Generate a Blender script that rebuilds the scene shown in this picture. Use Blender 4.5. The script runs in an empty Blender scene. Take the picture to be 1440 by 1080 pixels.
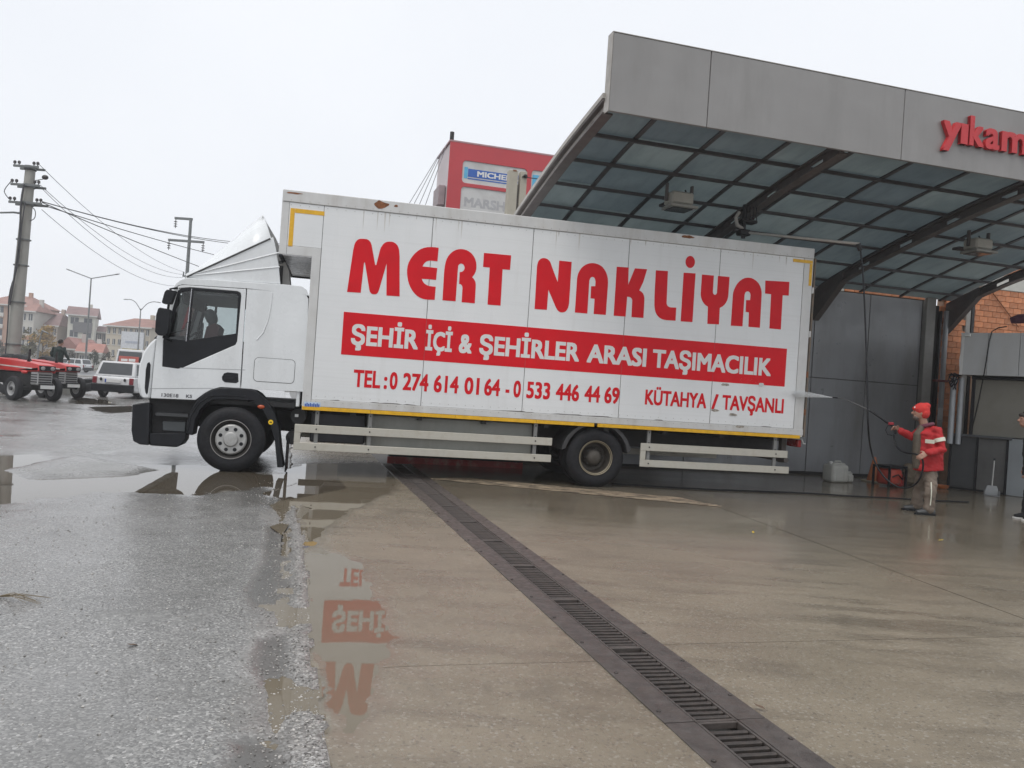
import bpy, bmesh, math, random
import numpy as np
from mathutils import Vector, Matrix
from mathutils.geometry import tessellate_polygon
random.seed(7); RNG = np.random.default_rng(7)
R = math.radians
SC = bpy.context.scene
COL = SC.collection

# ------------------------------------------------------------------ camera
FPX, PITCH, ROLL, CAMH = 1150.35, .0049, .0673, 1.42
YB, YT = .2742, .2086                     # heading of the wash bay and of the lorry
_fw = Vector((0, math.cos(PITCH), math.sin(PITCH))); _u0 = Vector((0, -math.sin(PITCH), math.cos(PITCH))); _r0 = Vector((1, 0, 0))
_rt = _r0 * math.cos(ROLL) + _u0 * math.sin(ROLL); _up = -_r0 * math.sin(ROLL) + _u0 * math.cos(ROLL)
CAM = Vector((0, 0, CAMH))
cd = bpy.data.cameras.new('camera'); cd.sensor_width = 36; cd.lens = 36 * FPX / 1440; cd.clip_start = .05; cd.clip_end = 4000
cam = bpy.data.objects.new('camera', cd); COL.objects.link(cam)
m = Matrix((( _rt.x, _up.x, -_fw.x, 0), (_rt.y, _up.y, -_fw.y, 0), (_rt.z, _up.z, -_fw.z, CAMH), (0, 0, 0, 1)))
cam.matrix_world = m
SC.camera = cam

# ------------------------------------------------------------------ sky, sun, exposure (flat overcast, rain just over)
SUN_EL, SUN_AZ = 64, 205                  # soft brighter patch of cloud behind the camera
w = bpy.data.worlds.new('World'); SC.world = w; w.use_nodes = True
nt = w.node_tree; nt.nodes.clear()
o = nt.nodes.new('ShaderNodeOutputWorld'); bg = nt.nodes.new('ShaderNodeBackground')
sky = nt.nodes.new('ShaderNodeTexSky'); sky.sky_type = 'NISHITA'; sky.sun_disc = False
sky.sun_elevation = R(SUN_EL); sky.sun_rotation = R(SUN_AZ); sky.air_density = 1.0; sky.dust_density = 6.0; sky.ozone_density = 1.0
mx = nt.nodes.new('ShaderNodeMix'); mx.data_type = 'RGBA'; mx.inputs[0].default_value = .93
tc = nt.nodes.new('ShaderNodeTexCoord'); ns = nt.nodes.new('ShaderNodeTexNoise'); ns.inputs['Scale'].default_value = 2.2; ns.inputs['Detail'].default_value = 4
rp = nt.nodes.new('ShaderNodeValToRGB'); rp.color_ramp.elements[0].position = .25; rp.color_ramp.elements[1].position = .8
rp.color_ramp.elements[0].color = (11.0, 11.4, 12.1, 1); rp.color_ramp.elements[1].color = (12.2, 12.5, 13.0, 1)
nt.links.new(tc.outputs['Generated'], ns.inputs['Vector']); nt.links.new(ns.outputs['Fac'], rp.inputs['Fac'])
nt.links.new(sky.outputs[0], mx.inputs[6]); nt.links.new(rp.outputs[0], mx.inputs[7])
nt.links.new(mx.outputs[2], bg.inputs[0]); bg.inputs[1].default_value = .085; nt.links.new(bg.outputs[0], o.inputs[0])
sd = bpy.data.lights.new('sun', 'SUN'); sd.energy = 1.5; sd.angle = R(30); sd.color = (1, .97, .93)
so = bpy.data.objects.new('sun', sd); COL.objects.link(so)
sv = Vector((math.sin(R(SUN_AZ)) * math.cos(R(SUN_EL)), math.cos(R(SUN_AZ)) * math.cos(R(SUN_EL)), math.sin(R(SUN_EL))))
so.rotation_euler = sv.to_track_quat('Z', 'Y').to_euler(); so.location = (0, 0, 30)
SC.view_settings.view_transform = 'Standard'; SC.view_settings.look = 'None'; SC.view_settings.gamma = 1; SC.view_settings.exposure = 0.0
SC.cycles.max_bounces = 8; SC.cycles.volume_bounces = 2; SC.cycles.use_denoising = True

# ------------------------------------------------------------------ frames: pixel of the photograph -> direction -> place
Fv = Vector((math.cos(YB), math.sin(YB), 0)); Ev = Vector((-math.sin(YB), math.cos(YB), 0))
Tv = Vector((math.cos(YT), math.sin(YT), 0)); Nv = Vector((-math.sin(YT), math.cos(YT), 0))
N0 = 11.83                                 # lorry's side plane
def ray(x, y): return _fw + _rt * ((x - 720) / FPX) - _up * ((y - 540) / FPX)
def gp(x, y, z=0.0):
    d = ray(x, y); return CAM + d * ((z - CAMH) / d.z)
def onpl(x, y, ax, dist):
    d = ray(x, y); return CAM + d * (dist / d.dot(ax))
def tp(x, y, dn=0.0):                      # lorry side plane: (x along lorry, z)
    p = onpl(x, y, Nv, N0 + dn); return (p.dot(Tv), p.z)
def bp(x, y, wv):                          # plane parallel to wash-bay wall: (u, z)
    p = onpl(x, y, Ev, wv); return (p.dot(Fv), p.z)
def guw(x, y):
    p = gp(x, y); return (p.dot(Fv), p.dot(Ev))
def at(x, y, depth):                       # at a given forward distance
    d = ray(x, y); return CAM + d * (depth / d.y)
def UW(u, v, z=0): return Fv * u + Ev * v + Vector((0, 0, z))

# ------------------------------------------------------------------ materials
MATS = {}
class NT:
    def __init__(s, name):
        s.m = bpy.data.materials.new(name); s.m.use_nodes = True; s.t = s.m.node_tree; s.b = s.t.nodes['Principled BSDF']
        s.tc = s.n('ShaderNodeTexCoord'); s.co = s.tc.outputs['Object']
    def n(s, typ, **k):
        x = s.t.nodes.new(typ)
        for a, b in k.items(): setattr(x, a, b)
        return x
    def l(s, a, b): s.t.links.new(a, b)
    def noise(s, scale, detail=4, rough=.6, stretch=None, dist=0):
        x = s.n('ShaderNodeTexNoise'); x.inputs['Scale'].default_value = scale; x.inputs['Detail'].default_value = detail; x.inputs['Roughness'].default_value = rough; x.inputs['Distortion'].default_value = dist
        if stretch:
            mp = s.n('ShaderNodeMapping'); mp.inputs['Scale'].default_value = stretch; s.l(s.co, mp.inputs[0]); s.l(mp.outputs[0], x.inputs['Vector'])
        else: s.l(s.co, x.inputs['Vector'])
        return x.outputs['Fac']
    def voro(s, scale, feature='F1', out='Distance', stretch=None, rnd=1):
        x = s.n('ShaderNodeTexVoronoi', feature=feature); x.inputs['Scale'].default_value = scale; x.inputs['Randomness'].default_value = rnd
        if stretch:
            mp = s.n('ShaderNodeMapping'); mp.inputs['Scale'].default_value = stretch; s.l(s.co, mp.inputs[0]); s.l(mp.outputs[0], x.inputs['Vector'])
        else: s.l(s.co, x.inputs['Vector'])
        return x.outputs[out]
    def mr(s, v, a, b, c=0., d=1., smooth=False):
        x = s.n('ShaderNodeMapRange'); x.inputs[1].default_value = a; x.inputs[2].default_value = b; x.inputs[3].default_value = c; x.inputs[4].default_value = d
        if smooth: x.interpolation_type = 'SMOOTHSTEP'
        s.l(v, x.inputs[0]); return x.outputs[0]
    def mix(s, f, a, b, blend='MIX'):
        x = s.n('ShaderNodeMix', data_type='RGBA', blend_type=blend)
        for sock, v in ((x.inputs[0], f), (x.inputs[6], a), (x.inputs[7], b)):
            if isinstance(v, (int, float)): sock.default_value = v
            elif isinstance(v, tuple): sock.default_value = (*v[:3], 1)
            else: s.l(v, sock)
        return x.outputs[2]
    def math(s, op, a, b=0.):
        x = s.n('ShaderNodeMath', operation=op)
        for i, v in ((0, a), (1, b)):
            if isinstance(v, (int, float)): x.inputs[i].default_value = v
            else: s.l(v, x.inputs[i])
        return x.outputs[0]
    def bump(s, h, strength, dist=.01, normal=None):
        x = s.n('ShaderNodeBump'); x.inputs['Distance'].default_value = dist
        if isinstance(strength, (int, float)): x.inputs['Strength'].default_value = strength
        else: s.l(strength, x.inputs['Strength'])
        s.l(h, x.inputs['Height'])
        if normal: s.l(normal, x.inputs['Normal'])
        return x.outputs[0]
    def set(s, **k):
        for a, v in k.items():
            sock = s.b.inputs[a.replace('_', ' ')]
            if isinstance(v, (int, float)): sock.default_value = v
            elif isinstance(v, tuple): sock.default_value = (*v[:3], 1)
            else: s.l(v, sock)
        return s
def mk(name, col, rough=.5, metal=0., var=.12, scale=4., bump=0., bscale=60., rvar=.08, spec=.5, dirt=None, dscale=3., damt=.5, streak=False, rand=0.):
    if name in MATS: return MATS[name]
    t = NT(name); n = t.noise(scale, 5)
    lo = tuple(c * (1 - var) for c in col); hi = tuple(min(1, c * (1 + var)) for c in col)
    c = t.mix(t.mr(n, .3, .7), lo, hi)
    if rand:
        oi = t.n('ShaderNodeObjectInfo'); c = t.mix(1.0, c, t.mix(oi.outputs['Random'], tuple([1 - rand] * 3), tuple([1 + rand * .6] * 3)), 'MULTIPLY')
    if dirt:
        dn = t.noise(dscale, 6, .65, stretch=(1, 1, .18) if streak else None)
        c = t.mix(t.mr(dn, .48, .75, 0, damt), c, dirt)
    t.set(Base_Color=c, Roughness=t.mr(t.noise(scale * 2.3, 3), .3, .7, max(.02, rough - rvar), min(1, rough + rvar)), Metallic=metal)
    t.b.inputs['Specular IOR Level'].default_value = spec
    if bump: t.l(t.bump(t.noise(bscale, 4), bump, .004), t.b.inputs['Normal'])
    MATS[name] = t.m; return t.m
def glass(name, col=(.8, .9, .9), rough=.0, alpha=.25):
    # thin tinted pane: mostly see-through, fresnel reflection
    if name in MATS: return MATS[name]
    t = NT(name); tr = t.n('ShaderNodeBsdfTransparent'); tr.inputs[0].default_value = (*col, 1)
    gl = t.n('ShaderNodeBsdfGlossy'); gl.inputs['Roughness'].default_value = .03; fr = t.n('ShaderNodeFresnel'); fr.inputs[0].default_value = 1.5
    ms = t.n('ShaderNodeMixShader'); t.l(fr.outputs[0], ms.inputs[0]); t.l(tr.outputs[0], ms.inputs[1]); t.l(gl.outputs[0], ms.inputs[2])
    t.l(ms.outputs[0], t.t.nodes['Material Output'].inputs[0]); MATS[name] = t.m; return t.m

# ------------------------------------------------------------------ mesh builder
class B:
    def __init__(s): s.v = []; s.f = []
    def add(s, vs, fs):
        k = len(s.v); s.v += [tuple(p) for p in vs]; s.f += [tuple(i + k for i in f) for f in fs]; return s
    def box(s, x0, y0, z0, x1, y1, z1, bv=0.0):
        if x1 < x0: x0, x1 = x1, x0
        if y1 < y0: y0, y1 = y1, y0
        if z1 < z0: z0, z1 = z1, z0
        if bv <= 0:
            vs = [(x, y, z) for z in (z0, z1) for y in (y0, y1) for x in (x0, x1)]
            return s.add(vs, [(0, 2, 3, 1), (4, 5, 7, 6), (0, 1, 5, 4), (2, 6, 7, 3), (0, 4, 6, 2), (1, 3, 7, 5)])
        bv = min(bv, (x1 - x0) * .49, (y1 - y0) * .49, (z1 - z0) * .49)
        X = (x0, x1); Y = (y0, y1); Z = (z0, z1); idx = {}; vs = []
        for i in (0, 1):
            for j in (0, 1):
                for k in (0, 1):
                    sx, sy, sz = (1 - 2 * i), (1 - 2 * j), (1 - 2 * k)
                    for ax in range(3):
                        p = [X[i] + sx * bv, Y[j] + sy * bv, Z[k] + sz * bv]; p[ax] = (X[i], Y[j], Z[k])[ax]
                        idx[i, j, k, ax] = len(vs); vs.append(tuple(p))
        fs = []
        def q(a): fs.append(a)
        for i in (0, 1):
            a = [idx[i, 0, 0, 0], idx[i, 1, 0, 0], idx[i, 1, 1, 0], idx[i, 0, 1, 0]]; q(a if i else a[::-1])
            a = [idx[0, i, 0, 1], idx[1, i, 0, 1], idx[1, i, 1, 1], idx[0, i, 1, 1]]; q(a[::-1] if i else a)
            a = [idx[0, 0, i, 2], idx[1, 0, i, 2], idx[1, 1, i, 2], idx[0, 1, i, 2]]; q(a if i else a[::-1])
        for i in (0, 1):
            for j in (0, 1):
                a = [idx[i, j, 0, 0], idx[i, j, 0, 1], idx[i, j, 1, 1], idx[i, j, 1, 0]]; q(a if (i + j) % 2 == 0 else a[::-1])
                a = [idx[i, 0, j, 0], idx[i, 0, j, 2], idx[i, 1, j, 2], idx[i, 1, j, 0]]; q(a[::-1] if (i + j) % 2 == 0 else a)
                a = [idx[0, i, j, 1], idx[0, i, j, 2], idx[1, i, j, 2], idx[1, i, j, 1]]; q(a if (i + j) % 2 == 0 else a[::-1])
        for i in (0, 1):
            for j in (0, 1):
                for k in (0, 1):
                    a = [idx[i, j, k, 0], idx[i, j, k, 1], idx[i, j, k, 2]]; q(a[::-1] if (i + j + k) % 2 == 0 else a)
        return s.add(vs, fs)
    def plate(s, loops, mp, t0, t1):
        """polygon with holes, extruded: mp(a,b,t)->xyz"""
        vs = []; fs = []; flat = []; off = 0
        for L in loops:
            for a, b in L: vs.append(mp(a, b, t0))
            for a, b in L: vs.append(mp(a, b, t1))
            n = len(L); flat.append((off, n)); off += 2 * n
        tri = tessellate_polygon([[Vector((a, b, 0)) for a, b in L] for L in loops])
        look = [];
        for (of, n) in flat: look += [(of + i, of + n + i) for i in range(n)]
        for t in tri:
            fs.append(tuple(look[i][0] for i in t)); fs.append(tuple(look[i][1] for i in reversed(t)))
        for (of, n) in flat:
            for i in range(n):
                j = (i + 1) % n; fs.append((of + i, of + j, of + n + j, of + n + i))
        return s.add(vs, fs)
    def tube(s, pts, r, n=8, caps=True, ref=None):
        pts = [Vector(p) for p in pts]; k = len(pts); rs = r if isinstance(r, (list, tuple)) else [r] * k
        vs = []; fs = []; prev = None
        for i, p in enumerate(pts):
            t = (pts[min(i + 1, k - 1)] - pts[max(i - 1, 0)]).normalized()
            if ref is not None: a = Vector(ref) - t * Vector(ref).dot(t)
            elif prev is None:
                a = Vector((0, 0, 1)) if abs(t.z) < .9 else Vector((1, 0, 0)); a = a - t * a.dot(t)
            else: a = prev - t * prev.dot(t)
            if a.length < 1e-6: a = t.orthogonal()
            a.normalize(); b = t.cross(a); prev = a
            ra, rb = rs[i] if isinstance(rs[i], (list, tuple)) else (rs[i], rs[i])
            for j in range(n):
                an = 2 * math.pi * j / n; vs.append(p + a * (math.cos(an) * ra) + b * (math.sin(an) * rb))
        for i in range(k - 1):
            for j in range(n):
                j2 = (j + 1) % n; fs.append((i * n + j, i * n + j2, (i + 1) * n + j2, (i + 1) * n + j))
        if caps: fs.append(tuple(range(n))[::-1]); fs.append(tuple((k - 1) * n + j for j in range(n)))
        return s.add(vs, fs)
    def lathe(s, prof, n=32, mp=lambda x, y, h: (x, y, h), closed=False, cap0=True):
        vs = []; fs = []; k = len(prof)
        for (r, h) in prof:
            for j in range(n):
                a = 2 * math.pi * j / n; vs.append(mp(r * math.cos(a), r * math.sin(a), h))
        for i in range(k if closed else k - 1):
            i2 = (i + 1) % k
            for j in range(n):
                j2 = (j + 1) % n; fs.append((i * n + j, i * n + j2, i2 * n + j2, i2 * n + j))
        if not closed:
            if cap0: fs.append(tuple(range(n))[::-1])
            fs.append(tuple((k - 1) * n + j for j in range(n)))
        return s.add(vs, fs)
    def ell(s, c, r, n=12, m=8, rot=None):
        vs = []; fs = []
        for i in range(m + 1):
            ph = math.pi * i / m - math.pi / 2
            for j in range(n):
                a = 2 * math.pi * j / n; p = Vector((r[0] * math.cos(ph) * math.cos(a), r[1] * math.cos(ph) * math.sin(a), r[2] * math.sin(ph)))
                if rot is not None: p = rot @ p
                vs.append(Vector(c) + p)
        for i in range(m):
            for j in range(n):
                j2 = (j + 1) % n; fs.append((i * n + j, i * n + j2, (i + 1) * n + j2, (i + 1) * n + j))
        return s.add(vs, fs)
    def mesh(s, name, smooth=None):
        me = bpy.data.meshes.new(name); me.from_pydata([tuple(p) for p in s.v], [], s.f)
        bm = bmesh.new(); bm.from_mesh(me); bmesh.ops.recalc_face_normals(bm, faces=bm.faces); bm.to_mesh(me); bm.free()
        if smooth is not None:
            me.polygons.foreach_set('use_smooth', [True] * len(me.polygons)); me.set_sharp_from_angle(angle=R(smooth))
        me.update(); return me
    def obj(s, name, mat, parent=None, smooth=None, bevel=0, seg=2, loc=None):
        me = s.mesh(name, smooth); return link(name, me, mat, parent, bevel, seg, loc)
def link(name, me, mat, parent=None, bevel=0, seg=2, loc=None):
    if mat is not None and not me.materials: me.materials.append(mat)
    o = bpy.data.objects.new(name, me); COL.objects.link(o)
    if parent is not None: o.parent = parent
    if loc is not None: o.location = loc
    if bevel:
        b = o.modifiers.new('bevel', 'BEVEL'); b.width = bevel; b.segments = seg; b.limit_method = 'ANGLE'; b.angle_limit = R(35); b.harden_normals = False
    return o
def tag(o, label=None, cat=None, group=None, kind=None):
    if label: o['label'] = label
    if cat: o['category'] = cat
    if group: o['group'] = group
    if kind: o['kind'] = kind
    return o
def thing(name, label, cat, loc=(0, 0, 0), rz=0., group=None):
    o = bpy.data.objects.new(name, None); o.empty_display_size = .2; COL.objects.link(o); o.location = loc; o.rotation_euler = (0, 0, rz)
    return tag(o, label, cat, group)
def bthing(name, label, cat, u, v, group=None): return thing(name, label, cat, UW(u, v), YB, group)
XZ = lambda y0: (lambda a, b, t: (a, y0 + t, b))          # side plates: polygon in x,z, extruded along y
def text_mesh(s, bold=.0, depth=.0):
    c = bpy.data.curves.new('txt', 'FONT'); c.body = s; c.size = 1; c.offset = bold; c.extrude = depth; c.resolution_u = 3; c.fill_mode = 'BOTH'
    o = bpy.data.objects.new('txt', c); COL.objects.link(o); bpy.context.view_layer.update()
    dg = bpy.context.evaluated_depsgraph_get(); me = bpy.data.meshes.new_from_object(o.evaluated_get(dg))
    COL.objects.unlink(o); bpy.data.objects.remove(o); bpy.data.curves.remove(c); return me
def embolden(me, d, solid):
    # heavier strokes: the same outline laid nine times, a hair apart in depth
    n = len(me.vertices); co = np.empty(n * 3); me.vertices.foreach_get('co', co); co = co.reshape(-1, 3); fs = [tuple(p.vertices) for p in me.polygons]; vs = []; ff = []; k = 0
    for i, (dx, dy) in enumerate(((0, 0), (d, 0), (-d, 0), (0, d), (0, -d), (d, d), (d, -d), (-d, d), (-d, -d))):
        c = co.copy(); c[:, 0] += dx; c[:, 1] += dy * .75; c[:, 2] += i * .00012 * (1 if not solid else c[:, 2].clip(0) / .01 * 6); vs.append(c); ff += [tuple(v + k for v in f) for f in fs]; k += n
    m2 = bpy.data.meshes.new('txt'); m2.from_pydata(np.concatenate(vs).tolist(), [], ff); m2.update(); bpy.data.meshes.remove(me); return m2
def text_part(name, s, mat, parent, x0, x1, zb, cap, y, bold=.03, thick=.004, ref='H', solid=False):
    """lettering standing in the local x,z plane, facing -y"""
    me = text_mesh(s, 0., .01 if solid else 0.)
    me = embolden(me, bold, solid); n = len(me.vertices); co = np.empty(n * 3); me.vertices.foreach_get('co', co); co = co.reshape(-1, 3)
    if ref not in CAPH:
        rm = text_mesh(ref, 0.); q = np.empty(len(rm.vertices) * 3); rm.vertices.foreach_get('co', q); q = q.reshape(-1, 3); CAPH[ref] = (q[:, 1].min(), q[:, 1].max()); bpy.data.meshes.remove(rm)
    b0, b1 = CAPH[ref]
    xa, xb = co[:, 0].min(), co[:, 0].max()
    out = np.empty_like(co); out[:, 0] = x0 + (co[:, 0] - xa) / (xb - xa) * (x1 - x0); out[:, 2] = zb + (co[:, 1] - b0) / (b1 - b0) * cap
    zz = co[:, 2]; zr = max(1e-6, zz.max() - zz.min()); out[:, 1] = y - (zz - zz.min()) / zr * thick if solid else y - thick * .5 - zz
    me.vertices.foreach_set('co', out.ravel()); me.name = name; me.materials.clear(); me.update()
    return link(name, me, mat, parent)
CAPH = {}
# ================================================================== GROUND
def vnoise(x, y, seed=0):
    xi = np.floor(x).astype(np.int64); yi = np.floor(y).astype(np.int64); xf = x - xi; yf = y - yi
    def h(a, b):
        n = (a * 374761393 + b * 668265263 + seed * 974711) & 0x7fffffff
        n = ((n ^ (n >> 13)) * 1274126177) & 0x7fffffff
        return ((n ^ (n >> 16)) & 0xffff) / 65535.0
    u = xf * xf * (3 - 2 * xf); v = yf * yf * (3 - 2 * yf)
    return (h(xi, yi) * (1 - u) + h(xi + 1, yi) * u) * (1 - v) + (h(xi, yi + 1) * (1 - u) + h(xi + 1, yi + 1) * u) * v
def fbm(x, y, s, o=4, seed=0):
    t = 0; a = .5; tot = 0
    for i in range(o):
        t = t + a * vnoise(x * s, y * s, seed + i * 17); tot += a; a *= .5; s *= 2.03
    return t / tot - .5
def sdf(px, py, poly):
    P = np.array(poly); d = np.full(px.shape, 1e9); ins = np.zeros(px.shape, bool)
    for i in range(len(P)):
        a = P[i]; b = P[(i + 1) % len(P)]; e = b - a; L = e @ e
        t = np.clip(((px - a[0]) * e[0] + (py - a[1]) * e[1]) / L, 0, 1)
        d = np.minimum(d, np.hypot(px - a[0] - t * e[0], py - a[1] - t * e[1]))
        c = ((a[1] > py) != (b[1] > py)); xs = a[0] + (py - a[1]) / (b[1] - a[1] + 1e-12) * (b[0] - a[0]); ins ^= c & (px < xs)
    return np.where(ins, d, -d)
def pxpoly(l): return [guw(x, y) for x, y in l]
WATER = -.006
PUD = [  # (pixel outline on the ground, depth)
 ([(-60, 640), (60, 638), (116, 649), (150, 657), (205, 648), (240, 650), (300, 653), (360, 655), (392, 664), (400, 680), (335, 690), (262, 698), (178, 696), (120, 701), (60, 708), (-60, 716)], .035),
 ([(386, 668), (430, 652), (545, 652), (560, 668), (545, 690), (510, 706), (478, 718), (455, 738), (444, 765), (462, 775), (505, 792), (516, 825), (532, 850), (536, 900), (522, 930), (518, 965), (510, 1002), (492, 1024), (478, 1000), (462, 960), (458, 925), (446, 905), (440, 860), (437, 800), (434, 750), (428, 706), (410, 712), (396, 745), (386, 722), (388, 690)], .03),
 ([(378, 858), (412, 858), (412, 884), (380, 882)], .025), ([(372, 968), (410, 965), (408, 1040), (366, 1036)], .03),
 ([(120, 572), (190, 570), (200, 578), (150, 582)], .03), ([(96, 556), (150, 562), (170, 570), (100, 568)], .02),
 ([(130, 633), (165, 634), (160, 640), (132, 639)], .02), ([(-30, 610), (20, 611), (15, 613), (-30, 614)], .02),
]
ISL = [(18, 661), (60, 650), (110, 643), (160, 652), (222, 660), (185, 667), (120, 670), (45, 673)]
MUD = [[(352, 850), (345, 828), (368, 790), (374, 738), (412, 735), (414, 856), (380, 858)], [(360, 900), (412, 888), (410, 962), (375, 965), (352, 940)], [(330, 1042), (400, 1038), (418, 1100), (300, 1110)]]
PUDW = [(pxpoly(l), d) for l, d in PUD]; ISLW = pxpoly(ISL); MUDW = [pxpoly(l) for l in MUD]
def edge_u(v): return .27 + .11 * fbm(v * 0 + 3.3, v, 1.3, 4, 5) + .05 * fbm(v * 0 + 1.3, v, 7, 3, 9)
def sm(a, b, x):
    t = np.clip((x - a) / (b - a), 0, 1); return t * t * (3 - 2 * t)
def height(u, v):
    f = fbm(u, v, 9, 3, 3)
    z = .010 * fbm(u, v, .7, 4, 1) + .012 * fbm(u, v, 3.1, 4, 2) + .010 * f * sm(20, 6, v) + .010
    for i, (poly, d) in enumerate(PUDW):
        if i == 0:
            s = sdf(u, v, poly) + 1.1 * fbm(u, v, .75, 4, 22) + .3 * fbm(u, v, 3, 4, 21) - .05; z = z - .030 * sm(-.65, .75, s)
            continue
        s = sdf(u, v, poly) + .22 * fbm(u, v, 2.0, 5, 21) + .06 * f
        z = z - (d * .8 + .008) * sm(-.22, .22, s)
    s = sdf(u, v, ISLW) + .12 * fbm(u, v, 3, 4, 8); z = z + .055 * sm(-.15, .2, s)
    for p in MUDW:
        s = sdf(u, v, p) + .08 * fbm(u, v, 6, 4, 31) + .04 * f; z = z - .016 * sm(-.02, .05, s)
    return z
def grid_mesh(name, us, vs, zf, attrs):
    U, V = np.meshgrid(us, vs); Z = zf(U, V)
    X = U * Fv.x + V * Ev.x; Y = U * Fv.y + V * Ev.y; nu, nv = len(us), len(vs)
    co = np.stack([X, Y, Z], -1).reshape(-1, 3)
    i = np.arange(nu * nv).reshape(nv, nu); q = np.stack([i[:-1, :-1], i[:-1, 1:], i[1:, 1:], i[1:, :-1]], -1).reshape(-1, 4)
    me = bpy.data.meshes.new(name); me.vertices.add(len(co)); me.vertices.foreach_set('co', co.ravel())
    me.loops.add(q.size); me.loops.foreach_set('vertex_index', q.ravel()); me.polygons.add(len(q))
    me.polygons.foreach_set('loop_start', np.arange(0, q.size, 4)); me.polygons.foreach_set('loop_total', np.full(len(q), 4))
    me.polygons.foreach_set('use_smooth', np.ones(len(q), bool))
    for k, fn in attrs.items():
        a = me.attributes.new(k, 'FLOAT', 'POINT'); a.data.foreach_set('value', fn(U, V, Z).astype(np.float32).ravel())
    me.update(); me.validate(); return me
def axis(a, b, d0, g, dmax):
    o = [a]; d = d0
    while o[-1] < b: o.append(o[-1] + d); d = min(dmax, d * g)
    return np.array(o)
us = -axis(-.62, 60, .026, 1.012, 2.5)[::-1]
vs = axis(.9, 75, .018, 1.0095, 1.6)
def z_asph(u, v):
    z = height(u, v); return np.where(u > edge_u(v), -.05, z)
def a_grav(u, v, z):   # loose light chippings next to the concrete
    return sm(.30, .06, np.abs(u - edge_u(v) + .12) + .10 * fbm(u, v, 5, 3, 77)) * sm(9.5, 8, v)
def a_mud(u, v, z):
    r = np.zeros_like(u)
    for p in MUDW: r = np.maximum(r, sm(-.03, .06, sdf(u, v, p) + .06 * fbm(u, v, 6, 4, 31)))
    return r
def a_wet(u, v, z): return sm(.020, -.006, z)
asph_me = grid_mesh('asphalt', us, vs, z_asph, {'gravel': a_grav, 'mud': a_mud, 'wet': a_wet})
t = NT('asphalt')
def attr(t, n): x = t.n('ShaderNodeAttribute', attribute_name=n); return x.outputs['Fac']
vc = t.n('ShaderNodeTexVoronoi'); vc.inputs['Scale'].default_value = 100; t.l(t.co, vc.inputs['Vector'])
sep = t.n('ShaderNodeSeparateColor'); t.l(vc.outputs['Color'], sep.inputs[0])
chip = t.mix(t.mr(sep.outputs[0], .25, 1), (.125, .123, .119), (.33, .325, .31))
chip = t.mix(t.mr(sep.outputs[1], .91, .97, 0, .9), chip, (.54, .53, .51)); chip = t.mix(t.mr(sep.outputs[2], .93, .99, 0, .85), chip, (.04, .04, .04))
big = t.noise(.35, 5, .6); chip = t.mix(t.mr(big, .35, .65, 0, .45), chip, (.20, .196, .188)); chip = t.mix(t.mr(t.noise(1.3, 6, .7, dist=.9), .52, .70, 0, .7), chip, (.125, .122, .116))
gv = t.n('ShaderNodeTexVoronoi'); gv.inputs['Scale'].default_value = 85; t.l(t.co, gv.inputs['Vector']); gs = t.n('ShaderNodeSeparateColor'); t.l(gv.outputs['Color'], gs.inputs[0])
grv = t.mix(gs.outputs[0], (.10, .095, .09), (.40, .385, .37)); grv = t.mix(t.mr(gs.outputs[2], .8, .9), grv, (.55, .54, .52))
base = t.mix(attr(t, 'gravel'), chip, grv)
mud = t.mix(t.noise(30, 5), (.038, .036, .035), (.085, .08, .076))
base = t.mix(t.math('MULTIPLY', attr(t, 'mud'), .85), base, mud)
base = t.mix(t.math('MULTIPLY', attr(t, 'wet'), .5), base, (.085, .08, .07))
h1 = t.math('ADD', t.math('MULTIPLY', t.mr(vc.outputs['Distance'], 0, .6, 1, 0), 1.), t.math('MULTIPLY', t.noise(28, 5, .7), .9))
nrm = t.bump(h1, t.math('MULTIPLY', t.mr(t.noise(.5, 4), .35, .65, .16, .46), t.mr(attr(t, 'wet'), 0, 1, 1, .25)), .006)
ro = t.mr(t.noise(.8, 5, .65), .34, .66, .14, .34)
ro = t.math('ADD', ro, t.math('MULTIPLY', attr(t, 'gravel'), .2)); ro = t.math('SUBTRACT', ro, t.math('MULTIPLY', attr(t, 'wet'), .10))
t.set(Base_Color=base, Roughness=ro); t.b.inputs['Specular IOR Level'].default_value = .6; t.l(nrm, t.b.inputs['Normal'])
tag(link('asphalt_yard', asph_me, t.m), kind='structure')

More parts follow.
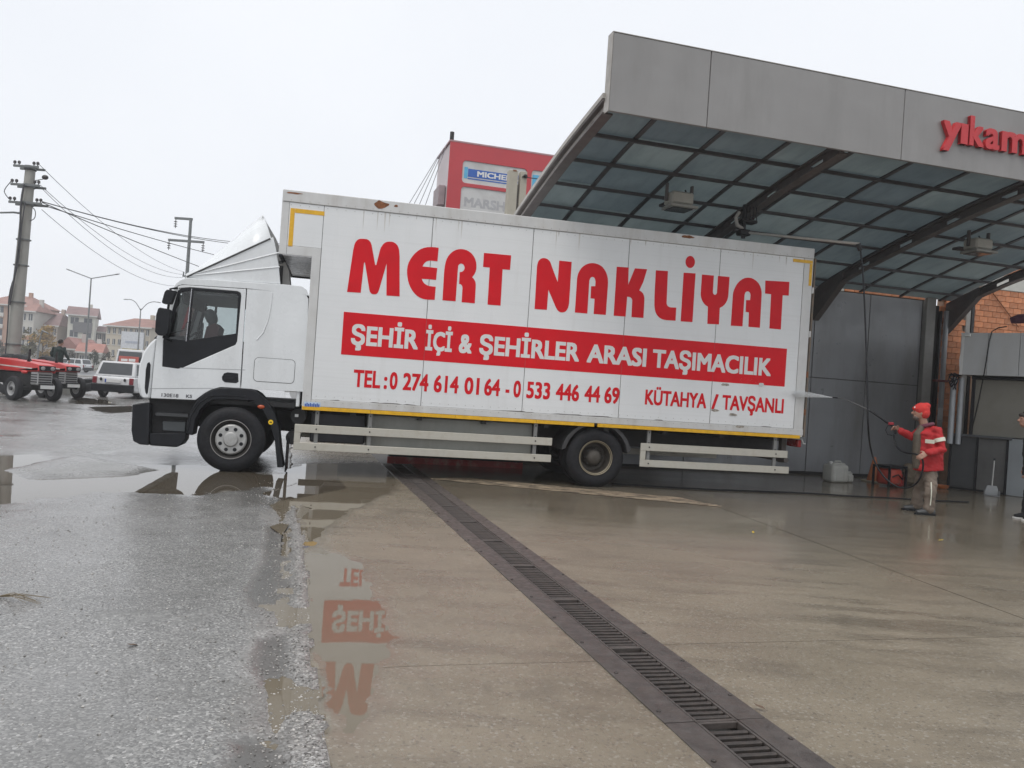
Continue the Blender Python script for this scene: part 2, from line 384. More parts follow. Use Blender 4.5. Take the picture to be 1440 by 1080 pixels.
# puddles: still water lying in the hollows
t = NT('puddle_water'); n = t.noise(.9, 4)
t.set(Base_Color=t.mix(n, (.075, .062, .046), (.10, .085, .064)), Roughness=.015, IOR=1.33); t.l(t.bump(t.noise(3.2, 2, .4), .02, .01), t.b.inputs['Normal']); t.b.inputs['Specular IOR Level'].default_value = .5
MW1 = t.m
t = NT('puddle_shallow'); t.set(Base_Color=t.mix(t.noise(1.4, 5), (.140, .118, .085), (.185, .158, .118)), Roughness=.02, IOR=1.33); t.l(t.bump(t.noise(5, 2, .4), .03, .01), t.b.inputs['Normal']); MW2 = t.m
for ip, (poly, d) in enumerate(PUDW):
    P = np.array(poly); c = P.mean(0)
    x0, y0 = P.min(0) - .35; x1, y1 = P.max(0) + .35
    me = bpy.data.meshes.new('puddle'); z = WATER - .0009 * ip
    # outline grown outwards so that the shore is where the hollow meets the water
    nv = len(P); out = []
    for i in range(nv):
        a, b, cc = P[i - 1], P[i], P[(i + 1) % nv]; d1 = b - a; d2 = cc - b
        nn = np.array([d1[1], -d1[0]]) / (np.hypot(*d1) + 1e-9) + np.array([d2[1], -d2[0]]) / (np.hypot(*d2) + 1e-9); nn /= np.hypot(*nn) + 1e-9
        area = sum(P[k][0] * P[(k + 1) % nv][1] - P[(k + 1) % nv][0] * P[k][1] for k in range(nv))
        gw = .8 if ip == 0 else .22; out.append(b + nn * (gw if area > 0 else -gw))
    b = B(); tri = tessellate_polygon([[Vector((p[0], p[1], 0)) for p in out]])
    b.add([UW(p[0], p[1], z) for p in out], tri); bo = b.obj('puddle', MW2 if ip in (1, 2, 3) else MW1); tag(bo, kind='structure')
    if sum(1 for q in bo.data.polygons if q.normal.z > 0) < len(bo.data.polygons) / 2: bo.data.flip_normals()

# concrete
t = NT('concrete_wet')
n1 = t.noise(.55, 6, .62); n2 = t.noise(6, 5, .7); n3 = t.noise(1.6, 5, .6, stretch=(.5, 2.2, 1)); sp = t.voro(85, out='Color'); ss = t.n('ShaderNodeSeparateColor'); t.l(sp, ss.inputs[0])
c = t.mix(t.mr(n1, .3, .7), (.195, .162, .115), (.300, .255, .190)); c = t.mix(t.mr(n2, .3, .75, 0, .5), c, (.25, .21, .155))
c = t.mix(t.mr(n3, .46, .68, 0, .72), c, (.135, .112, .082)); c = t.mix(t.mr(ss.outputs[0], .86, .96, 0, .55), c, (.40, .37, .32)); c = t.mix(t.mr(ss.outputs[1], .88, .98, 0, .5), c, (.075, .065, .055))
stn = t.noise(1.1, 6, .7, dist=1.2); c = t.mix(t.mr(stn, .54, .70, 0, .62), c, (.125, .105, .08)); oil = t.noise(3.3, 5, .6, dist=.8); c = t.mix(t.mr(oil, .66, .74, 0, .5), c, (.07, .06, .05))
film = t.mr(t.math('ADD', t.math('MULTIPLY', n1, .5), t.math('MULTIPLY', n3, .5)), .42, .60)      # water film: smoother patches
yy = t.n('ShaderNodeAttribute', attribute_name='film'); fl = t.math('MAXIMUM', t.math('MULTIPLY', film, .55), yy.outputs['Fac'])
t.set(Base_Color=t.mix(t.math('MULTIPLY', fl, .62), c, (.112, .097, .073)), Roughness=t.mr(fl, 0, 1, .42, .10)); t.b.inputs['Specular IOR Level'].default_value = .55  # film darkens as wet concrete does, and deepened in place of canopy shade
hb = t.math('ADD', t.noise(75, 4, .75), t.math('MULTIPLY', t.noise(14, 4, .6), .8))
t.l(t.bump(hb, t.mr(fl, 0, 1, .75, .04), .006), t.b.inputs['Normal']); MC = t.m
def z_strip(u, v):
    z = .004 * fbm(u, v, 1.1, 4, 41) + .005 * fbm(u, v * .6, 11, 4, 42)
    for poly, d in PUDW[:2]:
        s = sdf(u, v, poly) + .16 * fbm(u, v, 2.3, 5, 43) + .14 * fbm(u, v * .5, 15, 4, 44); z = z - .020 * sm(-.20, .22, s)
    return np.where(u < edge_u(v) - .03, -.06, z)
DU0, DU1 = 1.71, 2.21                               # drain frame outer edges
strip_u = np.linspace(.0, DU0 - .004, 70)
sv_ = axis(.9, 24, .018, 1.0085, .3)
def f_film(u, v, z): return np.clip(sm(.010, -.010, z) * .9, 0, 1)
# slab joints across the strip and the bay floor
CR = [4.05, 7.6, 11.6, 15.2]
st = [v for v in CR]
def strip_slab(a, b):
    vv = sv_[(sv_ > a + .002) & (sv_ < b - .002)]; vv = np.concatenate([[a + .002], vv, [b - .002]])
    return grid_mesh('concrete_slab', strip_u, vv, z_strip, {'film': f_film})
pad = thing('wash_pad', None, None, UW(0, 0)); del_keys = [k for k in pad.keys()]; tag(pad, kind='structure')
for a, b in zip([.9] + CR, CR + [24]): link('concrete_slab', strip_slab(a, b), MC, pad)
def film_shade_bay(u, v, z):  # stronger to the far right: wetter, with shade put into its colour
    far = sm(5.0, 9.5, v + .45 * (u - 4) + 1.6 * fbm(u, v, .8, 4, 61)); st = sm(.05, .22, fbm(u * .6 + v * .2, v, 1.6, 4, 62)) * .5
    return np.clip(.25 + .62 * far + st * .4, 0, 1)
def z_bay(u, v): return .0022 * fbm(u, v, 1.0, 3, 63) - .001
JL = [(6.04, 12.38), (5.29, 4.69)]; js = (JL[0][0] - JL[1][0]) / (JL[0][1] - JL[1][1])
def ju(v): return JL[1][0] + js * (v - JL[1][1])
def bay_slab(a, b, side):
    vv = np.unique(np.concatenate([np.arange(a + .002, b - .002, .09), [b - .002]])); n = 60 if side == 0 else 110
    L0 = np.linspace(0, 1, n); U0 = []; 
    Vg, Lg = np.meshgrid(vv, L0, indexing='ij'); 
    if side == 0: U = DU1 + .004 + (ju(Vg) - .005 - DU1 - .004) * Lg
    else: U = ju(Vg) + .005 + (24 - ju(Vg)) * Lg ** 1.3
    Z = z_bay(U, Vg); X = U * Fv.x + Vg * Ev.x; Y = U * Fv.y + Vg * Ev.y; co = np.stack([X, Y, Z], -1).reshape(-1, 3)
    nv, nu = U.shape; i = np.arange(nu * nv).reshape(nv, nu); q = np.stack([i[:-1, :-1], i[:-1, 1:], i[1:, 1:], i[1:, :-1]], -1).reshape(-1, 4)
    me = bpy.data.meshes.new('concrete_slab'); me.from_pydata(co.tolist(), [], q.tolist()); me.polygons.foreach_set('use_smooth', [True] * len(me.polygons))
    at_ = me.attributes.new('film', 'FLOAT', 'POINT'); at_.data.foreach_set('value', film_shade_bay(U, Vg, Z).astype(np.float32).ravel()); me.update(); return me
for a, b in zip([.9, 4.3, 8.2, 12.1], [4.3, 8.2, 12.1, 16.0]):
    for sd_ in (0, 1): link('concrete_slab', bay_slab(a, b, sd_), MC, pad)
b = B(); b.box(-.2, .9, -.09, 1.69, 24, -.055); b.box(2.22, .9, -.09, 24, 16, -.03); b.obj('slab_bed', mk('joint_dirt', (.045, .04, .034), .8), pad); pad.rotation_euler = (0, 0, 0)
for ch in list(pad.children):
    if ch.name.startswith('slab_bed'): ch.rotation_euler = (0, 0, YB)

# terrain sheet to the horizon
t = NT('far_ground'); t.set(Base_Color=t.mix(t.noise(.08, 6), (.07, .068, .065), (.12, .115, .105)), Roughness=.45)
b = B(); b.add([(-900, -300, -.06), (900, -300, -.06), (900, 1500, -.06), (-900, 1500, -.06)], [(0, 1, 2, 3)]); tag(b.obj('ground', t.m), kind='structure')

# drain channel: steel frame flats, grate sections with bars
dr = bthing('drain_channel', 'long rusty steel drain channel with slotted grate set across the wet concrete', 'drain', DU0, 0)
MR = mk('drain_steel', (.090, .078, .072), .48, .3, .3, 9, .5, 120, .14, dirt=(.095, .070, .055), dscale=6, damt=.5)
MBAR = mk('grate_bar', (.060, .052, .048), .5, .4, .35, 20, .4, 150, .15, dirt=(.10, .075, .055), dscale=9, damt=.5)
V0, V1 = 1.2, 13.9; seg = 1.02
k = 0; v = V0
while v < V1:
    v2 = min(v + seg * 2, V1)
    b = B(); b.box(.0, v + .004, -.01, .145, v2 - .004, .006, .002); fo_ = b.obj('frame_flat', MR, dr); fo_.location.z = random.uniform(-.003, .002); fo_.location.x = random.uniform(-.004, .002)
    b = B(); b.box(.358, v + .004, -.01, .50, v2 - .004, .006, .002); b.obj('frame_flat', MR, dr)
    v = v2
v = V0
bar = B(); bar.box(-.0905, -.012, -.028, .0905, .012, .0, .004); barm = bar.mesh('bar')
nb = 0
while v < V1 - .05:
    v2 = min(v + seg, V1)
    b = B(); b.box(.148, v + .003, -.03, .160, v2 - .003, .003, .002); b.box(.343, v + .003, -.03, .355, v2 - .003, .003, .002); b.box(.161, v + .003, -.028, .342, v + .02, .002, .002); b.box(.161, v2 - .02, -.028, .342, v2 - .003, .002, .002)
    g = b.obj('grate', MR, dr); g.location.z = random.uniform(-.004, .001)
    n = int((v2 - v - .05) / .054)
    for i in range(n):
        x = link('bar', barm, MBAR, g, loc=(.2515, v + .05 + i * .054, .001 + random.uniform(-.0015, .0015))); x.rotation_euler = (0, random.uniform(-.01, .01), random.uniform(-.012, .012)); nb += 1
    v = v2
bolt = B(); bolt.lathe([(.011, 0), (.011, .004), (.006, .007)], 8); boltm = bolt.mesh('bolt')
for i in range(26):
    link('bolt', boltm, MBAR, dr, loc=(.025, 1.4 + i * .49, .006)); link('bolt', boltm, MBAR, dr, loc=(.478, 1.55 + i * .49, .006))
b = B(); b.box(.16, V0, -.30, .39, V1, -.28); b.box(.14, V0, -.28, .15, V1, -.012); b.box(.352, V0, -.28, .365, V1, -.012); b.obj('trough', mk('drain_dark', (.02, .018, .016), .5), dr)

# loose stones lying on the asphalt
b = B(); ico = [(-.53, 0, .85), (.53, 0, .85), (-.53, 0, -.85), (.53, 0, -.85), (0, .85, .53), (0, .85, -.53), (0, -.85, .53), (0, -.85, -.53), (.85, .53, 0), (-.85, .53, 0), (.85, -.53, 0), (-.85, -.53, 0)]
icf = [(0, 4, 1), (0, 9, 4), (9, 5, 4), (4, 5, 8), (4, 8, 1), (8, 10, 1), (8, 3, 10), (5, 3, 8), (5, 2, 3), (2, 7, 3), (7, 10, 3), (7, 6, 10), (7, 11, 6), (11, 0, 6), (0, 1, 6), (6, 1, 10), (9, 0, 11), (9, 11, 2), (9, 2, 5), (7, 2, 11)]
NS = 9000
pv = .0 + 2.3 + RNG.random(NS) ** 1.6 * 9; pu = np.where(RNG.random(NS) < .55, edge_u(pv) - .02 - np.abs(RNG.normal(0, .16, NS)), .2 - RNG.random(NS) ** 1.1 * 5.2)
ok = (pu < edge_u(pv)); pu = pu[ok]; pv = pv[ok]; pz = height(pu, pv)
IC = np.array(ico); vv_ = []; ff_ = []
for u_, v_, z_ in zip(pu, pv, pz):
    if z_ < WATER - .006: continue
    s_ = .0028 + .0055 * random.random() ** 2.5; p = UW(u_, v_, z_ + s_ * .25); kx = len(vv_) * 12
    M = IC * (s_ * np.array([1, random.uniform(.6, 1), random.uniform(.4, .7)])) * RNG.uniform(.8, 1.2, (12, 1)); a = random.random() * 6.28; ca, sa = math.cos(a), math.sin(a)
    M = np.stack([M[:, 0] * ca - M[:, 1] * sa, M[:, 0] * sa + M[:, 1] * ca, M[:, 2]], 1) + np.array(p); vv_.append(M); ff_ += [(kx + i, kx + j, kx + l) for i, j, l in icf]
me = bpy.data.meshes.new('gravel'); me.from_pydata(np.concatenate(vv_).tolist(), [], ff_); me.update()
t = NT('stone'); vcol = t.voro(40, out='Color'); sp = t.n('ShaderNodeSeparateColor'); t.l(vcol, sp.inputs[0]); t.set(Base_Color=t.mix(sp.outputs[0], (.09, .085, .08), (.48, .46, .43)), Roughness=.35)
tag(link('gravel', me, t.m), 'loose pale chippings scattered over the asphalt beside the concrete edge', 'gravel', kind='stuff')

# streak of wet mud and grit washed out under the lorry
t = NT('grit'); n = t.noise(11, 6, .75, stretch=(.35, 1.3, 1)); t.set(Base_Color=t.mix(t.mr(n, .42, .60), (.05, .042, .034), (.44, .35, .245)), Roughness=.5); t.l(t.bump(n, .8, .02), t.b.inputs['Normal'])
us_ = np.linspace(0, 1, 260); b = B(); top = [(608, 673), (640, 676), (800, 690), (1000, 710), (1010, 712)]; A0 = Vector(guw(606, 674)); A1 = Vector(guw(1015, 713))
vsM = []; fsM = []; nM = 14
for i, s_ in enumerate(us_):
    wdt = .62 * (math.sin(min(1, s_ * 6) * math.pi / 2)) * (.75 + .5 * float(fbm(np.array([s_ * 9.]), np.array([2.]), 1, 4, 3)[0] + .5)) * (1 if s_ < .9 else (1 - s_) * 10 + .02)
    for j in range(nM):
        q = j / (nM - 1); c0 = A0.lerp(A1, s_); e = .05 * float(fbm(np.array([s_ * 30.]), np.array([j * .3]), 1, 3, 4)[0])
        u_ = c0.x + .25 * q * wdt; v_ = c0.y + q * wdt + e; zz = .004 + .012 * math.sin(q * math.pi) * (.5 + random.random() * .7); vsM.append(UW(u_, v_, zz))
for i in range(len(us_) - 1):
    for j in range(nM - 1): fsM.append((i * nM + j, i * nM + j + 1, (i + 1) * nM + j + 1, (i + 1) * nM + j))
b.add(vsM, fsM); g = b.obj('mud', t.m, smooth=60); tag(g, 'pale brown grit and mud washed out beside the rear wheel', 'mud', kind='stuff')
# ================================================================== LORRY  (local x: towards the rear, y: away from camera, z up)
M_CAB = mk('cab_paint', (.72, .74, .75), .28, 0, .04, 2, 0, 0, .08, .5, dirt=(.42, .42, .41), dscale=2.5, damt=.25, streak=True)
t = NT('box_panel'); n1 = t.noise(1.2, 5); runs = t.noise(5.5, 5, .65, stretch=(1, 1, .07)); slat = t.noise(1.0, 3, .6, stretch=(.25, 1, 26)); spots = t.noise(22, 4, .7)
c = t.mix(t.mr(n1, .3, .7), (.70, .715, .72), (.76, .77, .775)); c = t.mix(t.mr(runs, .55, .76, 0, .24), c, (.52, .505, .48)); c = t.mix(t.mr(slat, .5, .75, 0, .22), c, (.56, .56, .55)); c = t.mix(t.mr(spots, .68, .78, 0, .5), c, (.34, .30, .25))
t.set(Base_Color=c, Roughness=t.mr(t.noise(3, 3), .3, .7, .28, .46)); t.l(t.bump(slat, .35, .004), t.b.inputs['Normal']); M_BOX = t.m
M_RAIL = mk('box_rail', (.58, .58, .57), .4, .1, .07, 3, .2, 60, .1, .5, dirt=(.34, .30, .25), dscale=3, damt=.45, streak=True)
M_RED = mk('vinyl_red', (.63, .005, .014), .45, 0, .07, 3, 0, 0, .08, .22)
M_WHITE = mk('vinyl_white', (.68, .68, .67), .4, 0, .05, 3)
M_YEL = mk('reflective_yellow', (.72, .40, .010), .35, 0, .14, 14)
M_BLK = mk('black_plastic', (.010, .011, .014), .45, 0, .3, 6, .15, 200, .12, .28)
M_DRK = mk('chassis_dark', (.012, .012, .013), .6, 0, .3, 5)
M_TYRE = mk('tyre_rubber', (.010, .0105, .013), .62, 0, .35, 12, .2, 180, .1, .3, dirt=(.04, .037, .034), dscale=8, damt=.3)
M_RIM = mk('rim_grey', (.42, .42, .41), .38, .3, .1, 8, .2, 100, .1, dirt=(.16, .14, .12), dscale=12, damt=.5)
M_RIMD = mk('rim_dark', (.022, .020, .018), .55, .2, .3, 9, .2, 80)
M_RIMR = mk('rim_rear', (.075, .066, .055), .55, .2, .3, 9, .2, 80, .1, dirt=(.03, .026, .022), dscale=6, damt=.6)
M_ALU = mk('guard_alu', (.50, .48, .42), .42, .25, .10, 5, .15, 90, .1, dirt=(.26, .22, .16), dscale=5, damt=.5)
M_TANK = mk('tool_box', (.22, .225, .205), .5, .1, .12, 2.5, .15, 40, .1, dirt=(.13, .12, .10), dscale=2.5, damt=.6, streak=True)
M_GREY = mk('cab_trim_grey', (.20, .20, .205), .6, 0, .1, 8)
M_SEAM = mk('seam_dark', (.06, .06, .06), .7)
M_GL = glass('cab_glass', (.80, .83, .83)); M_GLD = mk('dark_glass', (.02, .022, .024), .08)
M_AMB = mk('amber_lens', (.40, .07, .02), .2); M_RUST = mk('rust', (.20, .075, .028), .8, 0, .5, 30, .5, 90)
M_SEAT = mk('seat_cloth', (.16, .06, .065), .85); M_HEADR = mk('headrest', (.16, .165, .17), .8)
truck = thing('box_lorry', 'white removal lorry with long box body and big red lettering, parked across the wash bay', 'lorry', Nv * N0, YT)
L = lambda pts, dn=0.: [tp(x, y, dn) for x, y in pts]
XL0, XL1, ZB, ZT, BW = -.48, 7.29, .92, 3.97, 2.5
znose = tp(396, 357)[1]; XN = -.93
JX = [-.36, 1.18, 2.68, 4.185, 5.685, 7.13]
# ---- box body core
b = B(); poly = [(XL0 + .01, ZB + .05), (XL1 - .02, ZB + .05), (XL1 - .02, ZT - .02), (XN + .02, ZT - .02), (XN + .02, znose + .01), (XL0 + .01, znose + .01)]
b.plate([poly], XZ(0), .012, BW - .012); b.obj('box_body', M_SEAM, truck)
def sp(name, x0, z0, x1, z1, mat, y=0., th=.012, bv=.003, par=truck): b = B(); b.box(x0, y, z0, x1, y + th, z1, bv); return b.obj(name, mat, par)
for a, c in zip(JX[:-1], JX[1:]):
    sp('side_panel', a + .003, 1.075, c - .003, 3.80, M_BOX)
    sp('side_panel', a + .003, 1.075, c - .003, 3.80, M_BOX, BW - .012)
nx = tp(449, 300)[0]
sp('side_panel', XN + .10, znose + .13, JX[0] - .003, 3.80, M_BOX, 0)
sp('corner_post', XL0, ZB + .001, JX[0] - .003, znose + .125, M_RAIL, -.004, .02); sp('nose_post', XN, znose, XN + .097, 3.80, M_RAIL, -.004, .02)
sp('nose_sill', XN + .1, znose, JX[0] - .003, znose + .127, M_RAIL, -.003, .018)
sp('rear_post', JX[-1] + .002, ZB + .03, XL1, 3.80, M_RAIL, -.006, .022)
sp('top_rail', XN, 3.803, XL1 + .005, ZT, M_RAIL, -.014, .03, .008); sp('bottom_rail', JX[0], .975, XL1 + .01, 1.072, M_RAIL, -.010, .03, .004)
for ys in (BW - .016,): sp('top_rail', XN, 3.803, XL1, ZT, M_RAIL, ys, .03, .008); sp('bottom_rail', XL0, .975, XL1, 1.072, M_RAIL, ys, .03, .004)
b = B(); b.box(XN + .0, .02, ZT - .022, XL1, BW - .02, ZT - .008); b.obj('roof_sheet', M_BOX, truck)
b = B(); b.box(XN - .004, .004, znose + .006, XN + .016, BW - .004, ZT - .01); b.obj('front_panel', M_BOX, truck)
b = B(); b.box(XL0 - .004, .004, ZB + .06, XL0 + .008, BW - .004, znose - .001); b.obj('front_panel', M_BOX, truck)
b = B(); b.box(XN, .004, znose - .012, XL0 + .01, BW - .004, znose + .004); b.obj('nose_underside', mk('nose_under', (.56, .56, .57), .25), truck)
for yy in (.0, .06): pass
for (z0, z1) in ((znose - .035, znose + .002),): 
    b = B(); b.box(XN, -.002, z0, XN + .05, BW, z0 + .03, .004); b.box(XN + .052, BW - .05, z0, XL0 - .01, BW, z0 + .03, .004); b.obj('nose_frame', M_BLK, truck)
# rear doors and frame
b = B(); b.box(XL1 - .019, .03, ZB + .06, XL1 + .02, BW / 2 - .004, 3.80, .006); b.obj('rear_door', M_BOX, truck); b = B(); b.box(XL1 - .019, BW / 2 + .004, ZB + .06, XL1 + .02, BW - .03, 3.80, .006); b.obj('rear_door', M_BOX, truck)
for z in (1.35, 1.95, 2.6, 3.3):
    b = B(); b.box(XL1 + .004, -.014, z - .05, XL1 + .035, .03, z + .05, .006); b.obj('hinge', M_RUST if z < 2 else M_RAIL, truck)
b = B(); b.box(XL1 + .022, -.008, .95, XL1 + .05, .05, 3.82, .004); b.obj('rear_gasket', mk('gasket', (.16, .135, .11), .8, dirt=(.25, .15, .08), dscale=8), truck)
# seam beads with drip dirt
for x in JX[1:-1]: sp('seam_strip', x - .0028, 1.08, x + .0028, 3.795, mk('seam_dirt', (.12, .115, .11), .7, 0, .6, 7), -.0005, .004, 0)
# yellow reflective tape
xs = XL0 + .0; i = 0
while xs < XL1 - .1:
    x2 = min(xs + (1.22 if i % 3 else .95), XL1 - .005); sp('reflective_tape', xs + .004, ZB, x2 - (.0 if i != 3 else .05), ZB + .052, M_YEL, -.013, .03, .002); xs = x2; i += 1
sp('reflective_tape', XN + .115, 3.60 - .42, XN + .175, 3.72, M_YEL, -.003, .004, 0); sp('reflective_tape', XN + .178, 3.66, XN + .178 + .40, 3.72, M_YEL, -.003, .004, 0)
sp('reflective_tape', XL1 - .065, 3.79 - .42, XL1 - .015, 3.72, M_YEL, -.009, .004, 0); sp('reflective_tape', XL1 - .36, 3.725, XL1 - .015, 3.775, M_YEL, -.0095, .004, 0)
def rag(cx, cz, w_, h_, n=14): return [(cx + w_ * (.75 + .5 * random.random()) * math.cos(6.283 * i / n), cz + h_ * (.7 + .6 * random.random()) * math.sin(6.283 * i / n)) for i in range(n)]
for (px, py, w_, h_) in ((535, 288, .11, .05), (967, 333.5, .10, .025), (557, 290, .03, .015), (414, 272, .10, .012)):
    x, z = tp(px, py); b = B(); b.plate([rag(x, z, w_, h_)], XZ(-.0165), 0, .003); b.obj('rust_patch', M_RUST, truck)
for (px, py) in ((1030, 583), (1040, 600), (1020, 541), (1005, 577)):
    x, z = tp(px, py); b = B(); b.plate([rag(x, z, .07, .02)], XZ(-.0035 if py < 580 else -.012), 0, .002); b.obj('scuff', mk('scuff', (.30, .27, .23), .7, 0, .5, 30), truck)
b = B(); b.plate([rag(*tp(1070, 541), .05, .03)], XZ(-.010), 0, .003); b.obj('patch_plate', M_RAIL, truck)

# ---- lettering
def glyph(ox, oy, pts, s=140 / 1440.):
    P = L([(ox + x * s, oy + y * s) for x, y in pts]); b = B(); b.plate([P], XZ(-.003), 0, .0025); o = b.obj('letter', M_RED, truck); return o
G = [(480, 325, [(82, 880), (150, 420), (170, 280), (190, 195), (205, 160), (225, 135), (245, 120), (270, 112), (330, 112), (370, 117), (395, 130), (412, 147), (425, 165), (437, 200), (445, 240), (490, 490), (505, 490), (560, 270), (572, 238), (590, 210), (612, 182), (640, 162), (668, 154), (700, 152), (735, 154), (765, 165), (790, 182), (812, 207), (826, 238), (836, 275), (843, 360), (843, 945), (652, 932), (655, 470), (545, 850), (536, 875), (525, 895), (510, 908), (490, 915), (455, 913), (438, 906), (425, 895), (412, 875), (405, 850), (340, 450), (328, 460), (280, 892)]),
 (480, 325, [(1408, 242), (1360, 234), (1300, 230), (1245, 232), (1200, 241), (1153, 258), (1110, 284), (1067, 320), (1030, 362), (1000, 405), (975, 452), (958, 505), (950, 560), (950, 610), (955, 662), (965, 717), (981, 770), (1003, 820), (1030, 865), (1063, 906), (1100, 940), (1138, 964), (1180, 980), (1220, 988), (1260, 992), (1350, 995), (1365, 805), (1300, 798), (1268, 793), (1240, 783), (1213, 767), (1190, 745), (1174, 719), (1163, 690), (1260, 695), (1370, 707), (1387, 535), (1280, 522), (1175, 512), (1187, 484), (1205, 460), (1226, 442), (1250, 432), (1278, 428), (1310, 428), (1390, 438)]),
 (600, 335, [(228, 898), (250, 520), (256, 450), (265, 390), (275, 343), (290, 300), (312, 260), (340, 225), (368, 200), (400, 180), (435, 165), (470, 158), (505, 157), (540, 162), (577, 173), (610, 190), (642, 214), (670, 245), (692, 280), (708, 320), (717, 358), (720, 400), (718, 442), (709, 482), (690, 522), (658, 565), (680, 586), (695, 610), (706, 638), (710, 670), (709, 715), (695, 942), (505, 925), (518, 720), (514, 695), (505, 677), (490, 665), (468, 660), (478, 490), (502, 488), (520, 480), (538, 463), (548, 440), (548, 417), (540, 395), (527, 378), (510, 369), (495, 367), (480, 371), (465, 382), (455, 400), (440, 600), (418, 912)]),
 (600, 335, [(828, 212), (1222, 248), (1205, 458), (1098, 450), (1068, 975), (880, 960), (912, 425), (815, 415)]),
 (740, 350, [(120, 870), (155, 260), (161, 222), (170, 190), (185, 165), (205, 146), (228, 136), (255, 133), (285, 138), (310, 150), (332, 170), (350, 195), (375, 270), (455, 480), (478, 170), (657, 188), (620, 780), (614, 818), (605, 850), (590, 881), (570, 904), (546, 916), (520, 920), (494, 916), (470, 904), (448, 881), (430, 850), (400, 780), (320, 590), (298, 882)]),
 (740, 350, [(703, 920), (735, 430), (742, 389), (755, 350), (775, 310), (800, 275), (833, 246), (870, 224), (910, 210), (950, 205), (990, 208), (1030, 219), (1067, 236), (1100, 260), (1130, 297), (1155, 340), (1170, 383), (1180, 430), (1182, 480), (1180, 540), (1150, 955), (975, 942), (988, 722), (930, 715), (938, 540), (998, 540), (1002, 470), (997, 440), (985, 418), (971, 408), (955, 405), (938, 411), (925, 425), (912, 460), (883, 935)]),
 (850, 355, [(133, 915), (178, 207), (350, 218), (342, 470), (440, 230), (617, 243), (560, 430), (503, 550), (532, 566), (555, 590), (570, 622), (577, 660), (577, 700), (563, 948), (390, 935), (402, 690), (394, 668), (380, 653), (358, 643), (328, 640), (305, 928)]),
 (850, 355, [(743, 258), (917, 270), (898, 740), (906, 763), (920, 780), (938, 790), (960, 795), (1038, 798), (1027, 988), (900, 980), (862, 974), (830, 964), (797, 945), (770, 919), (749, 887), (735, 850), (726, 806), (722, 760), (725, 600)]),
 (850, 355, [(1145, 293), (1317, 303), (1272, 1008), (1102, 997)]),
 (850, 355, [(1240 + 68 * math.cos(a * .2618), 138 + 88 * math.sin(a * .2618)) for a in range(24)]),
 (980, 370, [(73, 165), (245, 180), (230, 420), (235, 440), (245, 453), (258, 459), (272, 456), (283, 447), (290, 430), (305, 185), (472, 200), (455, 450), (450, 492), (440, 530), (423, 567), (400, 600), (368, 628), (330, 648), (318, 887), (150, 878), (160, 632), (127, 610), (100, 582), (79, 548), (65, 512), (57, 475), (55, 440)]),
 (980, 370, [(490, 905), (520, 460), (527, 418), (540, 380), (562, 333), (590, 290), (623, 256), (660, 230), (700, 214), (740, 210), (782, 215), (820, 230), (857, 256), (890, 290), (914, 333), (930, 380), (936, 425), (935, 470), (910, 935), (745, 922), (752, 712), (705, 705), (712, 535), (770, 535), (776, 460), (770, 435), (758, 419), (745, 411), (730, 408), (713, 414), (700, 426), (688, 460), (658, 915)]),
 (980, 370, [(990, 252), (1337, 272), (1327, 470), (1240, 465), (1213, 960), (1048, 945), (1073, 450), (985, 440)])]
for g in G: glyph(*g)
bt = [tp(483.7, 439.6), tp(1107, 489.4), tp(1103.3, 542.8), tp(478.7, 499.4)]
zb0 = (bt[2][1] + bt[3][1]) / 2; zb1 = (bt[0][1] + bt[1][1]) / 2; xb0 = (bt[0][0] + bt[3][0]) / 2; xb1 = (bt[1][0] + bt[2][0]) / 2
cuts = [xb0] + [x for x in JX if xb0 < x < xb1] + [xb1]
for a, c in zip(cuts[:-1], cuts[1:]): sp('banner', a + .002, zb0, c - .002, zb1, M_RED, -.0028, .0026, 0)
zl = np.mean([tp(540, 487.7)[1], tp(1075, 527)[1]]); zh = np.mean([tp(540, 462.5)[1], tp(1075, 503.8)[1]])
for s_, x0, x1 in (('ŞEHİR', 493.6, 588), ('İÇİ', 598.3, 635.7), ('&', 645.3, 663.6), ('ŞEHİRLER', 674, 814.7), ('ARASI', 825.5, 909), ('TAŞIMACILIK', 917.6, 1084.5)):
    ym = 475 + (x0 - 493) * .068; text_part('lettering', s_, M_WHITE, truck, tp(x0, ym)[0], tp(x1, ym + (x1 - x0) * .068)[0], zl, zh - zl, -.0030, .036, .0025)
zl = np.mean([tp(500, 544)[1], tp(860, 566)[1]]); zh = np.mean([tp(500, 521.2)[1], tp(860, 544.6)[1]])
for s_, x0, x1 in (('TEL', 497, 535), (':', 540, 544.5), ('0', 548, 559), ('274', 566.7, 602.5), ('614', 610, 645), ('01', 653, 674), ('64', 681, 703.3), ('-', 711, 716.5), ('0', 722, 732.5), ('533', 740.5, 773.7), ('446', 781.7, 814.5), ('44', 822, 844), ('69', 850, 871)):
    ym = 533 + (x0 - 497) * .063; text_part('lettering', s_, M_RED, truck, tp(x0, ym)[0], tp(x1, ym + (x1 - x0) * .063)[0], zl, zh - zl, -.0005, .032, .0025)
zl = np.mean([tp(912, 568.5)[1], tp(1098, 580.6)[1]]); zh = np.mean([tp(912, 548.8)[1], tp(1098, 561.4)[1]])
for s_, x0, x1 in (('KÜTAHYA', 907.3, 993.5), ('/', 1000.8, 1010), ('TAVŞANLI', 1015.7, 1102)):
    ym = 558 + (x0 - 907) * .066; text_part('lettering', s_, M_RED, truck, tp(x0, ym)[0], tp(x1, ym + (x1 - x0) * .066)[0], zl, zh - zl, -.0005, .032, .0025)
x0, z0 = tp(427, 573.5); x1, z1 = tp(451, 566); sp('maker_sticker', x0, z0, x1, z1, mk('sticker_pale', (.45, .55, .68), .4), -.0128, .003, 0)
b = B()
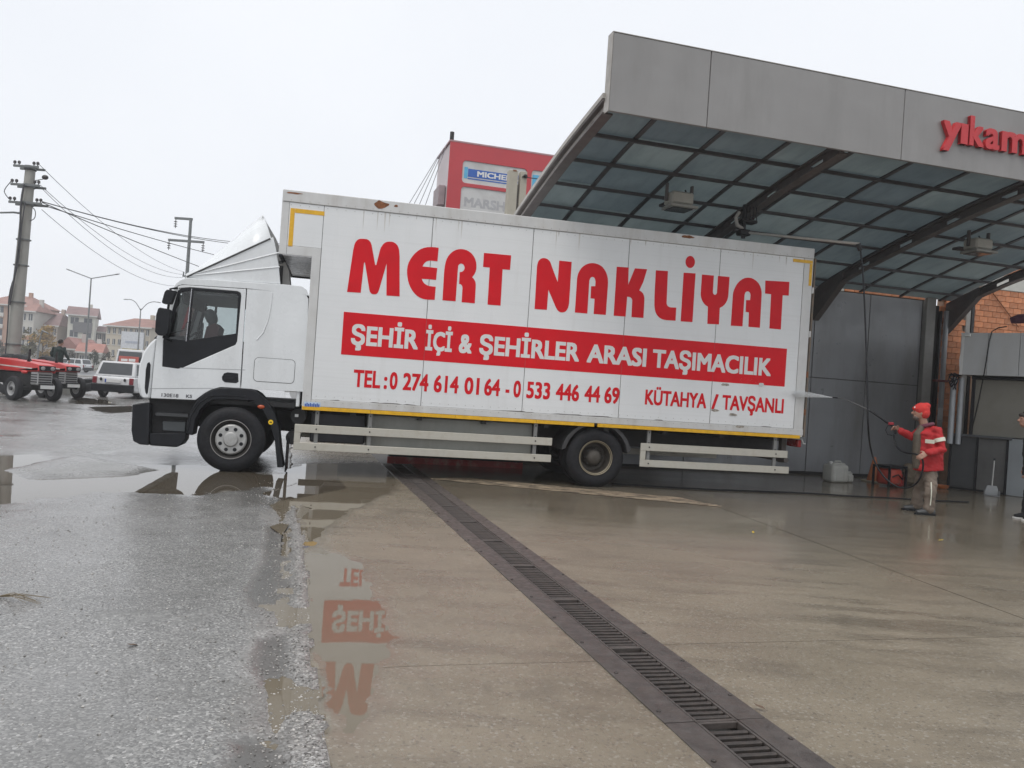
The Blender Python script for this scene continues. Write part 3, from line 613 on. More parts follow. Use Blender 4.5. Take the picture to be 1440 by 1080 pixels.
for k in range(9):
    xm_ = x0 + .012 + k * (x1 - x0 - .02) / 9; b.box(xm_, -.0150, z0 + .022, xm_ + (x1 - x0) * .075, -.0129, z0 + .022 + (z1 - z0) * (.45 + .12 * (k % 2)))
b.obj('sticker_marks', mk('sticker_blue', (.03, .09, .36), .4), truck)

# ---- cab
DC = .08; CW = 2.30; CP = lambda pts: L(pts, DC)
YN = DC; YF = DC + CW
door_o = CP([(212, 560), (216, 515), (220.5, 474), (229, 452), (241, 416), (247, 405), (253, 401.5), (260, 401), (346, 406.5), (337.5, 546), (309, 544.5), (298, 547.5), (288, 553), (275, 562.5)])
trim_o = CP([(228, 515.5), (229.5, 479), (240, 444), (250, 409), (255, 405), (268, 404), (334, 409.5), (338.5, 412), (339.3, 417), (333.5, 480), (331, 485), (256, 517.5), (250, 518.5)])
gl_main = CP([(272, 408), (332, 413), (335, 416), (331.5, 469), (265.5, 478.5)]); gl_q = CP([(254, 411), (268.5, 408), (261.5, 478.5), (236, 476)])
roof_o = CP([(243, 407), (247, 399), (254, 393.5), (262, 391), (300, 393), (345, 396.5), (400, 400), (424, 402.5), (431, 407), (434.5, 416), (349, 406), (258, 400.5), (252, 401)])
rear_o = CP([(347.5, 406.5), (430, 414), (433.5, 420), (432, 470), (426, 551), (362, 547.5), (339, 546)])
frt_o = CP([(211, 560.5), (203, 561), (196, 556), (193, 537), (195.5, 513), (202, 494), (211, 482), (219.5, 475), (215, 515)])
def bothsides(name, loops, mat, th=.045, off=0., bev=.008, par=None):
    r = []
    for yy, sg in ((YN + off, 1), (YF - off, -1)):
        b = B(); b.plate(loops, XZ(yy), 0, th * sg); r.append(b.obj(name, mat, par or truck, bevel=bev, smooth=40))
    return r
doors = bothsides('door', [door_o, trim_o], M_CAB)
hole = CP([(357, 436), (382, 437), (381, 470), (356, 469)])
b = B(); b.plate([rear_o], XZ(YN), 0, .045); b.obj('cab_side', M_CAB, truck, bevel=.012, smooth=40)
b = B(); b.plate([rear_o, [(x, z) for x, z in CP([(352, 434), (376, 435.5), (375, 472), (350, 470)])]], XZ(YF), 0, -.045); b.obj('cab_side', M_CAB, truck)
bothsides('front_corner', [frt_o], M_CAB, .16, 0, .03)
b = B(); b.plate([roof_o], XZ(YN), 0, CW); b.obj('cab_roof', M_CAB, truck, bevel=.025, seg=3, smooth=40)
tr = bothsides('window_trim', [trim_o, gl_main, gl_q], M_BLK, .035, .004, .004)
for d, tt in zip(doors, tr): tt.parent = d
for i, (yy, d) in enumerate(((YN + .02, doors[0]), (YF - .02, doors[1]))):
    for gg in (gl_main, gl_q):
        b = B(); b.plate([gg], XZ(yy), -.002, .002); b.obj('window_glass', M_GL, d)
b = B(); x0, z0 = tp(271, 406, DC); x1, z1 = tp(263, 480, DC); b.tube([(x0 - .012, YN - .002, z0), (x1 - .012, YN - .002, z1)], .008, 6); b.obj('window_bar', mk('bar_bright', (.5, .5, .52), .25, .8), doors[0])
# door handle, badge, hatch outline
hp = CP([(312, 530), (315, 525), (320, 523.5), (335, 525), (335.5, 537), (332, 538.8), (316, 537.5), (312.5, 534.5)]); b = B(); b.plate([hp], XZ(YN - .004), 0, .02); hd = b.obj('door_handle', M_BLK, doors[0], bevel=.004)
hp2 = CP([(316, 528), (331, 528.5), (331, 534), (316, 533.5)]); b = B(); b.plate([hp2], XZ(YN - .012), 0, .01)
x, z = tp(330, 532, DC); b.lathe([(.012, 0), (.012, .006)], 10, lambda a, c, h: (x + a, YN - .004 - h, z + c)); b.obj('door_pull', M_BLK, doors[0], bevel=.003)
x0, z0 = tp(227, 557.5, DC); x1, _ = tp(251, 557, DC); text_part('badge', '130E18', mk('badge_grey', (.10, .10, .11), .4), doors[0], x0, x1, z0, .045, YN - .001, .02, .004)
x0, z0 = tp(261.5, 559, DC); x1, _ = tp(270, 559, DC); text_part('badge', 'K5', MATS['badge_grey'], doors[0], x0, x1, z0, .04, YN - .001, .03, .004)
hx0, hz1 = tp(358, 502, DC); hx1, hz0 = tp(413.5, 540, DC)
def rrect(x0, z0, x1, z1, r, n=5):
    o = []
    for cx, cz, a0 in ((x1 - r, z1 - r, 0), (x0 + r, z1 - r, 90), (x0 + r, z0 + r, 180), (x1 - r, z0 + r, 270)):
        for i in range(n + 1): a = R(a0 + 90 * i / n); o.append((cx + r * math.cos(a), cz + r * math.sin(a)))
    return o
b = B(); b.plate([rrect(hx0, hz0, hx1, hz1, .06), rrect(hx0 + .006, hz0 + .006, hx1 - .006, hz1 - .006, .055)], XZ(YN - .0015), 0, .004); b.obj('hatch_seam', M_SEAM, truck)
b = B(); b.plate([rrect(hx0 + .007, hz0 + .007, hx1 - .007, hz1 - .007, .054)], XZ(YN - .003), 0, .01); b.obj('locker_hatch', M_CAB, truck, bevel=.003)
for pp, nm in (([(253, 516.8), (345, 519.8), (345, 520.7), (253, 517.7)], 'door_crease'), ([(211, 546), (300, 545.6), (300, 546.3), (211, 547)], 'door_crease')):
    b = B(); b.plate([CP(pp)], XZ(YN - .0012), 0, .002); b.obj(nm, mk('crease', (.32, .33, .34), .5), doors[0])
# raised sweep on the sleeper side
sw = [tp(x, y, DC) for x, y in ((383, 412), (381, 430), (377, 450), (370, 468), (361, 478))]; b = B(); b.tube([(x, YN + .004, z) for x, z in sw], .012, 8); b.obj('panel_rib', M_CAB, truck, smooth=60)
# front: lower panel, windscreen, header as one curved loft
prof = CP([(203, 561), (196, 556), (193, 537), (195.5, 513), (202, 494), (211, 482), (219.5, 475)]); ws = CP([(219.5, 475), (229, 450), (238, 420), (245, 404)])
def front(name, P, mat, th=.03, bul=.16):
    b = B(); ny = 15; vs = []; fs = []
    for j in range(ny):
        q = j / (ny - 1); y = YN + .05 + q * (CW - .1); e = abs(2 * q - 1); off = -bul * (1 - e ** 2.6)
        for x, z in P: vs.append((x + off + .03, y, z))
        for x, z in P: vs.append((x + off + .03 + th, y, z))
    n = len(P)
    for j in range(ny - 1):
        for i in range(n - 1):
            for k, o_ in ((0, 0), (n, 1)): fs.append((j * 2 * n + k + i, j * 2 * n + k + i + 1, (j + 1) * 2 * n + k + i + 1, (j + 1) * 2 * n + k + i))
    b.add(vs, fs); return b.obj(name, mat, truck, smooth=50)
front('front_panel', prof, M_CAB); wsn = front('windscreen', ws, M_GL, .006)
b = B(); x, z = tp(224, 470, DC); b.tube([(x - .02, YN + .35, z), (x - .03 + .17, YN + .95, z + .12)], .012, 6); b.obj('wiper', M_BLK, truck)
# dark corner slot
cs = CP([(204.5, 552), (203.5, 545), (205, 520), (207, 511), (210, 509), (212, 513), (211, 530), (208, 552), (206.5, 555)]); b = B(); b.plate([cs], XZ(YN - .004), 0, .02); b.obj('air_slot', M_BLK, truck, bevel=.003)
# A pillar inside, cab back wall, floor, dash, seat, wheel
x0, z0 = tp(434, 416, DC); xr = tp(428, 480, DC)[0]
b = B(); b.box(xr - .06, YN + .03, .95, xr - .01, YF - .03, 2.55, .01); b.obj('cab_rear_wall', M_CAB, truck)
b = B(); b.box(tp(205, 560, DC)[0] + .02, YN + .05, .93, xr - .07, YF - .05, 1.0); b.obj('cab_floor', M_DRK, truck)
x0, z0 = tp(226, 472, DC); b = B(); b.box(x0 - .1, YN + .06, 1.1, x0 + .32, YF - .06, z0 + .02, .05); b.obj('dashboard', M_BLK, truck)
b = B(); xs_, zs_ = tp(291, 470, .6); b.plate([[(xs_ - .10, 1.32), (xs_ + .10, 1.32), (xs_ + .19, zs_ + .10), (xs_ + .13, zs_ + .16), (xs_ + .02, zs_ + .10)]], XZ(YN + .32), 0, .52); b.box(xs_ - .5, YN + .32, 1.2, xs_ + .1, YN + .84, 1.4, .06); seat = b.obj('seat', M_SEAT, truck, smooth=50)
xh, zh_ = tp(297, 446, .65); b = B(); b.ell((xh, YN + .58, zh_), (.085, .17, .12), 14, 10, Matrix.Rotation(R(-22), 3, 'Y')); b.tube([(xh - .01, YN + .5, zh_ - .16), (xh - .01, YN + .5, zh_ - .05)], .012, 6); b.tube([(xh - .01, YN + .66, zh_ - .16), (xh - .01, YN + .66, zh_ - .05)], .012, 6); b.obj('headrest', M_HEADR, seat, smooth=60)
b = B(); b.box(xs_ - .06, YF - .9, 1.35, xs_ + .12, YF - .35, zs_ + .02, .06); b.obj('seat', M_HEADR, truck)
xw, zw = tp(275, 474, .5); cen = Vector((xw - .12, YN + .58, zw - .05)); b = B(); ax1 = Vector((0, 1, 0)); ax2 = Vector((.75, 0, .66)); pts = [cen + ax1 * (.22 * math.cos(a * .2618)) + ax2 * (.22 * math.sin(a * .2618)) for a in range(25)]; b.tube(pts, .016, 8); b.tube([cen - ax1 * .2, cen + ax1 * .2], .015, 6); b.obj('steering_wheel', M_BLK, truck, smooth=60)
b = B(); b.box(tp(262, 395, DC)[0], YN + .08, 2.42, xr - .08, YF - .08, 2.46); b.obj('headlining', M_GREY, truck)
b = B(); xv, zv = tp(252, 408, DC); b.box(xv, YN + .2, zv - .16, xv + .03, YF - .2, zv, .01); b.obj('sun_visor', M_GREY, truck)
# mirrors on the near side: upper and lower housings on bracket arms (and the far pair)
for sg, yb_ in ((-1, YN), (1, YF)):
    u_ = CP([(232, 427), (236, 413), (239, 409.5), (252, 411), (247, 425), (245, 429.5), (234, 429)]); b = B(); b.plate([u_], XZ(yb_ + sg * .10), 0, sg * .13); mi = b.obj('mirror', M_BLK, truck, bevel=.025, seg=3, smooth=50)
    l_ = CP([(223.5, 468), (225, 445), (228, 435.5), (231, 434.5), (244, 437), (244.5, 442), (242, 467), (240, 472), (228, 473)]); b = B(); b.plate([l_], XZ(yb_ + sg * .10), 0, sg * .16); b.obj('mirror', M_BLK, truck, bevel=.03, seg=3, smooth=50)
    a0, a1, a2 = tp(249, 405, DC), tp(242, 432, DC), tp(236, 476, DC); b = B(); b.tube([(a0[0], yb_, a0[1]), (a0[0] - .06, yb_ + sg * .12, a0[1] - .03), (a1[0] - .02, yb_ + sg * .14, a1[1]), (a2[0] - .03, yb_ + sg * .12, a2[1] - .0), (a2[0] + .05, yb_, a2[1] - .03)], .016, 8); b.obj('mirror_arm', M_BLK, mi, smooth=60)
# lower black: bumper, step unit, treads
bm_ = CP([(186.5, 569), (198, 567), (211, 568), (209.5, 626), (197, 625), (187.5, 620), (185, 605)]); b = B(); b.plate([bm_], XZ(YN - .02), 0, CW + .04); b.obj('bumper', M_BLK, truck, bevel=.05, seg=3, smooth=40)
st_ = CP([(206, 561), (276, 564), (266, 590), (262, 612), (211, 612)]); b = B(); b.plate([st_], XZ(YN + .16), 0, .3); b.obj('step_well', M_DRK, truck)
s2 = CP([(210, 609), (262, 608.5), (260.5, 619), (256, 625.5), (248, 629), (210, 626.5)]); b = B(); b.plate([s2], XZ(YN - .005), 0, .3); b.obj('step', M_BLK, truck, bevel=.02, seg=2, smooth=40)
s3 = CP([(218, 580), (265, 582.5), (264.5, 587), (218, 584.5)]); b = B(); b.plate([s3], XZ(YN + .02), 0, .2); b.obj('step', mk('step_grey', (.045, .047, .05), .5), truck, bevel=.008)
s4 = CP([(226, 593), (259, 594), (258, 608), (226, 606)]); b = B(); b.plate([s4], XZ(YN + .12), 0, .05); b.obj('step_panel', mk('step_grey2', (.09, .10, .105), .4), truck, bevel=.008)
# front wing
wo = CP([(262, 610), (263.5, 592), (270, 574), (279, 561), (290, 552.5), (300, 548), (310, 545.5), (345, 546.5), (359, 549), (366, 553), (376, 564), (386, 580), (392, 600), (396, 640), (399, 657), (390, 657), (386.5, 620), (380, 596), (370, 578), (358, 567), (345, 563), (312, 561), (301, 562), (290, 568), (281, 577), (275, 590), (271, 612)])
b = B(); b.plate([wo], XZ(YN - .03), 0, .36); b.obj('wing', M_BLK, truck, bevel=.018, seg=2, smooth=40)
wl = [tp(x, y, DC) for x, y in ((264.5, 606), (269, 585), (279, 568.5), (292, 559.5), (303, 556), (346, 557.5))]; b = B(); b.tube([(x, YN - .031, z) for x, z in wl], .010, 6); b.obj('wing_lip', M_BLK, truck, smooth=60)
x, z = tp(367.5, 572, DC); b = B(); b.ell((x, YN - .035, z), (.05, .018, .028)); b.obj('marker_lamp', M_AMB, truck, smooth=60)
x, z = tp(381, 593.5, DC); b = B(); b.lathe([(.034, 0), (.034, .004)], 20, lambda a, c, h: (x + a, YN - .031 - h, z + c)); b.obj('round_sticker', mk('sticker_yellow', (.85, .55, .01), .4), truck); b = B(); b.box(x - .016, YN - .0375, z - .008, x + .016, YN - .0355, z + .008); b.obj('sticker_mark', M_BLK, truck)
# roof fairing
def fair():
    st = [(0.0, (261, 387), (262, 386)), (.2, (284, 382), (286, 370)), (.4, (307, 369), (310, 349)), (.6, (331, 357), (333, 331)), (.8, (354, 345), (353, 313)), (1., (380.5, 333), (369, 301))]
    vs = []; fs = []; n = 9
    for q, cr, tpx in st:
        xc, zc = tp(*cr, DC + .04); xt, zt_ = tp(*tpx, DC + .5); zr = tp(cr[0], 391 + (cr[0] - 262) * .065, DC)[1] - .01
        for (dx, y, z) in ((xc, .03, zr), (xc, .05, (zr + zc) / 2), (xc, .07, zc), (xt * .5 + xc * .5, .22, zc * .45 + zt_ * .55), (xt, .55, zt_), (xt, CW - .55, zt_), (xt * .5 + xc * .5, CW - .22, zc * .45 + zt_ * .55), (xc, CW - .07, zc), (xc, CW - .03, zr)): vs.append((dx, YN + y, z))
    for i in range(len(st) - 1):
        for j in range(n - 1): fs.append((i * n + j, i * n + j + 1, (i + 1) * n + j + 1, (i + 1) * n + j))
    b = B(); b.add(vs, fs); o = b.obj('roof_fairing', M_CAB, truck, smooth=32); s = o.modifiers.new('solid', 'SOLIDIFY'); s.thickness = .02; return o
fo = fair()
fs_ = CP([(262, 389), (380.5, 334), (384, 333), (388, 350), (392, 375), (394, 399), (300, 393)]); b = B(); b.plate([fs_], XZ(YN + .03), 0, .03); b.obj('fairing_side', M_CAB, fo, bevel=.006); b = B(); b.plate([fs_], XZ(YF - .06), 0, .03); b.obj('fairing_side', M_CAB, fo)
for pp in (((266, 386.5), (392, 355)), ((270, 387), (393, 375))):
    b = B(); b.tube([(tp(*pp[0], DC)[0], YN + .03, tp(*pp[0], DC)[1]), (tp(*pp[1], DC)[0], YN + .03, tp(*pp[1], DC)[1])], .011, 6); b.obj('fairing_rib', M_CAB, fo, smooth=60)
b = B(); pz = [tp(262, 389, DC), tp(380, 335, DC)]; b.tube([(pz[0][0], YN + .026, pz[0][1]), (pz[1][0], YN + .026, pz[1][1])], .012, 6); b.obj('fairing_gasket', M_SEAM, fo)
bk = L([(368, 302), (378, 318), (388, 335), (394, 352), (396, 366), (391, 368), (385, 340), (379, 330)], .5); b = B(); b.plate([bk], XZ(.5), 0, CW - 1.0); b.obj('fairing_edge', mk('fairing_back', (.32, .32, .32), .5), fo)
ai = L([(392, 372), (401, 367), (406, 380), (408, 401), (396, 402)], .3); b = B(); b.plate([ai], XZ(.35), 0, .35); b.obj('air_intake', mk('intake', (.36, .35, .33), .6), truck, bevel=.01); b = B(); x, z = tp(395, 385, .25); b.box(x - .05, .28, z - .15, x + .02, .34, z + .12, .006); b.obj('intake_bracket', M_DRK, truck)

# ---- wheels
def wheel(x, y, z, front_, sg=-1, dual=False, far=False):
    wt = bpy.data.objects.new('wheel', None); wt.empty_display_size = .1; COL.objects.link(wt); wt.parent = truck; wt.location = (x, y, z)
    mp = lambda a, c, h: (a, sg * -h if sg < 0 else -h, c)
    mp = (lambda a, c, h: (a, h, c)) if sg < 0 else (lambda a, c, h: (a, -h, c))
    Rr, W_ = .452, .26
    def tyre(h0):
        pr = [(.262, h0 + .02), (.275, h0 + .004), (.33, h0 - .010), (.39, h0 - .006), (.425, h0 + .012), (.445, h0 + .035)]
        grooves = 5; x0 = h0 + .035; x1 = h0 + W_ - .035; seg = (x1 - x0) / grooves
        for i in range(grooves):
            a = x0 + i * seg
            pr += [(Rr, a + .004), (Rr, a + seg - .010)]
            if i < grooves - 1: pr += [(Rr - .012, a + seg - .008), (Rr - .012, a + seg + .001)]
        pr += [(.445, h0 + W_ - .035), (.425, h0 + W_ - .012), (.33, h0 + W_ + .01), (.262, h0 + W_ - .02)]
        b = B(); b.lathe(pr, 56, mp, closed=True); o = b.obj('tyre', M_TYRE, wt, smooth=30)
        return o
    tyre(0)
    if dual: tyre(.30)
    if front_:
        b = B(); b.lathe([(.262, .02), (.272, .004), (.262, -.004), (.250, .006), (.235, .03), (.215, .05), (.205, .06), (.205, .12), (.0, .12)][:8] + [(.02, .12)], 48, mp, cap0=False); b.obj('rim', M_RIMD, wt, smooth=35)
        b = B(); b.lathe([(.212, .05), (.208, .012), (.19, -.004), (.105, -.006), (.1, -.012), (.085, -.03), (.03, -.034)], 48, mp, cap0=False); hc = b.obj('hub_cover', M_RIM, wt, smooth=35)
        for k in range(8):
            a = 2 * math.pi * (k + .5) / 8 + .02; cx, cz = .150 * math.cos(a), .150 * math.sin(a); b = B(); b.lathe([(.026, -.007), (.026, -.0085), (.018, -.0085), (.017, -.002), (.004, -.002)], 14, lambda p, q, h: mp(p + cx, q + cz, h)); b.obj('nut_hole', M_BLK, hc, smooth=40)
        b = B(); b.lathe([(.268, .0), (.274, -.006), (.268, -.008), (.263, -.002)], 48, mp, closed=True); b.obj('rim_edge', mk('rim_edge', (.28, .27, .26), .5, .3), wt, smooth=50)
    else:
        b = B(); b.lathe([(.262, .02), (.262, .0), (.25, .01), (.238, .05), (.225, .16), (.205, .2), (.16, .205), (.155, .16), (.13, .12), (.11, .08), (.07, .05), (.02, .045)], 48, mp, cap0=False); b.obj('rim', M_RIMR, wt, smooth=35)
        for rr, hh in ((.258, -.002), (.240, .02)):
            b = B(); b.lathe([(rr - .004, hh), (rr + .003, hh - .005), (rr + .006, hh), (rr, hh + .006)], 48, mp, closed=True); b.obj('rim_edge', mk('rim_edge_tan', (.34, .29, .20), .5, .2), wt, smooth=50)
        for k in range(8):
            a = 2 * math.pi * k / 8; cx, cz = .135 * math.cos(a), .135 * math.sin(a); b = B(); b.lathe([(.014, .13), (.014, .10), (.004, .098)], 6, lambda p, q, h: mp(p + cx, q + cz, h)); b.obj('wheel_nut', M_RIMD, wt)
    return wt
xf, zf_ = tp(325, 620, .1); xr_, zr_ = tp(836.5, 645.5, .1)
wheel(xf, .06, .446, True); wheel(xr_, .06, .446, False, dual=True); wheel(xf, BW - .06, .446, True, 1); wheel(xr_, BW - .06, .446, False, 1, dual=True)
b = B(); b.tube([(xf, .25, .44), (xf, BW - .25, .44)], .06, 10); b.obj('axle', M_DRK, truck); b = B(); b.tube([(xr_, .25, .44), (xr_, BW - .25, .44)], .09, 10); b.ell((xr_, BW / 2, .46), (.2, .22, .2)); b.obj('axle', M_DRK, truck)
for yy in (.78, 1.64):
    b = B(); b.box(xf - .6, yy, .60, XL1 - .05, yy + .08, .86); b.obj('chassis_rail', M_DRK, truck)
for k in range(8):
    x = .2 + k * .95; b = B(); b.box(x, .06, .86, x + .07, BW - .06, .968); b.obj('cross_bearer', M_DRK, truck)
b = B(); b.box(xf - .7, .86, .55, xf + .9, 1.62, .98); b.obj('engine', M_DRK, truck)
# rear mudguard: arc band
cx, cz = xr_, .47; ar = [(cx + .56 * math.cos(R(a)), cz + .53 * math.sin(R(a))) for a in range(172, 7, -8)] + [(cx + .50 * math.cos(R(a)), cz + .48 * math.sin(R(a))) for a in range(8, 173, 8)]
for yy in (.04, BW - .64): b = B(); b.plate([ar], XZ(yy), 0, .6); b.obj('mudguard', mk('mudguard', (.04, .04, .042), .5), truck, bevel=.012)
b = B(); b.box(xf + .74, .14, .02, xf + .76, .60, .50, .004); b.obj('mudflap', M_BLK, truck)
# behind the guard: air tanks, dark box, pale tool box
x0, _ = tp(516, 600, .2); x1, _ = tp(747, 620, .2); b = B(); b.box(x0, .16, .40, x1, .75, .905, .015); b.obj('tool_box', M_TANK, truck); xk, _ = tp(425, 590, .3); b = B(); b.box(xk + .12, .30, .45, x0 - .02, .75, .88, .02); b.obj('battery_box', mk('battery', (.028, .028, .034), .5), truck)
xa, za = tp(418, 585, .3); b = B(); b.tube([(xa + .02, .25, za), (xa + .02, .75, za)], .11, 16); b.obj('air_tank', M_DRK, truck, smooth=40); xa, za = tp(412, 615, .3); b = B(); b.tube([(xa, .25, za), (xa, .75, za)], .10, 16); b.obj('air_tank', M_DRK, truck, smooth=40)
x, z = tp(417, 584.5, .2); b = B(); b.box(x - .025, .225, z - .02, x + .025, .24, z + .02); b.obj('valve_tag', M_WHITE, truck)
# side guards
def zpair(a, c): return (tp(*a)[1] + tp(*c)[1]) / 2
zu1 = zpair((414, 600), (776, 612.4)); zu0 = zpair((414, 612.2), (776, 622.5)); zl1 = zpair((414, 626), (776, 635.8)); zl0 = zpair((414, 637), (776, 646))
gx0, gx1 = tp(413, 620)[0], tp(776, 630)[0]; gy = .0
for nm, (ga, gb, zz) in {'a': (gx0, gx1, 0), 'b': (tp(900.5, 640)[0], tp(1107, 650)[0], 0)}.items():
    for (z0, z1, xe) in ((zu0, zu1, gb), (zl0, zl1, gb + (.04 if nm == 'b' else 0))): b = B(); b.box(ga, gy, z0, xe, gy + .03, z1, .005); b.obj('guard_rail', M_ALU, truck)
    b = B(); b.box(ga, gy + .001, zl1 + .001, ga + .085, gy + .029, zu0 - .001, .003); b.obj('guard_end', M_ALU, truck)
    for xx in ([tp(445, 600)[0], tp(521, 590)[0], tp(753, 620)[0]] if nm == 'a' else [tp(913, 630)[0], tp(1091, 640)[0]]):
        b = B(); b.box(xx - .028, gy + .032, zl0 - .01, xx + .028, gy + .075, .955, .004); br = b.obj('guard_bracket', mk('bracket_zinc', (.22, .22, .215), .5, .4), truck)
        for zz_ in (.93, .88, .72): b = B(); b.box(xx - .008, gy + .028, zz_ - .012, xx + .008, gy + .036, zz_ + .012); b.obj('bracket_slot', M_DRK, br)
        for zz_ in ((zu0 + zu1) / 2, (zl0 + zl1) / 2): b = B(); b.lathe([(.011, 0), (.011, .008), (.006, .011)], 8, lambda a, c, h, X=xx, Z=zz_: (X + a, gy - h, Z + c)); b.obj('guard_bolt', M_DRK, br)
# far side guards, tank and box, added low to block sky reflected underneath
for (ga, gb) in ((gx0, gx1), (tp(900.5, 640)[0], tp(1107, 650)[0])):
    for (z0, z1) in ((zu0, zu1), (zl0, zl1)): b = B(); b.box(ga, BW - .03, z0, gb, BW, z1, .005); b.obj('guard_rail', M_ALU, truck)
b = B(); b.box(-.2, BW - .75, .36, 1.1, BW - .12, .86, .08); b.obj('fuel_tank', mk('tank_alu', (.20, .20, .19), .4, .5), truck, smooth=40)
b = B(); b.box(1.3, BW - .7, .34, 3.0, BW - .1, .88, .02); b.obj('far_block_box', M_TANK, truck)
# red guard seen under the body
xq0, zq1 = tp(545, 641, 2.35); xq1, zq0 = tp(735, 660, 2.35); zq = tp(640, 652, 2.35)[1]
b = B(); b.box(xq0, 2.36, zq - .06, xq1, 2.39, zq + .07, .004); b.obj('guard_rail', mk('guard_red', (.33, .03, .025), .5, 0, .2, 6, dirt=(.32, .28, .22), dscale=5, damt=.8), truck)
b = B(); b.box(xq0, 2.36, zq + .2, xq1, 2.39, zq + .32, .004); b.obj('guard_rail', M_ALU, truck)
b = B(); b.tube([(XL1 - .1, .25, .55), (XL1 - .1, BW - .25, .55)], .045, 10); b.box(XL1 - .14, .35, .5, XL1 - .06, .45, .9); b.box(XL1 - .14, BW - .45, .5, XL1 - .06, BW - .35, .9); b.obj('underrun_bar', mk('underrun', (.10, .09, .085), .5), truck)
b = B(); b.box(XL1 - .03, .05, .78, XL1 + .03, .40, .90, .01); b.obj('tail_lamp', mk('tail_red', (.25, .02, .02), .25), truck); b = B(); b.box(XL1 - .03, BW - .40, .78, XL1 + .03, BW - .05, .90, .01); b.obj('tail_lamp', MATS['tail_red'], truck)
b = B(); b.tube([(XL1 + .03, .05, .92), (XL1 + .06, .05, .86), (XL1 + .07, .08, .84), (XL1 + .12, .08, .84)], .008, 6); b.obj('door_latch', M_RAIL, truck)

# rivets along the rails
riv = B()
for z_, y_ in ((3.83, -.016), (3.765, -.002), (1.045, -.012), (1.12, -.002)):
    x = XN + .12 if z_ > 3 else XL0 + .06
    while x < XL1 - .05:
        riv.add([(x - .006, y_, z_), (x, y_ - .004, z_ + .006), (x + .006, y_, z_), (x, y_ - .004, z_ - .006), (x, y_ - .006, z_)], [(0, 1, 4), (1, 2, 4), (2, 3, 4), (3, 0, 4)]); x += .125
rv = riv.obj('rivets', mk('rivet', (.30, .29, .27), .5, .3), truck)
# grime runs below the top rail and scrapes above the bottom rail
for k in range(18):
    x = random.uniform(XL0 + .1, XL1 - .1); h_ = random.uniform(.05, .32); w_ = random.uniform(.004, .014); b = B(); b.plate([[(x - w_, 3.798), (x + w_, 3.798), (x + w_ * .5, 3.798 - h_ * .6), (x, 3.798 - h_), (x - w_ * .6, 3.798 - h_ * .5)]], XZ(-.0012), 0, .001); b.obj('grime_run', mk('grime_pale', (.56, .545, .52), .6), truck)
for k in range(14):
    x = random.uniform(XL0 + .2, XL1 - .3); l_ = random.uniform(.15, .5); b = B(); b.plate([[(x, 1.076), (x + l_, 1.076), (x + l_ * .8, 1.076 + random.uniform(.006, .016)), (x + l_ * .3, 1.076 + random.uniform(.004, .012))]], XZ(-.0014), 0, .001); b.obj('scrape', mk('scrape_dark', (.16, .15, .14), .7), truck)
# ================================================================== WASH BAY: canopy, wall, booth, sign tower   (u along the bay, w away from camera)
WF, WW = 9.73, 15.15
M_FAS = mk('fascia_panel', (.265, .257, .25), .42, .25, .06, 1.2, .05, 30, .08, .5, dirt=(.19, .185, .175), dscale=2.2, damt=.5, streak=True)
M_STL = mk('canopy_steel', (.115, .10, .095), .55, .1, .15, 5, .1, 60)
M_STLL = mk('canopy_steel_pale', (.38, .36, .33), .5, .1, .12, 5, dirt=(.2, .17, .14), dscale=4, damt=.5)
M_PUR = mk('canopy_purlin', (.070, .064, .066), .5, .1, .15, 5)
t = NT('polycarbonate'); n = t.noise(1.1, 5, .6); n2 = t.noise(7, 4, .6, stretch=(1, .15, 1))
pc = t.mix(t.mr(n, .3, .7), (.31, .36, .375), (.41, .455, .465)); pc = t.mix(t.mr(n2, .45, .75, 0, .35), pc, (.20, .23, .24))
oi_ = t.n('ShaderNodeObjectInfo'); pc = t.mix(1.0, pc, t.mix(oi_.outputs['Random'], (.80, .82, .84), (1.16, 1.14, 1.10)), 'MULTIPLY'); df = t.n('ShaderNodeBsdfDiffuse'); tl = t.n('ShaderNodeBsdfTranslucent'); t.l(pc, df.inputs[0]); t.l(t.mix(.25, pc, (.17, .20, .215)), tl.inputs[0]); ms = t.n('ShaderNodeMixShader'); ms.inputs[0].default_value = .62; t.l(df.outputs[0], ms.inputs[1]); t.l(tl.outputs[0], ms.inputs[2])
gs_ = t.n('ShaderNodeBsdfGlossy'); gs_.inputs['Roughness'].default_value = .25; m2 = t.n('ShaderNodeMixShader'); m2.inputs[0].default_value = .05; t.l(ms.outputs[0], m2.inputs[1]); t.l(gs_.outputs[0], m2.inputs[2]); t.l(m2.outputs[0], t.t.nodes['Material Output'].inputs[0]); M_PC = t.m
PW = np.array([9.73, 10.0, 10.5, 11.2, 12.0, 12.8, 13.6, 14.2, 14.7, 15.15]); PZ = np.array([5.01, 4.965, 4.89, 4.775, 4.61, 4.43, 4.24, 4.07, 3.93, 3.76])
def zrib(v): return float(np.interp(v, PW, PZ))
def zrf(v): return zrib(v) + .30 - .0 * v
cp = bthing('wash_canopy', 'arched steel wash bay canopy with grey fascia, tinted roof sheets and red sign letters', 'canopy', 3.78, WF)
u0, w0 = 3.78, WF
RIBS = [3.78, 7.34, 10.9, 14.33]; UE = 14.42
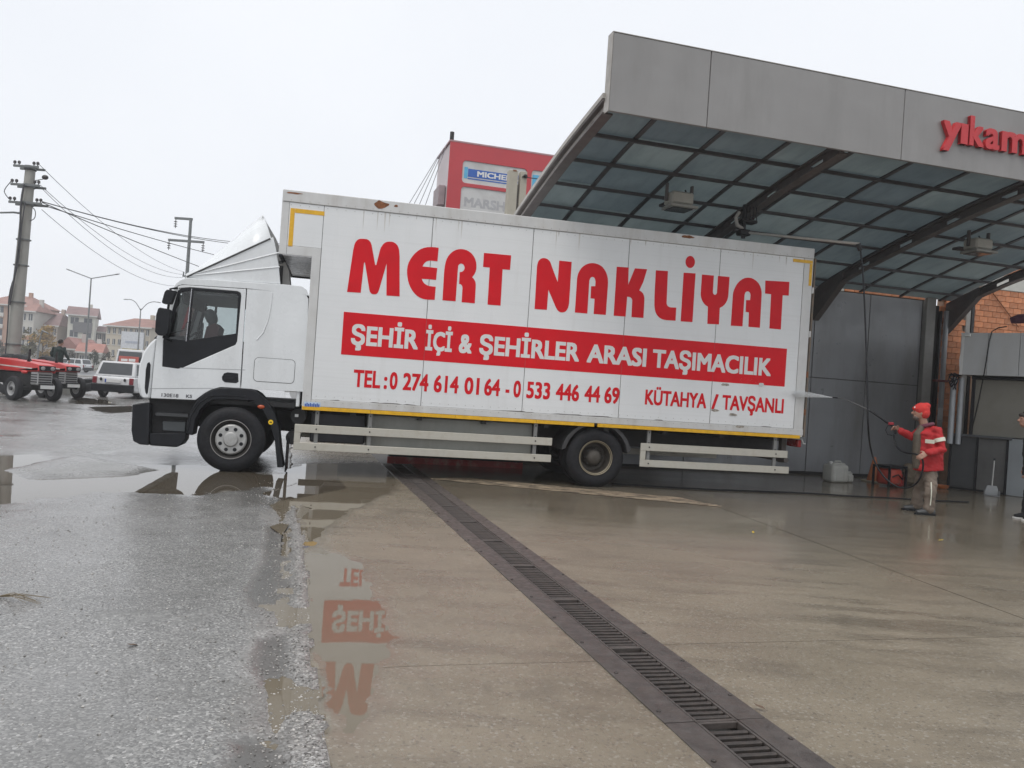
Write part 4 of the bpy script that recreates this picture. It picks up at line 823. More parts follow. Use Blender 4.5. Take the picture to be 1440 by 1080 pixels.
# fascia panels
fj = [3.74, 5.13, 8.19, 11.25, UE + .04]
for a, c in zip(fj[:-1], fj[1:]): b = B(); b.box(a + .005 - u0, -.06, 5.0, c - .005 - u0, -.015, 6.0, .006); b.obj('fascia_panel', M_FAS, cp)
b = B(); b.box(3.75 - u0, -.012, 5.03, UE - u0, .04, 5.97); b.obj('fascia_backing', M_SEAM, cp); b = B(); b.box(3.735 - u0, -.062, 5.0, 3.742 - u0, .10, 6.0); b.box(3.735 - u0, -.065, 6.003, UE + .04 - u0, .10, 6.012); b.obj('fascia_edge', M_STLL, cp)
# ribs: I-section with slots in the web
vr = np.linspace(9.80, 15.12, 34)
def strip(z0f, z1f, ua, ub, va=vr):
    vs = []; fs = []
    for v in va: vs += [(ua - u0, v - w0, z0f(v)), (ub - u0, v - w0, z0f(v)), (ub - u0, v - w0, z1f(v)), (ua - u0, v - w0, z1f(v))]
    for i in range(len(va) - 1):
        for j in range(4): fs.append((i * 4 + j, i * 4 + (j + 1) % 4, i * 4 + 4 + (j + 1) % 4, i * 4 + 4 + j))
    n = len(va) * 4; fs += [(3, 2, 1, 0), (n - 4, n - 3, n - 2, n - 1)]; return vs, fs
for k, ur in enumerate(RIBS):
    mt = M_STL
    rb = B(); rb.add(*strip(lambda v: zrib(v), lambda v: zrib(v) + .022, ur - .075, ur + .075)); rb.add(*strip(lambda v: zrib(v) + .165, lambda v: zrib(v) + .183, ur - .075, ur + .075))
    ro = rb.obj('rib', mt, cp, smooth=30)
    # web with slots
    nweb = [9.8, 10.25, 10.55, 11.35, 11.65, 12.45, 12.75, 13.55, 13.85, 15.12]
    wb = B()
    for i in range(len(nweb) - 1):
        a, c = nweb[i], nweb[i + 1]; va = np.linspace(a, c, 6)
        if i % 2 == 0: wb.add(*strip(lambda v: zrib(v) + .0225, lambda v: zrib(v) + .1645, ur - .008, ur + .008, va))
        else:
            wb.add(*strip(lambda v: zrib(v) + .0225, lambda v: zrib(v) + .06, ur - .008, ur + .008, va)); wb.add(*strip(lambda v: zrib(v) + .125, lambda v: zrib(v) + .1645, ur - .008, ur + .008, va))
    wb.obj('web', M_STLL if k == 0 else mt, ro, smooth=30)
    # knee at the wall
    b = B(); b.plate([[(14.25 - w0, zrib(14.25) + .01), (15.12 - w0, 3.30), (15.12 - w0, zrib(15.12) + .2), (14.25 - w0, zrib(14.25) + .2)]], lambda a, c, tt, U=ur: (U - u0 + tt, a, c), -.07, .07); b.obj('knee', M_STL, ro)
# gutter/edge strip on the outer rib
b = B(); b.add(*strip(lambda v: zrib(v) + .20, lambda v: zrib(v) + .265, 3.70, 3.745)); b.obj('roof_edge', M_STLL, cp, smooth=30)
# purlins along the bay, glazing bars across, panes between
PWS = [9.80, 9.97, 10.80, 11.60, 12.40, 13.20, 14.0, 14.75, 15.10]
for v in PWS[1:-1]: 
    b = B(); z = zrib(v) + .186; b.box(3.80 - u0, v - .03 - w0, z, UE - .03 - u0, v + .03 - w0, z + .045); b.obj('purlin', M_PUR, cp)
UB = [3.80] + [4.62 + 1.05 * i for i in range(10)]; UB = [x for x in UB if x < 14.3] + [UE - .02]
for ub in UB[1:-1]: b = B(); b.add(*strip(lambda v: zrib(v) + .234, lambda v: zrib(v) + .258, ub - .035, ub + .035)); b.obj('glazing_bar', M_PUR, cp, smooth=30)
for i in range(len(UB) - 1):
    for j in range(len(PWS) - 1):
        va = np.linspace(PWS[j] + .002, PWS[j + 1] - .002, 4); b = B(); b.add(*strip(lambda v: zrib(v) + .262, lambda v: zrib(v) + .272, UB[i] + .002, UB[i + 1] - .002, va)); b.obj('roof_pane', M_PC, cp)
# letters
M_LET = mk('letter_red', (.52, .025, .032), .35); M_LETS = mk('letter_side', (.33, .012, .018), .4)
for ch, x0, x1, yb_, ref in (('y', 1321, 1346.5, 200.5, 'x'), ('ı', 1346, 1356, 203, 'x'), ('k', 1358, 1379, 205.5, 'x'), ('a', 1380.5, 1400.5, 210, 'x'), ('m', 1403, 1440, 213.5, 'x'), ('a', 1441.5, 1461, 219, 'x')):
    ua, za = bp(x0, yb_, WF - .06); uc, _ = bp(x1, yb_, WF - .06)
    text_part('sign_letter', ch, M_LET, cp, ua - u0, uc - u0, 5.37, .265, -.064, .03, .06, ref='x', solid=True)
# back wall panels
wl = bthing('bay_wall', 'dark grey panelled rear wall of the wash bay below a strip of bricks', 'wall', 10.9, WW); uw0 = 10.9
M_WALL = mk('wall_panel', (.235, .243, .255), .36, .1, .09, 1.1, .06, 30, .1, dirt=(.135, .13, .12), dscale=1.3, damt=.7, streak=True)
b = B(); b.box(2.0 - uw0, .02, 0, 14.02 - uw0, .2, 4.6); b.obj('wall_core', M_SEAM, wl)
for a, c in ((2.0, 5.0), (5.0, 8.0), (8.0, 10.9), (10.9, 12.28), (12.28, 13.66)):
    for z0, z1 in ((.06, 2.075), (2.09, 3.985)): b = B(); b.box(a + .008 - uw0, 0, z0, c - .008 - uw0, .03, z1, .004); b.obj('wall_panel', M_WALL, wl)
b = B(); b.box(2.0 - uw0, -.03, 0, 13.66 - uw0, .04, .055, .004); b.obj('skirting', M_DRK, wl)
M_BRK = mk('brick', (.47, .185, .085), .85, 0, .14, 9, .3, 60, .05, dirt=(.42, .36, .30), dscale=14, damt=.35, rand=.28)
M_MOR = mk('mortar', (.40, .27, .19), .9, 0, .15, 12)
brm = B(); brm.box(0, 0, 0, .232, .09, .122, .004); brm = brm.mesh('brick')
for r in range(1):
    x = 11.6
    while x < 13.68: link('brick', brm, M_BRK, wl, loc=(x - uw0, -.012, 4.0 + r * .13)); x += .24
b = B(); b.box(11.12 - uw0, -.012, 3.99, 11.58 - uw0, .03, 4.2, .005); b.obj('plaster_patch', mk('plaster', (.40, .39, .35), .8), wl)
# corner column: concrete, dark drainpipe channel, brick pier, dark gap
col = bthing('bay_column', 'grey concrete column with dark steel channel and downpipe at the end of the bay wall', 'column', 13.84, WW)
M_CON = mk('column_concrete', (.26, .255, .24), .75, 0, .12, 4, .2, 30, dirt=(.14, .13, .12), dscale=2, damt=.6, streak=True)
b = B(); b.box(-.15, -.10, 0, .10, .2, 4.3, .01); b.obj('shaft', M_CON, col); b = B(); b.box(.105, -.06, 0, .22, .16, 3.9, .005); b.obj('steel_channel', mk('channel_dark', (.03, .027, .026), .5), col); b = B(); b.box(.19, -.15, 0.02, .23, -.07, 3.78); b.obj('channel_flange', M_DRK, col)
b = B(); b.tube([(.40, -.09, .02), (.40, -.09, 3.8)], .055, 12); b.obj('downpipe', mk('pipe_grey', (.30, .31, .32), .45, .2, .1, 3, dirt=(.15, .13, .12), dscale=3, damt=.6, streak=True), col, smooth=40)
for z in (2.2,): b = B(); b.box(.16, -.17, z, .5, -.02, z + .05, .005); b.obj('pipe_clip', mk('clip_red', (.12, .02, .02), .5), col)
b = B(); b.box(.30, -.12, 1.35, .42, -.155, 1.62, .01); b.obj('meter_box', mk('meter', (.40, .41, .42), .5), col)
# brick wall right of the column
bw = bthing('brick_wall', 'bare orange red brick wall with pale mortar and a plastered beam behind the booth', 'wall', 14.3, WW); ub0 = 14.3
b = B(); b.box(-.02, .06, 0, 6, .25, 6.2); b.obj('mortar_bed', M_MOR, bw)
cnt = 0
for r in range(48):
    z = .02 + r * .130
    if 4.42 < z + .04 < 4.78: continue
    x = -.0 - (r % 2) * .12
    while x < 3.2:
        vis = (z > 3.3) or (x < .62 and z > .9)
        if vis and cnt < 298 and z < 5.2 and not (.54 < x + .09 < .66): link('brick', brm, M_BRK, bw, loc=(x, -.0 if x < .5 else .012, z)); cnt += 1
        x += .24
b = B(); b.box(1.0, .0, 4.44, 6, .1, 4.76, .01); b.obj('plaster_beam', mk('plaster_pale', (.46, .46, .42), .8, 0, .1, 5, .3, 20), bw)
b = B(); b.box(.56, -.02, .0, .68, .05, 4.6, .004); b.obj('recess_post', M_CON, bw); b = B(); b.box(.70, -.03, 0, .78, .04, 4.5, .004); b.obj('dark_post', M_DRK, bw)
b = B(); b.tube([(1.25, -.02, 4.35), (2.05, -.03, 3.62)], .012, 6); b.obj('stay_wire', M_RUST, bw)
# booth: white bulkhead, curtain wall, low dark panels
p0 = gp(1340, 687); bo_yaw = R(-44)
bo = thing('office_booth', 'low booth with white panelled bulkhead over a beige blind and dark grey lower panels', 'booth', p0, bo_yaw)
xd = Vector((math.cos(bo_yaw), math.sin(bo_yaw), 0)); nd = Vector((-xd.y, xd.x, 0)); dist0 = p0.dot(nd)
def op(x, y, dn=0): p = onpl(x, y, nd, dist0 + dn); return ((p - p0).dot(xd), p.z)
M_BULK = mk('bulkhead_white', (.50, .51, .515), .45, 0, .06, 2, .05, 40, dirt=(.38, .36, .33), dscale=2, damt=.4, streak=True)
xa, zt_ = op(1352, 468, -.3); _, zb_ = op(1357, 527, -.3); xj = op(1389, 490, -.3)[0]; xj2 = op(1434, 490, -.3)[0]
for a, c in ((xa, xj), (xj, xj2), (xj2, xj2 + 1.2), (xj2 + 1.2, xj2 + 2.6), (xj2 + 2.6, xj2 + 4.0), (xj2 + 4.0, xj2 + 5.4), (xj2 + 5.4, xj2 + 6.8)): b = B(); b.box(a + .003, -.3, zb_, c - .003, -.25, zt_, .006); b.obj('bulkhead_panel', M_BULK, bo)
b = B(); b.box(xa + .01, -.249, zb_ + .01, xj2 + 6.8, .6, zt_ - .015); b.box(xa + .5, .61, .0, xj2 + 6.8, 4.5, zt_ - .02); b.obj('core_and_shade_body', M_BULK, bo)  # long run and deep body out of frame, added to shade the right side
rg = [(xa + .02 + random.uniform(-.03, .01), zb_ + (zt_ - zb_) * i / 9) for i in range(10)] ; b = B(); b.plate([rg + [(xa + .06, zt_), (xa + .06, zb_)]], XZ(-.305), 0, .004); b.obj('torn_edge', M_WHITE, bo)
b = B(); x, z = op(1360, 471, -.35); b.box(x - .05, -.36, z - .03, x + .06, -.30, z + .03, .01); b.obj('torn_flap', M_WHITE, bo)
xs0, zs = op(1338, 611); xs1, _ = op(1423, 616); zs = .5 * (zs + op(1423, 616)[1])
b = B(); b.box(xs0 + .35, .02, zs + .02, xj2 + 6.8, .06, zb_ + .05); b.obj('blind', mk('blind_beige', (.215, .205, .175), .55, 0, .08, 1.5, 0, 0, .1, dirt=(.16, .14, .11), dscale=2, damt=.5), bo)
b = B(); xo = op(1369, 570)[0]; b.box(xo - .05, -.02, zs, xo + .01, .05, zb_ + .02, .006); b.obj('window_post', M_BLK, bo); b = B(); b.box(xo - .05, -.06, zb_ - .07, xj2 + 6.8, .018, zb_ - .003, .006); b.obj('window_head', M_BLK, bo)
b = B(); b.box(xs0 - .02, -.09, zs - .03, xs1 + .02, .05, zs + .02, .006); b.obj('counter_rail', mk('counter_rail', (.07, .075, .082), .4), bo)
xm = op(1373, 650)[0]
for a, c, mt in ((xs0, xm, mk('panel_dark', (.050, .053, .056), .45, 0, .2, 3)), (xm, xs1 - .06, mk('panel_grey', (.10, .10, .098), .5, 0, .15, 3, dirt=(.06, .055, .05), dscale=2, damt=.6))): b = B(); b.box(a + .02, -.01, .04, c - .02, .03, zs - .034, .004); b.obj('lower_panel', mt, bo)
for x in (xs0, xm, xs1 - .06): b = B(); b.box(x - .018, -.04, .0, x + .018, .045, zs - .032, .004); b.obj('panel_post', M_BLK, bo)
b = B(); b.box(xs0, -.035, .002, xs1 - .08, .0, .038); b.obj('kick_rail', M_BLK, bo)
b = B(); b.box(xs1 - .035, -.06, 0, xj2 + 6.8, .1, zs, .01); b.obj('pale_side', mk('panel_pale', (.24, .26, .275), .5, 0, .08, 2), bo)
px_, pz_ = op(1344, 570); b = B(); b.tube([(px_ - .03, -.12, .9), (px_ - .03, -.12, zb_ - .05)], .055, 14); b.tube([(px_ + .11, -.10, .9), (px_ + .11, -.10, zb_ - .05)], .05, 14); b.obj('downpipe', mk('pipe_pale', (.36, .38, .40), .4, .1), bo, smooth=40)
b = B()
for k in range(7):
    pts = [Vector((px_ - .05 + .12 * random.random(), -.2 - .04 * random.random(), zb_ - .02 - .32 * (i / 6) * random.uniform(.5, 1) + .12 * math.sin(i / 6 * 3.1))) + Vector((.07 * math.sin(i + k), 0, 0)) for i in range(7)]; b.tube(pts, .012, 6)
b.obj('cable_bundle', M_BLK, bo, smooth=60)
pts = []
for px, py, dn in ((1416, 459, -.33), (1404, 461, -.36), (1395, 466, -.36), (1391, 480, -.34), (1388, 500, -.34), (1384, 525, -.33), (1377, 560, -.05), (1370, 590, -.03), (1365, 607, -.03)):
    x, z = op(px, py, dn); pts.append((x, dn, z))
b = B(); b.tube(pts, .011, 6); b.obj('loose_cable', M_DRK, bo, smooth=60)
x, z = op(1440, 452, -.1); b = B(); b.tube([(x - .22, -.1, z + .02), (x - .1, -.1, z + .05), (x + .25, -.1, z + .06), (x + .5, -.1, z + .03)], [.06, .09, .09, .06], 12); rl = b.obj('rolled_tarpaulin', mk('tarp_purple', (.09, .03, .055), .7, 0, .3, 20, .6, 30), None, smooth=50); rl.location = p0; rl.rotation_euler = (0, 0, bo_yaw); tag(rl, 'rolled dark purple tarpaulin lying on top of the booth bulkhead', 'tarpaulin')
# floodlights under the canopy
def flood(u, v, label):
    r = bthing('floodlight', label, 'floodlight', u, v, None); z = zrib(v) + .18; r.location.z = z - .38
    b = B(); b.box(-.19, -.16, .06, .19, .16, .26, .03); b.obj('housing', mk('flood_body', (.42, .40, .35), .5), r, smooth=40); b = B(); b.plate([[(-.24, -.22), (.24, -.22), (.20, .20), (-.20, .20)]], lambda a, c, tt: (a, c, tt), .0, .045); b.obj('rim_frame', mk('flood_rim', (.30, .29, .26), .4), r, bevel=.01); b = B(); b.box(-.17, -.16, -.012, .17, .15, -.001); b.obj('lens', mk('flood_lens', (.05, .055, .055), .15), r)
    for s in (-1, 1): b = B(); b.box(s * .20, -.03, .12, s * .235, .03, .40, .004); b.obj('bracket', M_STL, r)
    b = B(); b.tube([(.25, .05, .1), (.30, .1, .05), (.27, .14, .2), (.2, .2, .38)], .012, 6); b.obj('lead', M_BLK, r)
    b = B(); b.box(-.12, .30, .12, .30, .48, .17, .01); b.obj('reflector_plate', M_PUR, r)
    return r
wq = min(np.linspace(10, 14.5, 200), key=lambda q: abs(bp(955, 277, q)[1] - (zrib(q) + .0))); uf, _ = bp(955, 275, wq); flood(uf, wq, 'beige floodlight hung under the canopy above the middle of the lorry')
uf, _ = bp(1376, 335, 12.0); flood(uf, 12.0, 'beige floodlight hung under the canopy beyond the hose boom')
# hose boom with pivot
ua, za = bp(1046, 318, 11.9); bm = bthing('hose_boom', 'swivelling pale steel boom that carries the wash hose under the canopy', 'boom', ua, 11.9); bm.location.z = za
b = B(); b.tube([(-.1, 0, .22), (-.16, 0, .12), (-.12, 0, .0), (0, 0, -.05)], .03, 8); b.obj('gooseneck', M_STLL, bm, smooth=60); b = B(); b.tube([(0, 0, .35), (0, 0, -.2)], .035, 10); b.box(-.1, -.08, -.16, .1, .08, -.06, .02); b.box(-.07, -.09, .05, .20, .09, .10, .01); b.obj('pivot', M_DRK, bm, smooth=40)
for k in range(4): b = B(); b.tube([(.02 + .06 * k, -.05, .10), (.0 + .06 * k, -.05, .32)], .008, 6); b.obj('hanger_rod', M_DRK, bm)
ue, ze = bp(1209, 343, 10.6); b = B(); b.tube([(0, 0, -.1), (ue - ua, 10.6 - 11.9, ze - za)], .022, 8); b.obj('arm', M_STLL, bm, smooth=60); b = B(); b.tube([(ue - ua - .03, -1.3, ze - za), (ue - ua + .02, -1.3, ze - za - .10)], .035, 8); b.obj('arm_tip', M_DRK, bm)
HOSE_TOP = UW(ue + .02, 10.6, ze - .1)

# ---- red sign tower of the tyre shop behind
WS = 26.; us0, zs1 = bp(633.3, 198.75, WS); us1, _ = bp(783.3, 221.7, WS); us1 += 3.5
tw = bthing('sign_tower', 'tall red clad block with tyre brand sign panels standing behind the lorry', 'building', us0, WS)
M_TR = mk('tower_red', (.48, .045, .055), .4, 0, .05, 1); M_TS = mk('tower_side', (.55, .48, .49), .5, 0, .08, 1)
H = zs1; b = B(); b.box(0.02, .03, 0, us1 - us0, 2.2, H - .03); b.obj('core', M_TS, tw)
z_a = bp(650, 222.5, WS)[1]; z_b = bp(650, 257, WS)[1]; z_c = bp(650, 262, WS)[1]
ub = lambda x, y: bp(x, y, WS)[0] - us0
P1 = (ub(650, 240), bp(650, 225, WS)[1], ub(741, 240), bp(650, 257, WS)[1]); P2 = (ub(747, 250), P1[1], ub(830, 250), P1[3])
zt2 = z_c; zb2 = zt2 - 1.25
def framed(x0, z1, x1, z0): return rrect(x0, z0, x1, z1, .12)
x1m = us1 - us0; outer = [(0, 0.0), (x1m, 0.0), (x1m, H), (0, H)]
holes = [framed(P1[0], P1[1], P1[2], P1[3])[::-1], framed(P2[0], P2[1], P2[2], P2[3])[::-1], framed(P1[0], zt2, P1[2], zb2)[::-1], framed(P2[0], zt2, P2[2], zb2)[::-1]]
b = B(); b.plate([outer] + holes, XZ(-.03), 0, .05); b.obj('red_cladding', M_TR, tw)
b = B(); b.box(-.03, -.04, H, x1m + .02, 2.25, H + .05); b.obj('coping', mk('coping', (.42, .25, .26), .5), tw)
M_PAN = mk('sign_panel', (.56, .56, .55), .4, 0, .06, 2, dirt=(.35, .33, .32), dscale=1.5, damt=.5)
for q in ((P1[0], P1[3], P1[2], P1[1]), (P2[0], P2[3], P2[2], P2[1]), (P1[0], zb2, P1[2], zt2), (P2[0], zb2, P2[2], zt2)): b = B(); b.box(q[0] + .004, .0, q[1] + .004, q[2] - .004, .02, q[3] - .004); b.obj('sign_panel', M_PAN, tw)
M_BLU = mk('sign_blue', (.025, .11, .42), .4); M_BL2 = mk('sign_sky', (.10, .40, .62), .4)
pw = P1[2] - P1[0]; ph = P1[1] - P1[3]
b = B(); b.box(P1[0] + .09 * pw, -.006, P1[3] + .30 * ph, P1[2] - .03 * pw, -.001, P1[3] + .66 * ph); b.obj('sign_band', M_BLU, tw); b = B(); b.box(P1[0] + .09 * pw, -.006, P1[3] + .20 * ph, P1[2] - .03 * pw, -.001, P1[3] + .25 * ph); b.obj('sign_band', M_BLU, tw); b = B(); b.box(P1[0] + .03 * pw, -.006, P1[3] + .22 * ph, P1[0] + .085 * pw, -.001, P1[3] + .72 * ph); b.obj('sign_band', M_BL2, tw)
text_part('sign_lettering', 'MICHELIN', M_WHITE, tw, P1[0] + .23 * pw, P1[2] - .10 * pw, P1[3] + .37 * ph, .22 * ph, -.007, .04, .004)
text_part('sign_lettering', 'MARSHAL', mk('sign_grey', (.40, .40, .41), .5), tw, P1[0] + .06 * pw, P1[2] - .06 * pw, zt2 - .62, .28, -.001, .04, .004)
b = B(); b.box(P2[0] + .02 * pw, -.004, P2[3] + .06 * ph, P2[2], -.001, P2[3] + .80 * ph); b.obj('sign_band', M_BL2, tw); b = B(); b.ell((P2[0] + .32 * pw, -.01, P2[3] + .5 * ph), (.26, .008, .13)); b.obj('sign_mark', M_WHITE, tw); b = B(); [b.ell((P2[0] + (.16 + .065 * k) * pw, -.02, P2[3] + (.52 if k % 2 else .47) * ph), (.06, .006, .06 + .02 * (k % 3))) for k in range(6)]; b.obj('sign_mark', M_BLK, tw)
xp, zp = bp(638, 192, WS); b = B(); b.tube([(xp - us0, .3, H), (xp - us0, .3, H + .4)], .07, 8); b.obj('flue', M_DRK, tw)
b = B(); xq = -.02
for k in range(4): b.tube([(-.05, .3 + k * .5, H), (-.9 - .25 * k, .6 + k * .5, H - 3.2)], .012, 5)
b.obj('stay_cables', mk('cable_grey', (.3, .3, .32), .5), tw); b = B(); zq_ = bp(625, 268, WS)[1]; b.box(-.22, .3, zq_ - .4, -.001, 1.3, zq_ + .25, .02); b.obj('side_box', mk('sidebox', (.30, .24, .25), .5), tw)
# two cream concrete posts in front of the tower
for (xa_, xb_, yt, lab) in ((715, 727.5, 240, 'cream concrete post with stained top between lorry and red sign tower'), (731, 740, 242, 'thinner cream concrete post with insulator bracket beside the stained post')):
    WP = 21.; ua, zt = bp(xa_, yt, WP); uc, _ = bp(xb_, yt, WP); r = bthing('concrete_post', lab, 'post', (ua + uc) / 2, WP); hw = (uc - ua) / 2
    b = B(); b.plate([[(-hw * 1.25, 0), (hw * 1.25, 0), (hw, zt), (-hw, zt)]], XZ(0), -.12, .12); b.obj('shaft', mk('post_cream', (.42, .39, .32), .8, 0, .1, 3, .2, 30), r, bevel=.01)
    if xa_ == 731:
        b = B(); b.tube([(-.05, -.13, zt - .15), (.5, -.13, zt - .15)], .012, 5); b.ell((.03, -.16, zt - .13), (.06, .06, .05)); b.obj('insulator_bracket', M_DRK, r); b = B(); b.box(-hw - .1, -.05, 0, -hw * 1.3, .05, zt - .35); b.obj('steel_angle', M_STL, r)
    else: b = B(); b.box(-hw * .2, -.125, zt - .03, hw * .6, .125, zt + .012); b.obj('top_stain', M_RUST, r)

# guessed sheet metal hall, added behind the lorry to darken the reflections under it
uh, _ = bp(462, 420, 25.); hl = bthing('added_reflection_hall', 'low grey sheet metal hall added behind the lorry box to darken reflections', 'building', uh, 25.)
b = B(); b.box(0, 0, 0, us0 - uh - .1, 9, 4.2); b.obj('wall', mk('hall_wall', (.20, .19, .175), .7, 0, .1, 1), hl); b = B(); b.add([(-.3, -.3, 4.205), (us0 - uh - .1, -.3, 4.205), (us0 - uh - .1, 9.3, 4.205), (-.3, 9.3, 4.205), (-.3, 4.5, 5.2), (us0 - uh - .1, 4.5, 5.2)], [(0, 1, 5, 4), (1, 2, 5), (2, 3, 4, 5), (3, 0, 4), (3, 2, 1, 0)]); b.obj('roof', mk('hall_roof', (.16, .15, .145), .6), hl)
for k in range(2): b = B(); b.box(.6 + k * 2.2, -.03, 0, 2.3 + k * 2.2, .02, 3.2); b.obj('shutter', mk('hall_shutter', (.12, .12, .12), .5), hl)
# ================================================================== PEOPLE AND SMALL THINGS IN THE BAY
def remesh(b, name, voxel, smooth=3):
    me = b.mesh(name); o = bpy.data.objects.new('tmp', me); COL.objects.link(o)
    r = o.modifiers.new('r', 'REMESH'); r.mode = 'VOXEL'; r.voxel_size = voxel; s = o.modifiers.new('s', 'SMOOTH'); s.factor = .5; s.iterations = smooth
    bpy.context.view_layer.update(); dg = bpy.context.evaluated_depsgraph_get(); m2 = bpy.data.meshes.new_from_object(o.evaluated_get(dg)); m2.name = name
    m2.polygons.foreach_set('use_smooth', [True] * len(m2.polygons)); COL.objects.unlink(o); bpy.data.objects.remove(o); bpy.data.meshes.remove(me); m2.materials.clear(); m2.update(); return m2
def limb(b, pts, rs, n=12, ref=None):
    b.tube(pts, rs, n, True, ref)
    for p, r in ((pts[0], rs[0]), (pts[-1], rs[-1])):
        r = r if isinstance(r, (int, float)) else min(r); b.ell(p, (r, r, r), 10, 8)
def hand(b, wrist, d, palm_n, thumb, curl=.6, s=1.0):
    """palm and five fingers: d along the hand, palm_n out of the palm, fingers curl towards palm_n; thumb on that side"""
    d = Vector(d).normalized(); pn = Vector(palm_n); pn = (pn - d * pn.dot(d)).normalized(); sd = d.cross(pn); sd = sd if sd.dot(Vector(thumb)) > 0 else -sd
    w0_ = Vector(wrist); b.tube([w0_, w0_ + d * .045 * s, w0_ + d * .088 * s], [(.017 * s, .026 * s), (.015 * s, .040 * s), (.013 * s, .040 * s)], 10, True, pn)
    for i, ln in enumerate((.068, .078, .072, .056)):
        o_ = w0_ + d * .086 * s + sd * (.030 - .020 * i) * s; a = curl; p = [o_]; dd = d.copy()
        for f in (.45, .32, .23):
            dd = (dd * math.cos(a) + pn * math.sin(a)).normalized() if f != .45 else (dd * math.cos(a * .7) + pn * math.sin(a * .7)).normalized(); p.append(p[-1] + dd * ln * f * s * 1.15)
            pass
        b.tube(p, [.0095 * s, .009 * s, .0085 * s, .007 * s], 8); b.ell(p[-1], (.007 * s,) * 3, 8, 6)
    o_ = w0_ + d * .03 * s + sd * .032 * s; p1 = o_ + (d * .6 + sd * .7).normalized() * .035 * s; p2 = p1 + (d * .8 + pn * .6).normalized() * .03 * s; b.tube([o_, p1, p2], [.013 * s, .0105 * s, .008 * s], 8)
def face(b, c, fwd, up, s=1.0):
    f = Vector(fwd).normalized(); u = Vector(up); u = (u - f * u.dot(f)).normalized(); l = u.cross(f); M = Matrix((f, l, u)).transposed(); c = Vector(c)
    b.ell(c, (.098 * s, .076 * s, .118 * s), 18, 14, M); b.ell(c + f * .03 * s - u * .06 * s, (.066 * s, .055 * s, .06 * s), 12, 10, M)
    b.tube([c + f * .088 * s + u * .015 * s, c + f * .115 * s - u * .022 * s, c + f * .095 * s - u * .032 * s], [.010 * s, .016 * s, .012 * s], 8)
    b.ell(c + f * .084 * s - u * .062 * s, (.014 * s, .028 * s, .009 * s), 8, 6, M); b.ell(c + f * .078 * s + u * .022 * s, (.014 * s, .055 * s, .010 * s), 8, 6, M)
    for sg in (-1, 1): b.ell(c + l * sg * .076 * s - f * .008 * s - u * .008 * s, (.020 * s, .010 * s, .032 * s), 8, 6, M)
    return f, l, u, M
M_SKIN = mk('skin', (.36, .20, .145), .55, 0, .12, 25); M_EYE = mk('eye', (.03, .025, .02), .2); M_HAIR = mk('hair_dark', (.025, .02, .017), .7, 0, .3, 60, .6, 200)
